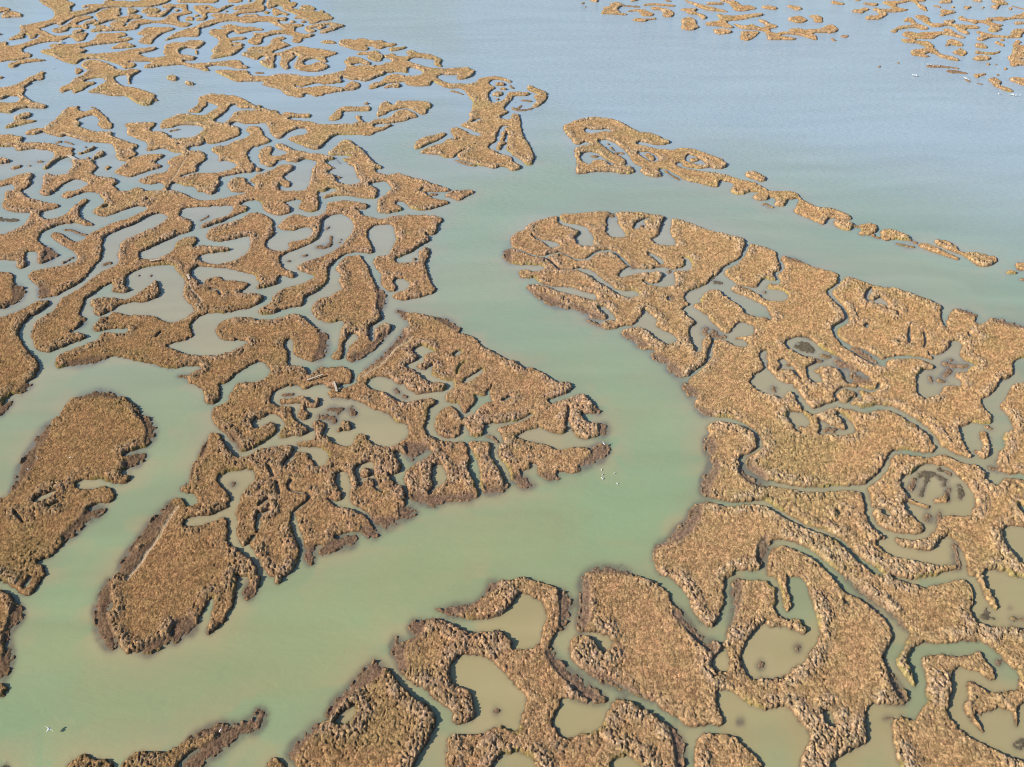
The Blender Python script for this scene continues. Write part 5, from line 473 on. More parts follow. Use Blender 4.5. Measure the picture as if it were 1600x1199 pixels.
[-277,1591,5,-1,17,-14,8,-3,20,1,35,-17,24,-2,8,-3,37,-38,2,-5,-1,-5,-5,-7,0,-3,2,-4,21,-6,11,-7,9,-10,16,-27,5,-6,30,-21,22,-22,10,-8,2,3,4,-3,21,-20,7,-3,12,-1,11,-4,13,-12,13,-19,5,-4,21,-10,18,0,3,-10,0,-5,-3,-7,-6,-6,-8,-5,-34,-17,-1,-3,-1,-8,1,-3,3,-3,3,-2,3,1,15,11,5,2,16,2,6,4,7,7,5,3,11,1,7,-6,8,-16,5,-11,5,-10,8,-8,0,-4,-5,-4,-9,0,-18,5,-4,0,-3,-3,-2,-6,2,-8,3,-7,4,-7,7,-6,7,-1,9,4,5,1,7,-4,6,-5,3,-5,0,-7,-3,-7,-2,-3,-11,-6,-29,-8,-8,0,-7,3,-8,9,-4,13,-8,35,4,21,0,8,0,11,-1,3,-1,1,-2,-2,1,-15,-1,-8,-7,-34,-2,-23,-1,-4,-2,-3,-3,-1,-12,1,-25,16,-9,1,-13,-2,-13,-4,-11,-5,-6,-4,-5,-9,-2,-5,1,-3,2,-3,12,-7,49,-11,16,-12,8,-4,7,1,14,6,10,3,15,0,17,-7,2,1,3,8,3,3,9,6,8,1,10,-6,1,-5,-2,-13,-4,-10,-12,-11,-14,-10,-33,-17,2,-3,-2,-2,-13,-4,-7,1,-12,2,-7,0,-2,-1,-2,-2,0,-3,6,-8,1,-3,-3,-3,-16,0,-6,2,-7,4,-4,5,-2,4,-1,4,0,14,-1,6,-3,4,-5,2,-6,-1,-2,-4,1,-6,-1,-4,-14,-5,-6,0,-1,-2,2,-6,3,-4,16,-15,8,-10,1,-3,-3,-3,-9,-3,-7,1,-10,5,-15,17,-2,15,-3,11,-13,23,-8,17,-1,7,2,10,3,8,2,3,4,2,2,5,-3,15,-3,7,-4,6,-4,4,-1,3,3,4,18,9,8,4,8,1,10,4,19,14,7,8,0,5,-3,1,-12,-12,-13,-9,-8,-4,-7,-1,-2,4,-13,-6,-23,1,-15,-5,-3,-4,-2,-4,-2,-18,-3,-8,-3,-2,-3,-1,-7,1,-9,3,-3,6,-1,11,-2,8,-8,8,-4,-5,-2,-7,0,-14,0,-3,-2,-4,-4,-3,-8,-3,-8,0,-17,6,-4,3,-4,7,-3,5,-2,9,1,22,1,11,3,10,4,6,16,11,4,1,3,-2,7,-8,7,-19,4,-8,3,-4,4,0,7,8,12,6,6,5,4,13,5,8,9,10,8,3,16,0,12,4,19,10,1,7,-1,2,-12,-8,-16,-13,-3,-1,-6,3,-5,10,-3,19,1,12,4,17,-2,1,-4,-15,-2,-3,-6,-3,-2,-3,-2,-16,-4,0,-9,7,-10,-8,0,-3,8,-8,-1,-6,-13,-22,-6,-13,-2,-1,-3,1,-7,12,-6,20,-5,1,-5,-2,-6,0,-8,3,-3,5,-1,11,2,7,10,14,9,16,-6,5,-1,11,-2,3,-19,0,-10,5,-17,12,-4,8,3,23,-2,8,-2,5,-7,-17,-5,-7,-7,-2,-9,4,-3,4,-2,5,1,2,10,5,6,8,2,9,-2,13,2,4,12,6,5,-1,1,3,-1,4,-8,12,-11,6,-7,3,-8,0,-9,-4,-9,-7,-2,-7,2,-5,7,-8,6,-9,1,-6,-1,-7,-7,-7,-11,-5,-4,-4,-2,-5,2,-9,7,-5,12,-3,6,-6,27,-38,42,-1,0,-8,-3,-10,-5,-5,-22,-1,-18,-5,-15,1,-7,4,-8,6,-11,18,-11,1,-19,16,-19,11,-7,2,-10,-1,-13,-10,-3,-8,0,-10,-3,-1,3,-8,4,-7,7,-5,8,-4,14,-2,5,-2,30,-27,13,-7,17,-2,36,13,10,0,7,-2,2,-3,1,-4,-1,-5,-13,-15,-2,-6,1,-27,-3,-12,-1,-8,5,-20,4,-8,10,-9,9,-7,10,-4,15,-3,9,0,19,3,3,-1,2,-2,2,-8,4,-21,5,-22,0,-8,-3,-16,1,-5,18,-42,2,-8,0,-11,-3,-5,-5,-4,-6,-2,-8,0,-10,3,-6,1,-19,-2,-4,-2,-11,-8,-6,-2,-9,0,-3,1,-2,2,-2,5,-3,-1,-7,-2,-4,1,-6,4,-5,3,-5,8,-14,42,-1,8,0,9,2,6,13,17,21,17,8,8,3,7,0,5,-5,8,-3,3,0,-5,-2,-5,-18,-9,-4,-5,-4,-8,-4,-2,-4,1,-3,3,-8,17,-5,3,-11,0,-4,-2,0,-7,1,-3,9,-13,4,-8,3,-9,1,-8,-3,-6,-6,-5,-4,-1,-10,1,-1,-3,2,-7,3,-7,6,-6,8,-6,9,-4,4,-4,5,-13,3,-12,0,-6,-3,-5,-1,-3,24,-15,3,-3,1,-4,-4,-7,-10,-6,-8,-1,-8,4,-2,-3,-1,-11,-5,-8,-7,-4,-8,1,-10,4,-10,6,-4,5,-9,18,-6,7,-26,16,-4,7,-7,48,-2,6,-5,12,-5,5,-8,5,-6,0,-7,-3,-3,-5,0,-3,2,-11,4,-11,13,-26,4,-11,0,-4,-6,-2,-17,7,-3,-1,0,-1,10,-10,10,-8,7,-3,21,-6,16,-6,13,-8,3,-4,7,-12,10,-11,4,-6,2,-4,1,-6,-1,-3,-2,-2,-8,-2,-6,3,-7,7,-6,4,-4,3,-4,0,-18,-3,-19,-7,-2,-2,0,-2,3,-4,4,-2,15,6,5,1,13,1,2,-2,1,-3,0,-4,-2,-4,-4,-5,-12,-8,-29,-9,-12,-8,-2,2,-1,3,0,3,5,13,-2,2,-2,1,-7,1,-2,-5,-1,-13,1,-23,-2,-2,-2,0,-3,3,-7,10,-1,4,-1,8,1,6,-4,12,-10,24,-13,23,-8,19,-3,5,18,24,4,12,-1,6,-6,6,-6,2,-17,3,-11,4,-3,3,-3,7,1,4,3,7,0,4,-3,0,-4,-8,-1,-3,1,-5,4,-9,5,-5,9,-3,9,-2,11,-1,4,-2,3,-3,1,-3,-2,-8,-4,-7,-17,-22,0,-4,-1,-7,6,-25,5,-13,6,-12,11,-17,4,-9,2,-12,0,-8,-3,-10,-8,-21,-10,0,1,-8,-1,-6,-3,-3,-2,1,-2,3,-6,13,-8,0,-2,2,-11,14,-21,32,-3,8,-6,3,-3,3,-1,2,-1,6,2,6,4,3,-3,9,-4,-5,-8,-17,-3,-1,-3,1,-4,6,-11,18,-2,6,-2,16,-4,11,-5,13,0,6,1,20,-2,17,1,11,7,14,9,9,-9,32,-10,3,-22,0,-12,-2,-12,-6,-6,-5,-5,-7,-1,-7,2,-4,7,-12,8,-8,10,-9,7,-10,6,-11,1,-5,-1,-11,-3,-4,-10,-4,-7,-8,-7,-4,-25,-1,-8,-1,-4,-3,-5,-8,0,-4,2,-4,3,-3,7,-3,4,0,7,0,24,8,10,6,10,8,2,1,2,-1,4,-3,2,-5,13,-44,1,-4,5,-7,2,-3,12,-6,16,-10,14,-10,13,-13,6,-21,7,-1,3,-16,0,-7,-2,-9,1,-7,-12,-6,-6,0,-3,13,0,4,2,3,1,7,-1,7,-2,5,-4,7,-16,0,-1,-2,4,-21,4,-24,1,-22,-3,-10,-5,-13,-6,-11,-7,-9,-3,-1,-2,2,-2,4,0,48,-1,5,-2,5,-4,6,-2,1,-1,1,-2,-1,-2,-5,-4,-18,-2,-12,2,-20,-3,-12,-2,-3,-9,0,-4,-2,-1,-2,-4,-11,-2,0,-2,2,-5,8,-1,-5,-5,-5,-10,-9,-13,-8,-7,-1,-14,4,-11,-1,-7,3,-9,8,-7,8,-12,16,15,-25,0,-3,0,-2,-4,0,-7,2,-11,6,-9,7,-8,10,-6,9,-4,8,-9,20,-6,16,-2,12,0,8,2,12,2,19,1,1,3,-4,2,7,0,3,3,1,-1,25,0,10,4,11,0,3,0,7,2,9,11,45,11,32,8,15,4,3,4,-1,4,-4,2,-3,1,2,-2,3,-6,6,-2,4,2,2,6,3,3,1,5,-2,4,-5,8,-12,4,-2,8,0,4,1,2,4,3,8,0,4,-3,8,-3,3,-3,2,-4,2,-25,5,-2,1,-1,2,0,4,8,15,1,9,0,8,-5,17,-1,7,1,7,4,11,0,49,2,17,3,9,3,1,7,0,5,-3,5,-5,24,-40,5,-6,14,-13,7,-4,11,-1,5,2,11,10,5,2,0,8,33,10,26,3,8,-3,3,-3,2,-5,1,-5,-1,-7,-11,-18,-1,-10,0,-2,1,-1,5,1,11,11,2,6,0,14,4,4,5,0,7,-2,8,-4,11,-16,9,-17,4,-2,6,0,7,3,3,3,3,6,2,12,-2,11,-4,8,-8,6,-8,5,-6,2,-14,1,-22,3,-6,2,-3,4,0,2,5,1,17,2,8,4,5,4,1,7,-2,12,-11,24,-1,5,3,3,6,1,4,-1,9,-6,4,-5,1,-8,0,-7,-5,-15,1,-2,11,-3,14,-16,9,-6,10,-3,17,-3,6,3,3,4,1,4,-1,15,1,5,2,3,3,2,3,0,9,-4,3,-4,5,-10,12,-12,8,-4,12,-3,14,0,8,3,16,14,7,9,3,12,1,7,-2,15,-2,5,-4,4,-4,2,-9,2,-7,3,-7,7,-6,11,-6,6,-14,8,-33,15,-26,19,-12,6,-15,3,-28,1,-4,2,-5,9,0,5,5,8,4,2,16,-1,4,1,8,5,14,14,5,0,-1,12,0,13,5,15,4,9,13,16,18,31,20,40,16,39,1,17,3,7,12,6,2,3,0,6,-6,15,-14,20,-18,16,-3,11,1,3],
[849,1532,-9,-4,-3,-3,-1,-7,1,-2,6,0,4,3,5,10,0,2],
[943,1520,-3,-3,-18,-41,-8,-24,1,-2,2,1,3,4,21,51,4,12],
[457,1518,6,-1,1,-6,-3,-8,-4,-5,-5,2,-1,6,2,9],
[476,1509,5,0,3,-7,-2,-11,-1,-4,17,-4,2,-3,-1,-4,-2,-2,-4,-1,-25,5,-10,4,-14,8,0,4,2,4,1,0,19,-8,3,12],
[-826,1502,-7,-25,1,-3,3,0,6,24,-1,4],
[969,1499,-3,-3,-7,-29,-4,-11,-11,-17,-1,-3,1,-1,2,2,12,18,5,12,8,31],
[1073,1499,-3,-4,-1,-14,3,-5,9,-6,3,0,1,4,-8,7,-3,5,1,13],
[1335,1499,-13,-13,-8,-5,-15,-7,-3,-4,3,0,15,6,8,5,14,15,1,3],
[664,1481,-15,-6,-13,-8,-5,-5,-3,-6,-1,-3,1,-13,3,-6,13,-14,31,-18,6,-7,15,-2,2,-4,-1,-3,-2,-1,-16,2,-7,-9,-15,-10,-5,-5,-3,-11,-2,-13,2,-29,27,0,3,13,1,11,-3,9,-7,9,-1,5,28,9,16,-1,5,-2,4,-5,4,-19,-1,-29,18,0,2,28,2,6,2,2,9,-3,4,-3,6,-11,7,-5,7,-1,4,-5,-1,8,-3,10,-6,11,-8,9,-2,1,-4,-5,-3,0,-13,18,-4,-5,-4,-2,-7,1,-5,5,-4,19,1,5,2,2,8,1,4,-3,7,-8,2,-5,0,-4,3,3,1,1,-4,11,-6,11,-17,20,-12,11,-4,9,-1,17,-3,6,-6,6,-12,6],
[898,1464,-10,-4,6,-4,10,0,8,4,-7,4],
[666,1458,11,-2,7,-5,7,-18,0,-4,-1,-4,-5,-5,-6,-1,-17,6,-8,6,-4,9,0,6,3,5],
[784,1437,7,-1,6,-5,19,-38,7,-16,-9,2,-13,9,-19,26,-9,18,2,3],
[-116,1430,-6,-4,-11,-11,-1,-6,2,-5,4,0,13,13,3,5,0,4],
[-1308,1416,14,-10,19,-21,5,-6,3,-7,2,-5,0,-4,-5,0,-13,7],
[713,1413,8,-1,1,-1,-1,-6,-4,-5,-6,-3,-6,0,-5,8,0,4,1,2,4,2],
[607,1397,-4,-1,-5,-5,-1,-4,1,-12,-2,-6,-9,-14,-1,-4,18,7,12,-3,5,-8,7,-19,4,-6,1,3,-2,26,-8,34,-5,11,-3,1],
[986,1397,4,0,1,-4,-2,-5,-4,-3,-4,0,-1,3,3,5],
[-97,1396,-17,-18,-5,-11,-5,-29,1,-3,1,1,1,3,3,22,3,7,2,6,16,17,1,3],
[968,1385,2,1,13,-7,10,-2,24,-1,0,-2,-2,-5,-4,-4,-34,1,-15,9,0,2,2,5],
[617,1383,3,0,1,-3,-2,-7,-3,-3,-3,0,-1,3,2,7],
[1270,1376,16,0,-5,-10,-2,-1,-15,1,0,4,3,4],
[-66,1365,-7,-5,-31,-37,-4,-7,-1,-6,14,0,7,10,20,18,4,7,2,7,-1,9,-2,3],
[967,1361,5,0,1,-4,-4,-7,-17,-17,-5,-1,-2,3,2,7],
[915,1337,4,0,0,-7,-2,-10,-2,-5,-3,-3,-4,1,0,4,2,11,2,6],
[928,1325,5,0,10,-3,2,-3,-1,-4,-4,-3,-14,3,-2,3,2,5],
[1,1310,-1,-1,0,-8,3,8],
[1089,1309,43,0,-2,-13,-9,-37,-1,-9,5,-12,-3,-4,-6,-5,-11,-7,-10,-9,-25,-31,-6,-9,-3,-6,-1,-5,9,-10,1,-5,-2,-3,-16,-23,-5,-10,1,-4,5,-3,0,-4,-8,-26,-1,-8,4,-4,10,1,-4,-4,-1,-3,-2,-2,-5,-2,-9,0,-26,-6,-34,-4,-29,4,-20,6,-9,0,-4,3,0,2,2,2,0,4,9,-1,5,2,5,4,5,6,18,26,4,4,8,3,4,4,6,10,7,23,2,3,5,5,19,10,4,5,3,6,2,9,7,31,-2,9,-4,7,0,5,1,4,5,5,10,7,9,9,28,37],
[562,1300,5,0,3,-4,-2,-9,-5,-5,-5,0,-2,5,2,8],
[-252,1296,4,0,3,-6,3,-2,2,-4,0,-6,-2,-1,-3,0,-4,5,-3,3,-2,6],
[713,1289,9,-2,11,-7,2,-6,-1,-4,-3,-3,-8,-3,-6,-3,-12,-15,-5,1,-7,11,-1,8,4,10,4,5,7,6],
[-887,1283,19,-1,27,-10,18,-9,1,-2,0,-2,34,-22,5,-6,12,-16,9,-9,16,-12,15,-16,7,-9,2,-4,2,-6,1,-18,-1,-11,-3,-9,-7,-7,-31,-14,-2,-5,1,-5,2,-2,2,-2,6,0,31,11,3,-1,2,-2,1,-10,-2,-7,-7,-9,-16,-12,-5,-7,0,-5,2,-3,3,-1,9,-1,5,-2,2,-9,0,-3,-3,-3,-8,-3,-7,-1,-17,5,-17,7,-12,2,-18,1,-9,-2,-2,-2,-5,-9,0,-4,4,-8,3,-3,4,-2,11,-2,12,0,10,2,7,3,8,0,8,-2,6,-2,6,-5,7,-7,2,-6,-1,-8,-3,-5,-6,-1,-15,0,-4,-2,-9,-9,-2,-6,1,-1,4,-2,7,4,14,4,5,0,2,-1,2,-4,0,-3,-3,-7,-5,-6,-12,-8,-6,-8,-8,-23,-7,-13,-5,-4,-1,-9,-3,-14,-5,-12,-5,-4,-9,-1,-5,-3,0,-1,2,-2,9,-5,8,-6,6,-8,2,-5,1,-3,-4,-1,0,-25,-1,-6,-2,-2,-6,-3,-3,0,-7,2,-43,25,-7,4,-2,-4,-19,-25,-7,-2,-11,3,-5,4,-5,4,-25,25,-5,1,-2,3,-3,5,-1,8,1,6,5,5,-1,3,-8,3,-11,1,-8,4,-24,17,-18,15,-3,4,-195,348,21,-22,27,-20,6,-7,5,-7,-2,7,3,-1,12,-8,16,-14,37,-40,38,-37,19,-21,9,-12,15,-23,6,-8,19,-21,0,-3,32,-21,10,21,-2,3,-2,21,-2,8,-8,23,-3,12,-2,14,1,44,-2,29,0,19,5,14,3,1,4,-7,-2,7,0,8,1,5,5,9,1,9,-2,23,2,10,13,11,-9,-2,-4,1,28,20],
[-478,1277,11,0,2,-3,1,-2,-1,-3,-23,-1,-2,3,-1,2,1,3],
[-233,1274,3,1,2,-4,3,1,2,-2,2,-4,-1,-3,-3,-3,-4,4,-3,1,-2,4,-1,3],
[-871,1265,18,-6,9,-1,4,2],
[-450,1265,5,0,10,-4,11,-14,4,-2,6,0,-2,12,1,4,5,0,3,-4,3,-19,-4,-7,-17,1,-3,1,-3,4,-1,-1,-2,-12,1,-5,5,1,5,-4,3,-2,2,-4,-4,-10,-4,-4,-10,2,-5,5,0,8,2,3,-2,5,-1,9,2,20,-5,1,-19,-4,-20,-1,-2,1,-4,4,-1,7,3,4,20,1],
[-1108,1252,3,0,8,-4,29,-23,7,25,3,2,3,0,2,-2,0,-6,-2,-24,-2,-9,-2,-5,-6,5,-23,19,-15,14,-5,6],
[-339,1240,2,0,4,-4,4,-15,5,-5,1,-3,0,-3,-1,-4,-4,0,-7,7,-3,6,-3,14,0,5],
[-383,1232,28,1,2,-2,2,-4,0,-3,-2,-1,-7,-1,0,-10,-3,-1,-2,1,-1,3,-1,7,-14,1,-2,1,-2,5],
[582,1221,-9,-4,-3,-3,-3,-5,0,-12,2,-17,4,-11,7,-12,3,-3,3,1,1,3,-4,18,13,-7,3,1,5,4,6,7,2,4,1,5,-1,6,-3,8,-5,9,-8,6],
[675,1215,-4,-2,-2,-4,1,-3,11,-24,0,-7,-2,-6,-2,-4,-3,-1,-3,1,-20,15,-7,8,-11,15,-3,1,-1,-3,-3,-27,-2,-8,-7,-10,-1,-4,2,-2,4,-1,35,-3,17,0,11,4,5,3,5,4,5,9,1,7,0,8,-2,12,-6,11,-9,9,-2,2],
[-398,1211,4,1,23,-5,7,-6,5,-9,1,-4,-1,-4,-4,-1,-2,1,-6,8,-24,5,-3,3,-2,4,0,5],
[-346,1191,3,0,11,-9,6,-7,0,-7,-1,-2,-14,-1,-5,-2,-5,-5,-3,0,-1,4,6,11,2,7,0,7],
[423,1186,19,-1,20,-6,7,-4,12,-11,5,-11,3,-15,-1,-8,-3,-14,-4,-7,-6,-5,-25,-13,-5,-5,-4,-7,-2,-6,0,-7,1,-10,8,-17,16,-22,7,-6,8,-4,2,3,2,1,47,-15,28,-5,14,1,22,6,53,-1,1,-18,-1,-6,-8,-35,-2,-19,3,-12,8,-11,6,-5,10,-4,-19,-3,-4,-2,-3,-3,-1,-4,1,-10,3,-6,7,-7,8,-6,7,-4,51,-14,13,-1,16,2,9,0,3,-1,6,16,5,27,3,4,3,1,1,-1,1,-2,-4,-19,-4,-14,-5,-16,-2,-2,-2,-2,-1,0,-2,2,-12,-4,-17,-3,-4,-2,-7,-5,-13,0,-9,-3,-15,-2,-7,-1,-12,1,-9,2,-4,3,-12,-1,3,-3,11,-7,33,-16,7,0,21,8,41,9,6,0,3,-2,3,-10,-2,-11,-8,-20,-6,-7,-4,-3,-1,-2,-2,-5,2,-15,2,-4,5,-4,8,-5,9,-2,31,-1,9,-1,5,-2,7,2,11,1,31,1,11,2,13,5,9,4,5,4,14,11,5,6,2,5,0,3,1,7,8,14,4,6,6,8,5,5,10,8,6,2,6,0,-62,-111,-12,2,-10,0,-12,-3,-18,-7,-8,-4,-15,-12,-19,-12,-20,-14,-11,-9,-2,-3,-2,-3,0,-9,-1,-2,-2,-4,-2,-4,4,-2,11,-3,5,-1,14,1,11,3,22,11,12,4,2,-1,1,-2,-2,-6,-12,-13,-1,-4,-1,-3,2,-2,1,-2,-2,-4,-12,-14,-7,-6,-8,-5,-17,-12,-9,-5,1,1,3,3,23,21,3,2,1,3,-1,1,-6,0,-3,1,-13,6,-6,1,-6,-1,-10,-3,-8,-3,-3,-2,-6,-7,-6,-10,-2,-2,-1,-1,0,2,13,25,2,4,0,3,-1,2,-4,2,-1,1,-8,-3,-3,-2,-2,-3,-3,-4,-11,-25,-2,-2,-1,1,1,2,4,10,1,7,-1,2,-3,2,-7,3,-7,2,-4,0,-23,-7,-4,-1,-5,0,-2,-1,-2,-3,0,-2,3,-21,0,-4,0,0,-1,0,-4,6,-6,16,-1,6,0,10,1,5,2,3,2,2,5,2,2,3,2,4,2,13,4,6,2,2,3,1,3,-1,8,-5,12,-11,7,-2,16,1,15,3,3,1,3,2,3,7,2,2,8,9,2,6,-2,9,-6,14,-5,9,-5,15,-6,6,-10,6,-8,2,-10,0,-18,-3,-23,-6,-6,0,-7,0,-12,3,-5,0,-6,-2,-15,-7,-7,-6,-7,-7,-3,-6,-2,-12,-1,-13,0,-19,-1,-4,-1,-1,-1,0,-3,7,-7,25,0,5,0,8,1,4,3,4,10,8,7,7,5,5,8,13,4,7,-1,9,-1,0,-1,-2,-2,0,-13,29,-8,12,-8,10,-13,12,-14,20,-6,10,-2,9,-2,0,-9,16,-16,25,-9,12,-8,7,-14,10,-9,4,-12,4,-11,0,-12,-4,-8,-4,-5,-20,-19,-27,-3,-7,-2,-2,-11,-3,-8,0,-8,2,-7,0,-9,-3,-5,-5,-5,-5,-11,0,-5,-23,-3,-28,-5,-12,-7,-14,-10,-14,-7,-6,-4,-1,-3,2,-8,7,-5,6,-3,10,-4,15,-2,19,-4,11,-17,28,-17,0,-4,9,-2,10,-2,15,1,12,2,7,4,8,4,4,8,5,9,4,6,4,3,4,3,8,4,4,14,11,15,13,4,6,4,14,6,11,6,5,14,5,9,2,6,0,30,-12,7,0,19,6,11,0,34,-5,2,-5,14,-14,18,-15,19,-16,10,-6,22,-9,15,-10,5,-6,18,-38,4,-6,11,-12,9,-13,14,0,-9,16,-15,17,-6,9,-17,37,-6,7,-16,11,-23,11,-8,4,-18,14,-18,17,-19,20,0,5,-20,2,-10,-2,-13,-4,-20,-1,-11,2,-23,8,-14,6,-6,4,-2,6,2,10,5,16,6,12,9,13,5,9,7,21,0,10,-4,6,-2,11,1,15,4,18,3,4,9,5,2,3,1,6,-2,13,3,8,12,6],
[966,1177,10,-7,0,-2,-2,-3,-3,-1,-9,6,0,3],
[1122,1177,1,-2,0,-2,-2,-2,-16,-7,-3,1,2,3,2,2],
[638,1169,18,0,1,-1,-1,-4,-2,-3,-3,-2,-17,0,-1,2,1,4,2,3],
[951,1161,5,-3,1,-7,-1,-7,-6,-19,-16,-32,-4,-5,-4,-3,-3,-1,-6,0,-3,3,-4,12,0,4,2,4,2,1,8,-9,2,1,3,3,8,14,3,8,2,17,2,7,5,9],
[1121,1161,1,-1,0,-2,-4,-9,-4,-7,-15,-17,-5,-8,-6,-14,0,-3,1,-1,17,9,1,-1,-2,-4,-4,-4,-17,-12,-5,-3,-6,0,-2,1,-1,3,1,5,16,32,13,19,5,7,6,5],
[-56,1149,4,0,13,-4,4,-4,9,-12,0,-4,-2,-1,-9,13,-6,4,-13,4,-1,2],
[1157,1145,-28,-50,-31,-11,3,3,25,24],
[-83,1128,35,-2,4,-2,2,-10,-4,-16,2,-8,10,-21,8,-11,4,-6,5,-14,3,-15,3,0,2,-7,1,-4,-2,-5,-6,-8,-12,-8,-9,-3,-7,1,-3,2,-3,5,-6,13,-1,3,-1,27,-5,29,-5,17,-9,21,-9,19,0,1],
[844,1093,9,-9,7,-5,25,-14,10,-6,3,-4,6,-14,-4,-2,-2,-4,-1,-14,3,-7,7,-6,4,1,4,2,12,11,4,4,1,2,1,1,31,-5,9,0,36,5,-2,-5,1,-13,3,-3,4,0,12,6,9,7,14,14,1,4,-2,2,18,12,13,7,37,14,-21,-38,-26,-20,-20,-18,-11,-12,-9,-14,-4,-10,-4,-11,-1,-5,0,-6,7,-6,10,-2,-33,-59,-16,-15,-8,-10,-14,-19,-15,-21,-11,0,-1,-1,-16,-16,-15,-19,-7,-7,-13,-13,-9,-7,-6,-3,-2,1,1,4,4,6,9,9,27,24,9,10,7,11,3,1,1,8,-3,5,-7,3,-13,-1,-15,-5,-7,-5,-6,-5,-19,0,-3,-3,-2,3,-19,0,-1,5,-2,5,-3,2,-9,3,-15,0,-7,-3,-5,-4,-7,-8,2,-1,-4,-11,-2,-10,4,-24,0,-9,-2,-6,-2,-3,-3,-2,-5,6,-1,7,0,17,4,23,0,12,-12,1,8,27,5,23,0,10,-2,12,-2,5,-3,6,-6,2,-8,-2,-5,-2,-4,-3,-8,-10,-7,-6,-9,-6,-7,-2,-16,1,-17,5,-13,8,-2,5,0,5,1,0,20,-4,14,0,18,4,15,8,27,25,-4,-1,0,5,10,25,2,3,1,1,3,-1,0,-2,-10,-28,2,2,3,8,4,4,4,2,8,0,14,-4,7,-1,7,2,6,2,7,4,4,4,6,8,7,10,6,10,4,14,2,8,-2,16,-6,25,-5,12,-10,15,-8,5,-11,3,-9,0,-17,-4,-13,-8,-15,-12,-19,-8,-11,-12,-3,-6,-1,-12,1,-22,0,-4,-3,-5,-11,-9,-3,-4,0,-4,1,-9,2,-8,11,-16,4,-13,-2,-7,-2,-3,-4,-3,-5,-2,-8,-2,-11,0,-19,4,-7,3,-9,3,-5,5,-6,7,-2,7,3,21,2,4,6,2,8,0,-1,-3,0,-6,3,-6,9,-6,5,3,1,2,0,3,-4,15,-2,1,-7,4,-17,-1,3,14,2,11,0,20,17,11,11,8,20,18,9,10,17,26,9,12,5,3,14,1,24,-7,19,-3,8,1,23,7],
[-281,1076,-18,-11,-3,-4,-2,-5,1,-6,14,-34,4,-6,3,-2,3,14,3,5,4,2,8,-2,2,-4,2,-5,1,-7,-1,-5,5,-3,12,-10,3,0,1,1,-1,3,-8,12,-4,8,-9,23,-2,9,-2,16,-1,6,-2,2,-3,2],
[-145,1072,-5,-3,-5,-7,-3,-7,0,-6,6,-18,4,-17,-2,-8,-4,-9,-1,-12,8,12,18,18,4,7,2,5,0,12,-1,6,-6,16,-2,5,-4,4,-4,2],
[-470,1063,-1,-1,1,-3,15,-25,3,-1,0,4,-15,25],
[-282,1058,4,-1,1,-2,5,-7,2,-4,-1,-6,-2,-3,-3,-1,-6,1,-4,1,-3,8,1,6],
[820,1056,2,0,17,-10,1,-3,-1,-3,-3,-2,-3,0,-16,10,-1,1,1,3,2,3],
[796,1050,13,-2,6,-5,10,-12,1,-2,-2,-4,-3,-3,-3,0,-10,12,-6,4,-5,0,-13,-22,-8,-11,-15,-20,-2,-1,-3,0,-1,1,1,5,19,25,13,23,-1,0,-12,-6,-2,2,1,5,3,3,14,7],
[762,1031,3,0,2,-1,0,-3,-2,-4,-13,-19,-5,-4,-2,0,-2,4,2,5,14,20],
[-529,1023,4,1,3,-2,3,-6,-1,-5,-5,-1,-2,2,-3,6,0,4],
[-445,1021,-1,-1,1,-2,11,-26,2,-3,2,-1,1,1,-1,2,-11,26,-2,4],
[814,1019,3,-1,0,-3,-2,-4,-3,-2,-3,1,0,3,2,4],
[843,1019,4,0,1,-3,-3,-14,-4,-9,-10,-14,-6,-3,-2,1,0,3,1,4,10,14,4,16],
[1084,1019,2,-1,-24,-42,-1,3,5,17,4,7,7,8,4,5],
[818,1008,3,0,1,-5,-13,-19,-2,-8,-2,-4,-7,-2,-19,0,-3,1,0,2,2,2,6,4,16,4,14,22],
[-1064,1000,0,-1,2,-2,8,-7,25,-13,9,-4,13,-4,3,0,0,2,-1,4,-2,2,-19,12,-26,9,-8,2],
[-853,1000,-15,-6,-10,-8,-5,-9,0,-2,3,-4,3,-2,5,1,14,8,9,12,1,4,0,5,-1,1],
[-156,984,-2,-3,1,-6,1,3],
[-450,981,-15,-15,0,-2,1,-2,2,-1,1,1,13,14,1,2,-1,2],
[731,978,3,0,13,-9,15,-7,2,-1,-2,-4,-2,-1,-2,0,-19,9,-10,7,1,4],
[-1052,973,1,-3,16,-8,11,-4,2,0,-1,2,-2,2],
[-834,973,-8,-7,-7,-4,-1,-2,1,-2,2,0,5,2,10,9,0,1,0,2],
[929,965,-3,-2,-1,-6,0,-5,2,-5,2,-2,4,2,7,5,10,11,-2,2,-4,0,-5,-2],
[-441,954,-14,-10,-3,3,-2,1,-2,0,-1,-2,0,-9,8,-31,3,-8,2,0,1,2,1,7,-2,19,-3,12,14,12,0,3],
[592,953,-2,-1,0,-7,0,-5,2,0,4,4,1,5,-4,4],
[-958,950,-4,-18,0,-9,2,-2,2,0,0,12,3,13,-1,3],
[-906,950,0,-1,2,-3,16,-13,12,-12,3,0,-3,4,-11,10,-17,14],
[750,942,4,0,2,-2,0,-4,-2,-6,-1,-2,-6,-4,-3,0,-2,2,-1,4,2,6,2,2],
[890,917,-7,-1,-7,-5,-5,-5,-3,-5,-4,-10,-2,-5,-2,-18,1,-13,3,-14,5,-16,21,16,12,10,19,17,12,14,8,9,7,15,1,7,-5,4,-10,0,-18,-1,-2,-1,-1,1],
[886,886,2,0,1,0,-1,-2,-2,-2,-1,-1,-1,1,1,3],
[911,886,2,0,1,0,-2,-3,-1,-1,-2,-1,-1,1,1,2],
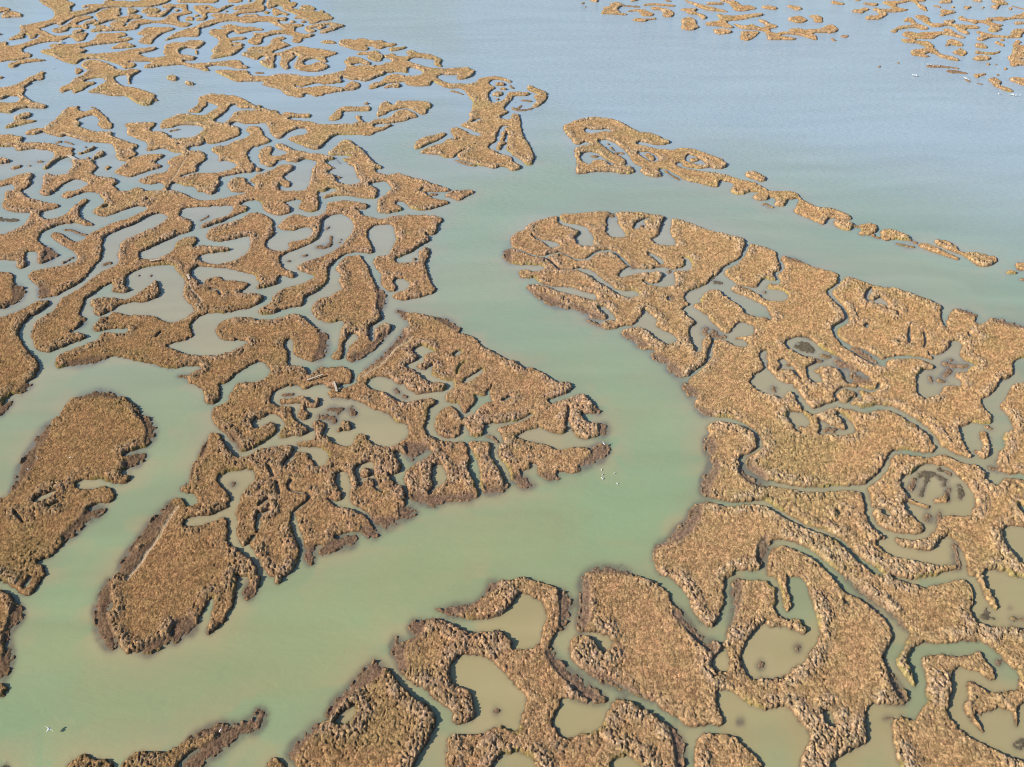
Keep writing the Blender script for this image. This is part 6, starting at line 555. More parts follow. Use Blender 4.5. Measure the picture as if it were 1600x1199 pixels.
[465,868,7,0,10,-3,11,-6,15,-12,11,-13,16,-25,-1,-2,2,-8,6,-14,4,-7,6,-7,14,-8,8,-6,5,-7,8,-13,10,-19,1,-9,0,-10,-1,-8,-4,-7,-6,-7,-10,-7,-4,-4,-2,-4,-2,-7,-1,-15,0,-6,6,-9,3,-8,1,-6,4,-11,1,-5,-1,-5,-1,-3,-2,-2,-9,-2,-43,-1,-3,0,-3,-2,-5,-6,-4,-6,-3,-6,-2,-5,-2,-16,-3,-10,-2,-3,-2,-2,-3,-2,-9,-3,-2,-1,-14,-8,-5,-2,-9,-3,-5,-2,-6,-4,-10,-10,3,-7,4,-7,4,-1,8,-3,3,-2,8,-8,2,-1,6,-2,2,-2,0,-2,0,-2,-3,-10,-9,-15,-40,0,0,0,2,4,2,6,-1,1,-7,-3,-9,-8,-34,0,3,4,4,3,6,3,4,3,2,3,2,3,4,10,0,4,-5,14,-1,15,10,16,13,15,2,4,3,11,0,4,-1,3,-9,11,-4,13,-4,5,-8,7,-6,1,-9,-3,-10,-2,-13,1,-6,3,-15,14,-16,10,-5,2,-9,0,-3,-2,-3,-2,-2,-3,-1,-9,0,-13,3,-24,-2,-2,-2,-1,-7,0,-6,0,-27,0,-7,3,-11,7,-18,16,-23,14,-51,22,-14,6,-11,7,-15,13,-9,9,-6,7,-2,7,-1,12,2,7,4,8,3,3,8,3,4,0,4,-1,8,-5,4,-4,3,-8,5,-8,5,-5,4,0,7,4,4,4,3,7,0,3,-2,5,-1,4,-4,4,-11,5,-6,2,-9,1,-16,0,-3,2,-2,7,-1,4,1,4,5,16,3,16,4,56,4,1,4,6,9,5,14,5,13,1,16,0,13,-3,13,-9,4,-5,4,0,29,-19,12,-9,3,-4,3,-6,3,-15,4,-12,7,-4,4,-7,13,-27,10,-17,5,-3,12,-3,8,-5,4,1,3,1,3,3,4,7,4,12,5,7,-1,0,-1,2,9,20,8,22,5,23,1,8,2,9,1,3,4,2,5,2,7,0,17,-3,24,1,0,-6,6,-9,1,-5,-1,-7,-8,-31,0,-4,1,-4,8,-5,9,-3,9,0,5,-2,3,-1,2,-4,3,-5,0,-4,-1,-5,-2,-3,-3,-1,-21,12,-5,2,-4,0,-12,-2,-4,1,-6,3,1,7,-7,-3,-6,-2,-5,-4,-8,-7,-8,-9,-10,-12,-4,-7,-7,-15,-2,-7,-1,-12,0,-4,1,-7,6,-8,2,-2,6,-2,6,-1,11,-1,1,-1,15,2,4,1,6,3,5,3,11,9,7,4,11,4,6,4,10,16,4,4,12,9,5,5,3,7,5,15,3,15,2,11,-1,15,1,37,-3,27,-27,0,-2,-5,-5,-19,0,-28,-2,-11,-3,-4,-2,-2,-2,-1,-4,1,-1,3,4,25,1,21,-3,12,0,7,-12,1,0,0,12,48,13,9],
[981,831,-5,-9,1,2],
[-917,808,0,-1,2,-3,9,-9,15,-13,2,-1,3,1,0,2,-2,3,-14,13,-7,8],
[-812,808,0,-8,-1,-13,1,-3,4,-3,3,0,1,1,2,13,-1,9,0,3,-1,1],
[16,801,5,0,7,-2,37,-11,16,-10,7,-7,4,-6,4,-9,-1,-5,-4,-15,-4,-19,-3,-6,-11,-8,-8,-9,-3,-7,-2,-8,2,-8,6,-16,3,-5,9,-9,23,-19,13,-12,13,-12,4,-5,5,-3,1,-3,-1,-1,-3,-3,-6,0,-16,2,-13,3,-9,2,-14,0,-3,-1,-3,-2,-2,-2,0,-5,-2,-5,-7,-9,-2,-4,-1,-8,3,-6,11,-16,6,-3,7,0,4,1,10,7,5,2,14,0,7,2,5,5,4,7,8,19,4,8,6,5,5,2,10,-1,8,-3,6,-3,11,-8,17,-10,16,-15,1,1,1,-1,5,-5,5,-6,5,-8,1,-6,-2,-7,-3,-11,-4,-25,0,-11,-2,-8,-2,-4,-4,-4,-9,-8,-6,-4,-2,-1,0,0,-15,-10,-1,0,-68,0,-3,9,-3,5,-3,1,-6,2,-13,1,-4,1,-10,7,-6,1,-6,-2,-4,-2,-11,-13,-2,-4,-1,-6,-39,0,0,1,0,6,-2,6,-4,4,-4,2,-3,0,0,-3,-9,-4,-6,-2,-4,0,-2,1,-13,7,-9,3,-10,1,-7,0,-10,-2,-5,0,-7,2,-3,3,-3,6,0,5,-2,20,2,6,-3,6,-1,21,0,6,2,7,3,3,7,2,6,0,11,-3,7,0,11,2,9,3,13,9,3,0,4,0,10,-4,6,-3,0,-3,3,0,3,2,5,4,2,4,1,4,0,10,1,5,5,9,2,6,1,9,-1,5,-3,6,-12,10,-6,11,-1,0,0,-3,-3,3,-7,12,-7,7,-14,11,-15,10,-6,1,-12,1,-7,-1,-7,-3,-10,-5,-5,-6,-4,-9,1,-14,2,-6,5,-7,6,-3,16,-6,2,-1,3,-3,1,-4,2,-13,4,-16,0,-5,-1,-3,-2,-2,-5,-3,-9,-1,-8,0,-4,3,-2,2,0,1,1,6,0,2,-2,3,-4,4,-27,23,-28,18,-12,10,-12,12,-7,10,-6,16,-3,10,-1,10,0,4,3,3,3,3,1,0,2,0,1,-3,1,-6,2,-2,2,-2,5,0,7,2,6,7,1,3,-1,4,-2,4,-6,8,-2,3,0,2,2,2,5,4,8,0,5,1,7,-1,11,4,4,0,7,-1,15,-6,11,-6,10,-7,5,-3,6,-2,24,-1,11,1,12,3,6,-1,2,-2,5,-9,8,-8,0,-12,1,-1,16,0,6,1,11,3,6,4,5,7,10,43,1,11,-1,8,-2,8,-10,9,-17,12,-8,1,-6,-2,-3,-2,-9,-10,0,-8,-8,-10,-5,-5,-11,-5,-22,-6,-10,-1,-18,0,-16,5,-5,0,-8,2,-20,8,-6,3,6,0,8,-1,8,0,43,10,6,3,4,3,16,20,1,2,0,4,-3,6,0,4,8,1,31,0,2,1,3,2],
[-848,781,3,-1,8,-4,11,-5,9,-8,5,-4,4,-8,4,0,7,-3,3,-2,3,-5,4,-10,2,-10,-2,-7,-3,-3,-2,-6,1,-5,4,-15,0,-4,-2,-2,4,-6,4,-11,-2,12,1,2,2,-1,6,-4,3,-3,2,-4,3,-6,5,-20,0,-5,-1,-4,-3,-3,-4,-2,0,-1,-1,1,-6,2,-5,3,-5,4,-6,5,-14,20,-3,4,-2,6,0,3,1,4,1,1,2,-1,5,-4,8,-11,-8,12,-2,5,-1,2,-3,2,-4,4,-11,15,-5,5,-8,6,-6,3,-8,7,-5,5,-7,11,-3,5,-1,4,1,2,4,3,4,0,-3,6,0,6,4,10,2,3],
[542,762,-1,0,0,-2,3,-8,3,-2,4,0,0,4,-1,5,-3,3],
[-655,761,1,-18,2,-5,2,4,2,3,2,3,-2,5],
[808,748,2,0,1,-1,-1,-3,-2,-2,-2,0,-1,2,1,2],
[852,748,2,0,0,-1,-1,-3,-2,-2,-2,0,-1,2,2,2],
[768,747,1,0,-1,-9,1,-4,1,-3,4,-5,0,-2,-1,-2,-3,0,-13,0,-4,3,-3,6,2,2,4,0,5,3],
[892,747,1,0,-3,-8,-1,-3,2,-3,4,0,0,-2,-9,-6,-7,-3,-14,0,-2,0,1,2,11,7,7,5],
[800,728,3,0,17,-3,21,3,1,0,0,-2,-2,-2,-3,-1,-21,-2,-18,3,0,2],
[-828,717,23,-31,-3,6,-5,7,-9,11],
[-803,716,0,-6,4,-16,3,-7,2,-3,-3,6],
[-537,706,-1,-4,0,-5,2,-3,3,-1],
[443,678,2,0,2,-1,1,-2,-2,-5,-4,-2,-3,2,-1,2,2,4],
[327,673,-4,-2,-11,-9,-6,-6,-2,-5,-1,-8,2,-6,7,-5,4,-1,8,1,2,1,3,4,2,4,3,15,0,8,-2,8,-2,1],
[715,664,4,0,2,-2,5,-16,1,-16,0,-3,-3,-5,-2,-2,-3,1,-12,11,-14,6,-8,2,-7,0,-4,-1,-4,-3,-6,-6,-5,-7,-14,-32,-3,-5,-8,-10,-3,-5,-2,-7,1,-11,5,-8,21,-20,5,-4,14,-7,15,-12,8,-2,9,-2,10,2,11,2,26,12,18,6,12,5,36,18,-56,-100,-16,16,-6,5,-11,5,-14,11,-8,3,-9,1,-11,-1,-10,-3,-17,-7,-8,-4,-17,-5,-8,-4,-39,-19,-10,-7,-6,-5,-40,0,-1,3,-2,0,-3,0,-14,-3,-9,0,-2,2,0,2,2,7,15,30,5,8,4,5,8,8,-2,8,0,10,8,33,4,12,3,3,3,2,8,1,8,-2,7,-3,5,1,3,3,6,7,5,5,8,7,3,3,3,4,3,9,2,7,10,21,1,10,0,13,1,4,2,5,1,2,6,2,8,2,20,0,23,-3,9,1],
[859,664,3,0,16,-6,6,0,-10,-18,-8,-1,-16,-4,-19,-7,-15,-7,-3,0,0,3,2,4,7,7,18,16,11,8],
[742,652,4,0,1,-1,-1,-4,-3,-3,-4,-1,-2,1,1,4,2,3],
[820,652,4,0,1,-1,-1,-4,-3,-3,-5,-1,-1,1,1,4,2,3],
[-210,650,4,-1,3,-1,11,-8,12,-11,4,-6,8,-13,5,-5,36,-25,12,-9,3,-5,1,-4,1,-7,-1,-6,-6,-12,-3,-12,-3,-7,-7,-12,-6,-15,8,-14,10,-12,2,-4,6,-13,7,-10,2,-5,0,-4,-105,0,-5,3,-3,2,-5,1,-10,1,-4,0,-1,-2,-1,-2,2,-3,-5,0,-6,6,-4,2,-3,0,-3,-2,-3,0,-2,1,-3,1,-12,10,-26,19,-4,3,-2,2,0,3,1,2,7,5,3,5,3,5,-5,6,-6,5,-6,3,-3,2,-2,2,0,2,1,3,31,37,3,1,2,0,5,-2,3,0,5,4,3,5,0,3,-6,1,-1,1,-1,4,1,4,4,8,7,11,11,10,4,5,5,9,4,11,6,9,10,10],
[378,649,3,0,1,-1,2,-3,-2,-5,-3,-2,-4,1,-1,3,1,3],
[-765,616,13,-8,3,-2,2,-2,0,-4,-7,-7,-10,5,-5,3,-3,3,0,2,1,2],
[-233,581,-7,-3,-4,-3,-4,-6,-7,-10,-1,-3,0,-2,2,-2,2,-1,4,-1,10,2,7,2,4,4,3,9,0,4,-1,3,-3,5,-3,2],
[-24,575,3,0,3,-2,0,-3,-2,-3,-4,0,-2,2,0,4],
[-365,574,5,0,3,-3,2,-5,1,-6,0,-2,-1,-4,-3,-4,-7,-6,0,-2,-9,-1,-10,-5,-7,-7,-8,-10,-7,-7,-28,-21,39,-20,11,-6,13,-10,10,-6,11,-4,10,-1,1,-2,5,-3,8,-5,3,-5,-17,0,-13,5,-9,2,-17,0,-8,1,-41,14,-3,2,0,2,-31,16,-7,3,-3,1,-6,0,-22,-3,-6,0,-6,2,-11,6,-5,4,-6,5,-1,2,0,2,1,6,6,7,5,4,3,1,5,0,26,-3,6,0,3,1,5,3,19,17,1,1,0,1,1,2,3,2,32,15,8,1,19,0,8,3,13,6,2,1,-3,11],
[458,574,-3,-1,-2,-2,-3,-7,-1,-3,1,-4,4,-7,5,-4,2,1,2,7,1,7,0,5,-2,7,-2,1],
[545,562,3,0,2,0,0,-3,-3,-1,-11,0,-3,1,3,2],
[328,558,3,1,1,-2,0,-3,-2,-3,-4,0,-1,1,-1,3,2,2],
[272,536,7,0,29,-3,5,-1,4,-2,2,-2,2,-3,4,-6,12,-11,3,-4,5,-12,0,-1,-1,-1,-10,-11,-5,-4,-16,-11,-7,-5,-3,-3,-3,-2,-5,-2,-4,-1,-28,-2,-7,0,-3,1,-1,1,-3,4,-1,5,0,4,2,16,1,7,2,4,-1,4,5,21,3,8,2,5,5,4,2,2],
[711,529,21,0,3,-2,0,-3,-1,-4,-2,-1,-6,-4,-5,0,-4,3,-8,-3,-5,0,-2,4,1,4,5,4],
[710,524,-2,-2,1,-2,9,3,-3,1],
[724,524,-4,-1,5,-3,2,0,2,2,0,2],
[-428,523,-12,-7,-10,-8,-7,-10,-2,-4,0,-3,6,-7,16,-10,12,-7,18,-7,-17,9,-13,7,-10,8,-10,7,5,8,6,8,6,6,12,9],
[0,516,0,-3,-3,0,-7,-2,-9,-6,-6,-7,-4,-7,4,-7,6,-6,10,-6,6,-2,3,0,0,-2,1,0,13,2,9,4,6,6,5,8,0,4,0,2,-4,9,-6,6,-9,4,-9,2],
[153,506,-8,-2,-4,-2,-5,-6,-2,-5,2,-7,2,-3,8,-4,4,-1,6,0,12,3,3,2,5,3,4,7,-1,4,-3,4,-5,4,-6,2,-6,1],
[-596,506,2,0,3,-1,7,-3,5,-2,8,0,6,1,5,-1,6,-3,4,-3,1,-2,1,-4,-1,-3,-5,-3,-4,0,-7,1,-7,0,-3,-1,-4,-4,-3,-1,-4,0,-3,1,-13,6,-6,4,-3,3,0,3,3,5,8,5],
[-329,502,3,0,4,-2,12,-9,-7,-8,-5,-2,-3,0,-6,3,-2,1,-3,5,0,2,0,3,2,4],
[-716,497,4,0,6,-1,6,1,3,0,5,-2,3,-3,1,-2,0,-3,-3,-2,-3,0,-7,1,-5,-1,-4,0,-4,2,-4,4,0,1,-1,3],
[-745,492,4,0,2,-1,-1,-1,-4,0,-2,1],
[-666,492,3,0,3,-1,-2,-1,-3,0,-3,1],
[681,468,5,0,4,-3,8,3,4,0,3,-4,-2,-4,-4,-3,-4,-1,-6,0,-13,0,-3,1,0,3,2,4],
[681,464,-3,-2,1,-2,8,1],
[697,464,-8,-3,8,-1,2,2,-1,2],
[630,448,0,-1,-3,-3,-17,-14,-1,-1,-7,0,18,14],
[734,448,4,-5,5,-14,-7,0,-1,1,-2,14,0,3],
[668,439,0,0,0,-1,-4,-9,-3,0,0,1,3,4],
[687,439,0,0,0,-2,-3,-7,-1,-1,-2,0,4,9],
[238,437,25,-1,6,1,6,0,2,-1,0,-2,-3,-5,-53,0,10,6],
[301,436,2,0,2,0,0,-4,-2,-2,-4,0,-1,1,0,3,1,2],
[-72,434,7,0,7,-1,4,-1,3,-3,-28,0,0,1,2,2],
[489,430,11,0,2,-1,-1,0,-14,0,0,0],
]
FRINGE = [
[1953,5320,11,-17,-10,-20,-40,-43,-14,-7,38,70],
[1982,5228,18,0,-3,-32,-6,-19,-9,-11,-40,11,4,13],
[1865,5204,2,-6,-9,-13,-55,-64,7,19],
[1929,5069,19,0,-17,-13,-38,-6],
[885,5000,49,2,34,-15,-81,0],
[1097,4992,16,2,-3,-14,-36,-1],
[861,4844,20,2,15,-14,-20,-7,-15,8],
[2524,4656,17,-4,-21,-7,-1,2],
[3006,4656,17,-6,-21,-5],
[2667,4636,2,-5,-9,-11,-37,-28,-2,6],
[2857,4636,13,-38,-8,-6,-9,28],
[2423,4629,15,2,1,-13,-18,1],
[3084,4629,14,-3,-28,-14,5,10],
[1469,4603,4,-1,-4,-14,-4,2],
[2734,4583,14,-11,21,-65,-10,-6,-28,69,-100,-69,6,12],
[2495,4556,28,-10,-35,-6],
[2939,4557,16,2,-10,-19,-29,6],
[389,4550,6,-6,-4,-35,-7,7],
[2277,4550,4,0,-6,-15,-17,-14,-36,-26,-4,6,8,12],
[659,4537,19,0,-1,-14,-13,-9,-78,-19,-7,6,7,19],
[360,4480,20,-28,-4,-7,-15,12],
[815,4424,11,0,0,-9,-4,-8,-33,0,5,12],
[785,4380,21,2,11,-6,1,-10,-5,-8,-27,7],
[367,4338,5,-2,-2,-12,-21,-17,2,19],
[557,4291,78,-16,9,-6,0,-11,-17,-6,-68,18,-4,7],
[2132,4291,21,-22,5,-14,-3,-9,-5,-5,-21,34],
[2525,4285,6,1,29,-61,90,61,3,-5,-100,-69,-26,46,-6,19],
[369,4279,7,-6,-4,-31,-7,6],
[2355,4250,30,-4,-34,-12,-2,3],
[2759,4250,30,1,-4,-10,-17,-6,-13,6],
[1365,4210,3,-1,-3,-12,-4,2],
[2434,4204,15,-32,-6,-5,-12,28],
[2659,4204,5,0,-5,-9,-40,-28,0,5],
[2245,4187,1,-7,-9,-8,-13,2,6,9],
[2833,4187,15,-4,-3,-9,-14,-2],
[2298,4159,16,-4,-16,-5],
[2738,4159,17,-2,-19,-7],
[752,4018,17,-4,-31,-11,-2,2,2,9],
[880,3914,30,-8,-15,-5,-15,5],
[773,3909,17,1,0,-8,-3,-1,-67,-2],
[1517,3864,15,1,20,-13,-14,-1],
[1415,3819,15,-33,1,-16,-18,38],
[1511,3791,25,1,-1,-14,-14,-22,-13,-2,-12,25],
[1443,3753,14,-15,5,-25,-12,-10,-5,6],
[-1407,3549,14,-2,-14,-5,-4,3],
[2047,3468,26,-36,-16,13],
[2317,3468,3,0,-6,-7,-55,-29],
[1615,3427,7,0,-6,-7,-53,-7,7,7],
[1624,3423,9,-4,0,-14,-11,-4,-1,16],
[2029,3398,6,0,-8,-17,-6,0],
[2263,3398,5,0,-9,-17,-5,0],
[1749,3386,17,1,57,-24,33,-27,-21,-4,-24,19,-73,1,-9,9,1,12,3,6],
[1534,3378,5,-2,-4,-19,-5,-5,-8,2,3,12],
[1798,3319,22,1,53,-41,-38,-1,-41,11,-14,15,5,7],
[2359,3303,5,0,-7,-14,-4,-6,-9,-5,-38,1],
[-1050,3299,19,-2,28,-18,-35,-1,-8,5],
[1980,3276,5,0,-5,-16,-7,-9,-5,1,3,10],
[2191,3276,5,-3,-12,-21,-5,-1,1,9],
[1819,3220,9,-15,4,-15,-2,-8,-8,-5,-5,8,-2,17],
[2298,3220,3,0,-6,-9,-21,-22,-18,-12,-3,5,6,8],
[1833,3179,10,-2,44,-43,-4,-4,-35,29,-16,15],
[2241,3179,5,1,-3,-6,-94,-44,-1,4],
[-10,3147,6,-4,8,-19,4,-13,0,-10,-3,-2,-12,27,-3,9],
[-237,3083,30,-16,12,-11,17,-25,-4,-1,-25,27,-28,17],
[-1358,2998,9,-6,8,-12,-6,-10,-6,4,-5,18],
[-52,2995,4,0,-2,-9,-14,-6,-4,3,2,6],
[36,2985,36,-6,3,-9,-30,0,-9,4,-2,5],
[14,2975,3,0,0,-8,-3,-16,-3,-1,-1,6],
[-508,2952,10,1,3,-6,-1,-3],
[33,2930,5,0,1,-11,-18,-30,20,-3,30,19,5,-1,1,-5,-4,-10,-31,-18,-22,3,-20,23,0,16,13,-14],
[-1612,2923,15,1,3,-8,-17,-2,-5,-9,-5,3],
[-1574,2917,19,-6,8,-4,2,-5,-3,-3,-21,9],
[-1376,2761,2,-3,13,-36,-11,9,-5,10,-3,12],
[-1169,2711,25,1,3,-5,-1,-3,-24,0,-17,-17,-15,-6,-3,3,2,8,13,3],
[-1136,2672,12,-2,-9,-3],
[-1973,2603,22,-5,23,-18,-1,-3,-19,13,-20,6],
[-1538,2603,13,-2,31,-24,41,-8,15,-13,2,-12,-8,-26,-3,6,7,23,-1,8,-20,12,-37,5,-8,10,-25,14,-12,-3,-11,-16,-3,7,5,14],
[323,2582,9,0,2,-5,-3,-5,-8,0],
[331,2558,4,0,8,-25,8,-34,-2,-8,-3,0,-15,54,-1,9],
[363,2514,10,-10,0,-11,-3,-3,-8,10,-1,7],
[-1855,2491,16,-2,-12,-2],
[-1556,2491,17,-2,-13,-2],
[265,2486,18,-2,3,-4,0,-8,-4,-5,-15,2,-4,6],
[-1395,2474,3,-2,1,-6,-4,-11,-3,6],
[-1851,2468,13,-1,-9,-3],
[-1534,2468,13,-1,-9,-3],
[-1324,2461,2,0,2,-6,-7,-5,-2,6],
[-579,2461,19,-30,5,-15,-23,38],
[-187,2451,2,1,35,-29,33,-15,2,-6,-2,-3,-39,19,-29,25,-2,2],
[-1787,2449,16,0,4,-4,-16,-3],
[-1583,2449,16,0,3,-4,-16,-3],
[-1815,2439,24,1,6,-5,0,-5,-24,0,-4,3],
[-1555,2439,24,1,6,-5,0,-5,-24,0,-4,3],
[631,2429,15,-7,2,-3,-1,-8,-4,-3,-4,3],
[-664,2427,2,0,0,-6,-9,-7,0,5],
[-1761,2410,16,-2,4,-5,-11,-2,-6,3],
[-1557,2410,2,0,4,-4,-3,-5,-14,2,0,5],
[-580,2391,25,-2,19,-9,-2,-3,-16,7,-16,0,-8,3],
[-971,2383,10,-1,-7,-2],
[486,2376,3,0,38,-71,0,-8,-2,-2,-4,5,-18,31,-18,39],
[-395,2372,12,0,5,-4,-8,-2,-8,2],
[-1641,2355,22,-1,-18,-3],
[-556,2328,14,-4,4,-7,-1,-2,-13,4,-4,3],
[-177,2232,34,-1,21,-7,-18,-2,-36,5],
[-249,2211,19,-4,3,-3,1,-5,-8,-2,-14,4,-2,4],
[749,2148,12,-5,0,-10,15,-9,1,-7,-5,-2,-13,8,0,9,-12,7,-1,4],
[278,2078,19,-3,2,-4,-1,-7,-6,-4,-15,4,-1,7],
[-884,2075,3,-1,2,-7,-2,-14,-14,-19,-4,1,-2,9,11,12],
[-1488,2059,58,-7,8,-6,5,-9,-1,-6,-52,8,-51,-8,-5,4,-4,9,1,8],
[365,2014,7,-2,0,-9,-3,-7,-3,-2,-3,4,0,9],
[974,2014,7,-4,19,3,-7,-6,-4,-8,-13,0,-3,5],
[-522,2008,4,-1,2,-7,-7,-17,-3,0,-2,10],
[-1629,1989,4,-1,3,-8,-3,1],
[-1269,1989,20,1,13,-6,27,-18,18,-4,3,-6,-1,-4,-16,4,-39,23,-20,0,-3,4],
[1011,1964,2,-1,0,-16,11,-6,0,-5,-4,-2,-10,6,-2,7],
[-509,1955,6,-2,8,-26,1,-12,-2,-14,-5,-10,-8,-7,-21,-2,-4,3,-1,7,2,5,20,2,9,12,2,9,-6,21],
[-477,1937,3,0,2,-3,1,-6,-1,-4,-3,0,-2,4,-1,6],
[1100,1935,3,0,13,-21,-1,-7,-5,-2,-13,21,0,5],
[-480,1921,5,0,2,-4,0,-7,-5,0,-2,5],
[1057,1913,28,-15,20,-6,3,-2,-2,-4,-6,-2,-28,10,-18,11,0,3],
[-1524,1888,6,-1,12,-29,9,-12,23,-27,-5,0,-52,25,-4,6,-1,16],
[-1277,1888,8,-1,26,-17,20,-19,2,-7,-27,-25,-5,0,-3,27,-4,12,-15,24],
[-1,1885,1,-3,0,-71,-6,-2,-7,5,-5,7,-5,26,0,8,1,6,4,9],
[-537,1871,16,1,3,-5,-1,-3,-16,0],
[-566,1851,15,1,3,-7,-1,-3,-15,0,-2,3],
[-1178,1841,6,-6,0,-7,-11,-15,-15,-15],
[730,1841,28,-16,21,-24,0,-4,-20,9,-18,13,-9,12],
[-263,1835,3,0,2,-4,0,-5,-1,-3,-3,0,-2,3,0,5],
[-596,1823,7,0,2,-7,-2,-4,-8,-1,-3,9],
[-1071,1815,5,0,3,-6,1,-5,-13,-12,-6,3,-2,6,1,3],
[-1531,1813,23,-15,-19,9],
[317,1805,6,1,3,-7,-1,-12,-4,-8,-7,0,-3,7,1,12],
[409,1774,5,-2,1,-6,-3,-7,-3,-4,-4,2,-1,6,2,7],
[-970,1752,3,0,4,-6,0,-7,-2,0,-3,3,-2,5],
[-939,1752,2,0,4,-3,2,-6,0,-4,-3,-1,-4,4,-2,5],
[1304,1733,14,-5,19,6,0,-5,-4,-3,-21,-4,-11,5,0,2],
[518,1723,6,0,11,-6,5,-5,1,-4,-9,-6,-16,3,-2,6,1,6],
[-1411,1700,6,0,3,-3,8,-17,19,-33,-4,-5,-14,3,-13,10,-10,11,-5,7,-2,9,3,11],
[-1344,1700,8,0,7,-7,5,-11,6,-24,5,-11,9,-13,11,-11,23,-16,12,-10,-22,9,-30,18,-18,14,-12,12,-10,14,-6,22,2,10],
[-1274,1700,16,-1,14,-8,6,-6,11,-14,5,-9,2,-6,1,-18,-4,-14,-13,-18,-12,-9,2,10,6,16,1,11,-4,14,-6,11,-22,31],
[-1204,1700,6,0,9,-3,8,-4,15,-13,6,-8,2,-6,0,-16,-6,-6,-9,-2,-7,4,-14,34,-9,16],
[41,1691,3,-1,17,-24,7,-8,30,-16,26,-26,11,-13,2,-5,0,-4,-2,-2,-8,4,-2,-2,-14,8,-18,12,-18,17,-28,38,-5,13],
[-345,1684,4,0,12,-10,5,-8,8,-22,1,-16,-1,-23,-4,-17,-3,-7,-4,5,-5,13,-1,11,0,32,-3,16,-9,22],
[637,1675,3,-1,1,-5,-3,-6,-3,-2,-3,2,0,4,2,5],
[396,1655,5,-2,2,-3,4,-10,-1,-7,-5,-3,-6,2,-5,16,2,5],
[148,1607,14,-1,24,-17,34,-30,4,-5,0,-3,-11,-1,-14,5,-32,31,-24,15,-1,3],
[1082,1593,12,-1,10,-6,18,-14,2,-4,-1,-4,-3,-4,-5,0,-35,30,-1,1],
[-277,1591,7,-2,12,-14,6,-13,4,-15,-15,15,-16,12,-3,12,1,3],
[1407,1591,-4,-7,-3,-3,-46,-21,-4,-1,-1,4,3,3,8,6],
[-187,1555,18,0,9,-3,34,-34,3,-4,1,-4,-6,-4,-6,0,-6,3,-34,34,-13,9],
[-1026,1552,4,-3,3,-8,1,-6,-3,-11,-3,-4,-4,5,-4,11,-1,6,1,4],
[179,1550,34,-23,9,-7,1,-3,-11,-1,-11,7,-19,18,-3,4],
[1147,1548,23,-1,17,-9,27,-20,47,20,26,9,23,1,-7,-5,-17,-7,-79,-31,-57,37,-3,3],
[457,1518,6,-1,1,-6,-3,-8,-4,-5,-5,2,-1,6,2,9],
[-461,1512,18,-12,7,-8,8,-23,3,-20,2,-22,-2,-18,-9,-15,-7,-4,-4,0,-2,7,5,31,0,19,-5,27,-4,14,-11,21],
[476,1509,5,0,3,-7,-2,-11,-1,-4,17,-4,2,-3,-1,-4,-2,-2,-4,-1,-25,5,-24,12,0,4,3,4,19,-8,3,12],
[-256,1504,2,0,3,-3,6,-8,2,-6,0,-7,-3,-10,-37,-72,-11,-15,-22,-20,-10,-12,11,22,26,43,14,30,16,39],
[-297,1497,7,0,0,-5,-16,-31,-8,-22,-17,-27,-19,-20,-7,-2,-9,5,2,7,16,12,13,14,11,19,18,38],
[259,1494,20,-7,16,-14,14,-17,4,-10,0,-4,-6,-3,-9,1,-7,4,-11,21,-19,15,-3,11],
[666,1458,11,-2,7,-5,7,-18,-1,-8,-5,-5,-6,-1,-17,6,-8,6,-4,9,0,6,3,5],
[784,1437,7,-1,6,-5,19,-38,7,-16,-9,2,-13,9,-19,26,-9,18,2,3],
[320,1415,8,0,6,-4,13,-12,9,-11,17,-32,3,-15,0,-10,-5,-1,-8,3,-6,5,-6,6,-5,15,2,16,-4,5,-11,5,-10,9,-8,15,2,4],
[713,1413,8,-1,1,-1,-1,-6,-4,-5,-6,-3,-6,0,-5,8,0,4,5,4],
[578,1412,3,-1,-6,-18,-3,2,0,6,3,9],
[-934,1404,20,0,2,-2,-2,-2,-48,-28,-16,-5,-17,5,-5,4,6,7,23,12,21,7],
[986,1397,4,0,1,-4,-2,-5,-4,-3,-4,0,-1,3,3,5],
[730,1396,3,0,9,-7,4,-8,0,-5,4,3,4,-2,12,-16,-2,-7,-2,-2,-4,0,-12,18,-4,-5,-4,-2,-7,1,-5,5,-4,20,1,4],
[680,1395,16,-2,2,-2,-1,-4,-3,-2,-16,2,-1,2],
[968,1385,25,-8,24,-1,0,-2,-2,-5,-4,-4,-34,1,-15,9,2,7],
[617,1383,3,0,1,-3,-2,-7,-3,-3,-3,0,-1,3,2,7],
[1270,1376,16,0,-5,-10,-17,0,0,4],
[967,1361,5,0,1,-4,-4,-7,-17,-17,-5,-1,-2,3,2,7],
[749,1346,9,-3,4,-3,6,-11,7,-5,7,-1,4,-6,-2,-7,-40,0,1,28],
[-734,1338,25,0,3,-4,0,-3,-25,0,-3,2],
[915,1337,4,0,0,-7,-2,-10,-2,-5,-3,-3,-4,1,0,4,2,11,2,6],
[928,1325,15,-3,2,-3,-1,-4,-4,-3,-14,3,-2,3],
[-580,1317,4,0,4,-4,0,-3,-9,0,-1,3],
[-1180,1309,11,1,3,-2,27,-20,4,-5,2,-4,-8,-1,-11,6,-17,14],
[-1053,1310,13,-1,0,-11,-3,-14,-3,-5,-3,-1,-8,1,-2,4,0,5,3,15],
[371,1310,5,0,6,-4,14,-15,4,-8,1,-9,-1,-3,-4,-3,-11,0,-8,6,-6,21,-1,10],
[562,1300,5,0,3,-4,-2,-9,-5,-5,-5,0,-2,5,2,8],
[-252,1296,4,0,3,-6,3,-2,2,-4,0,-6,-5,-1,-7,8,-2,6],
[-887,1283,13,0,16,-4,30,-13,6,-4,-1,-3,-8,-1,-38,7,-17,0,-49,-11,28,21],
[-478,1277,11,0,2,-3,1,-2,-1,-3,-23,-1,-2,3,0,5],
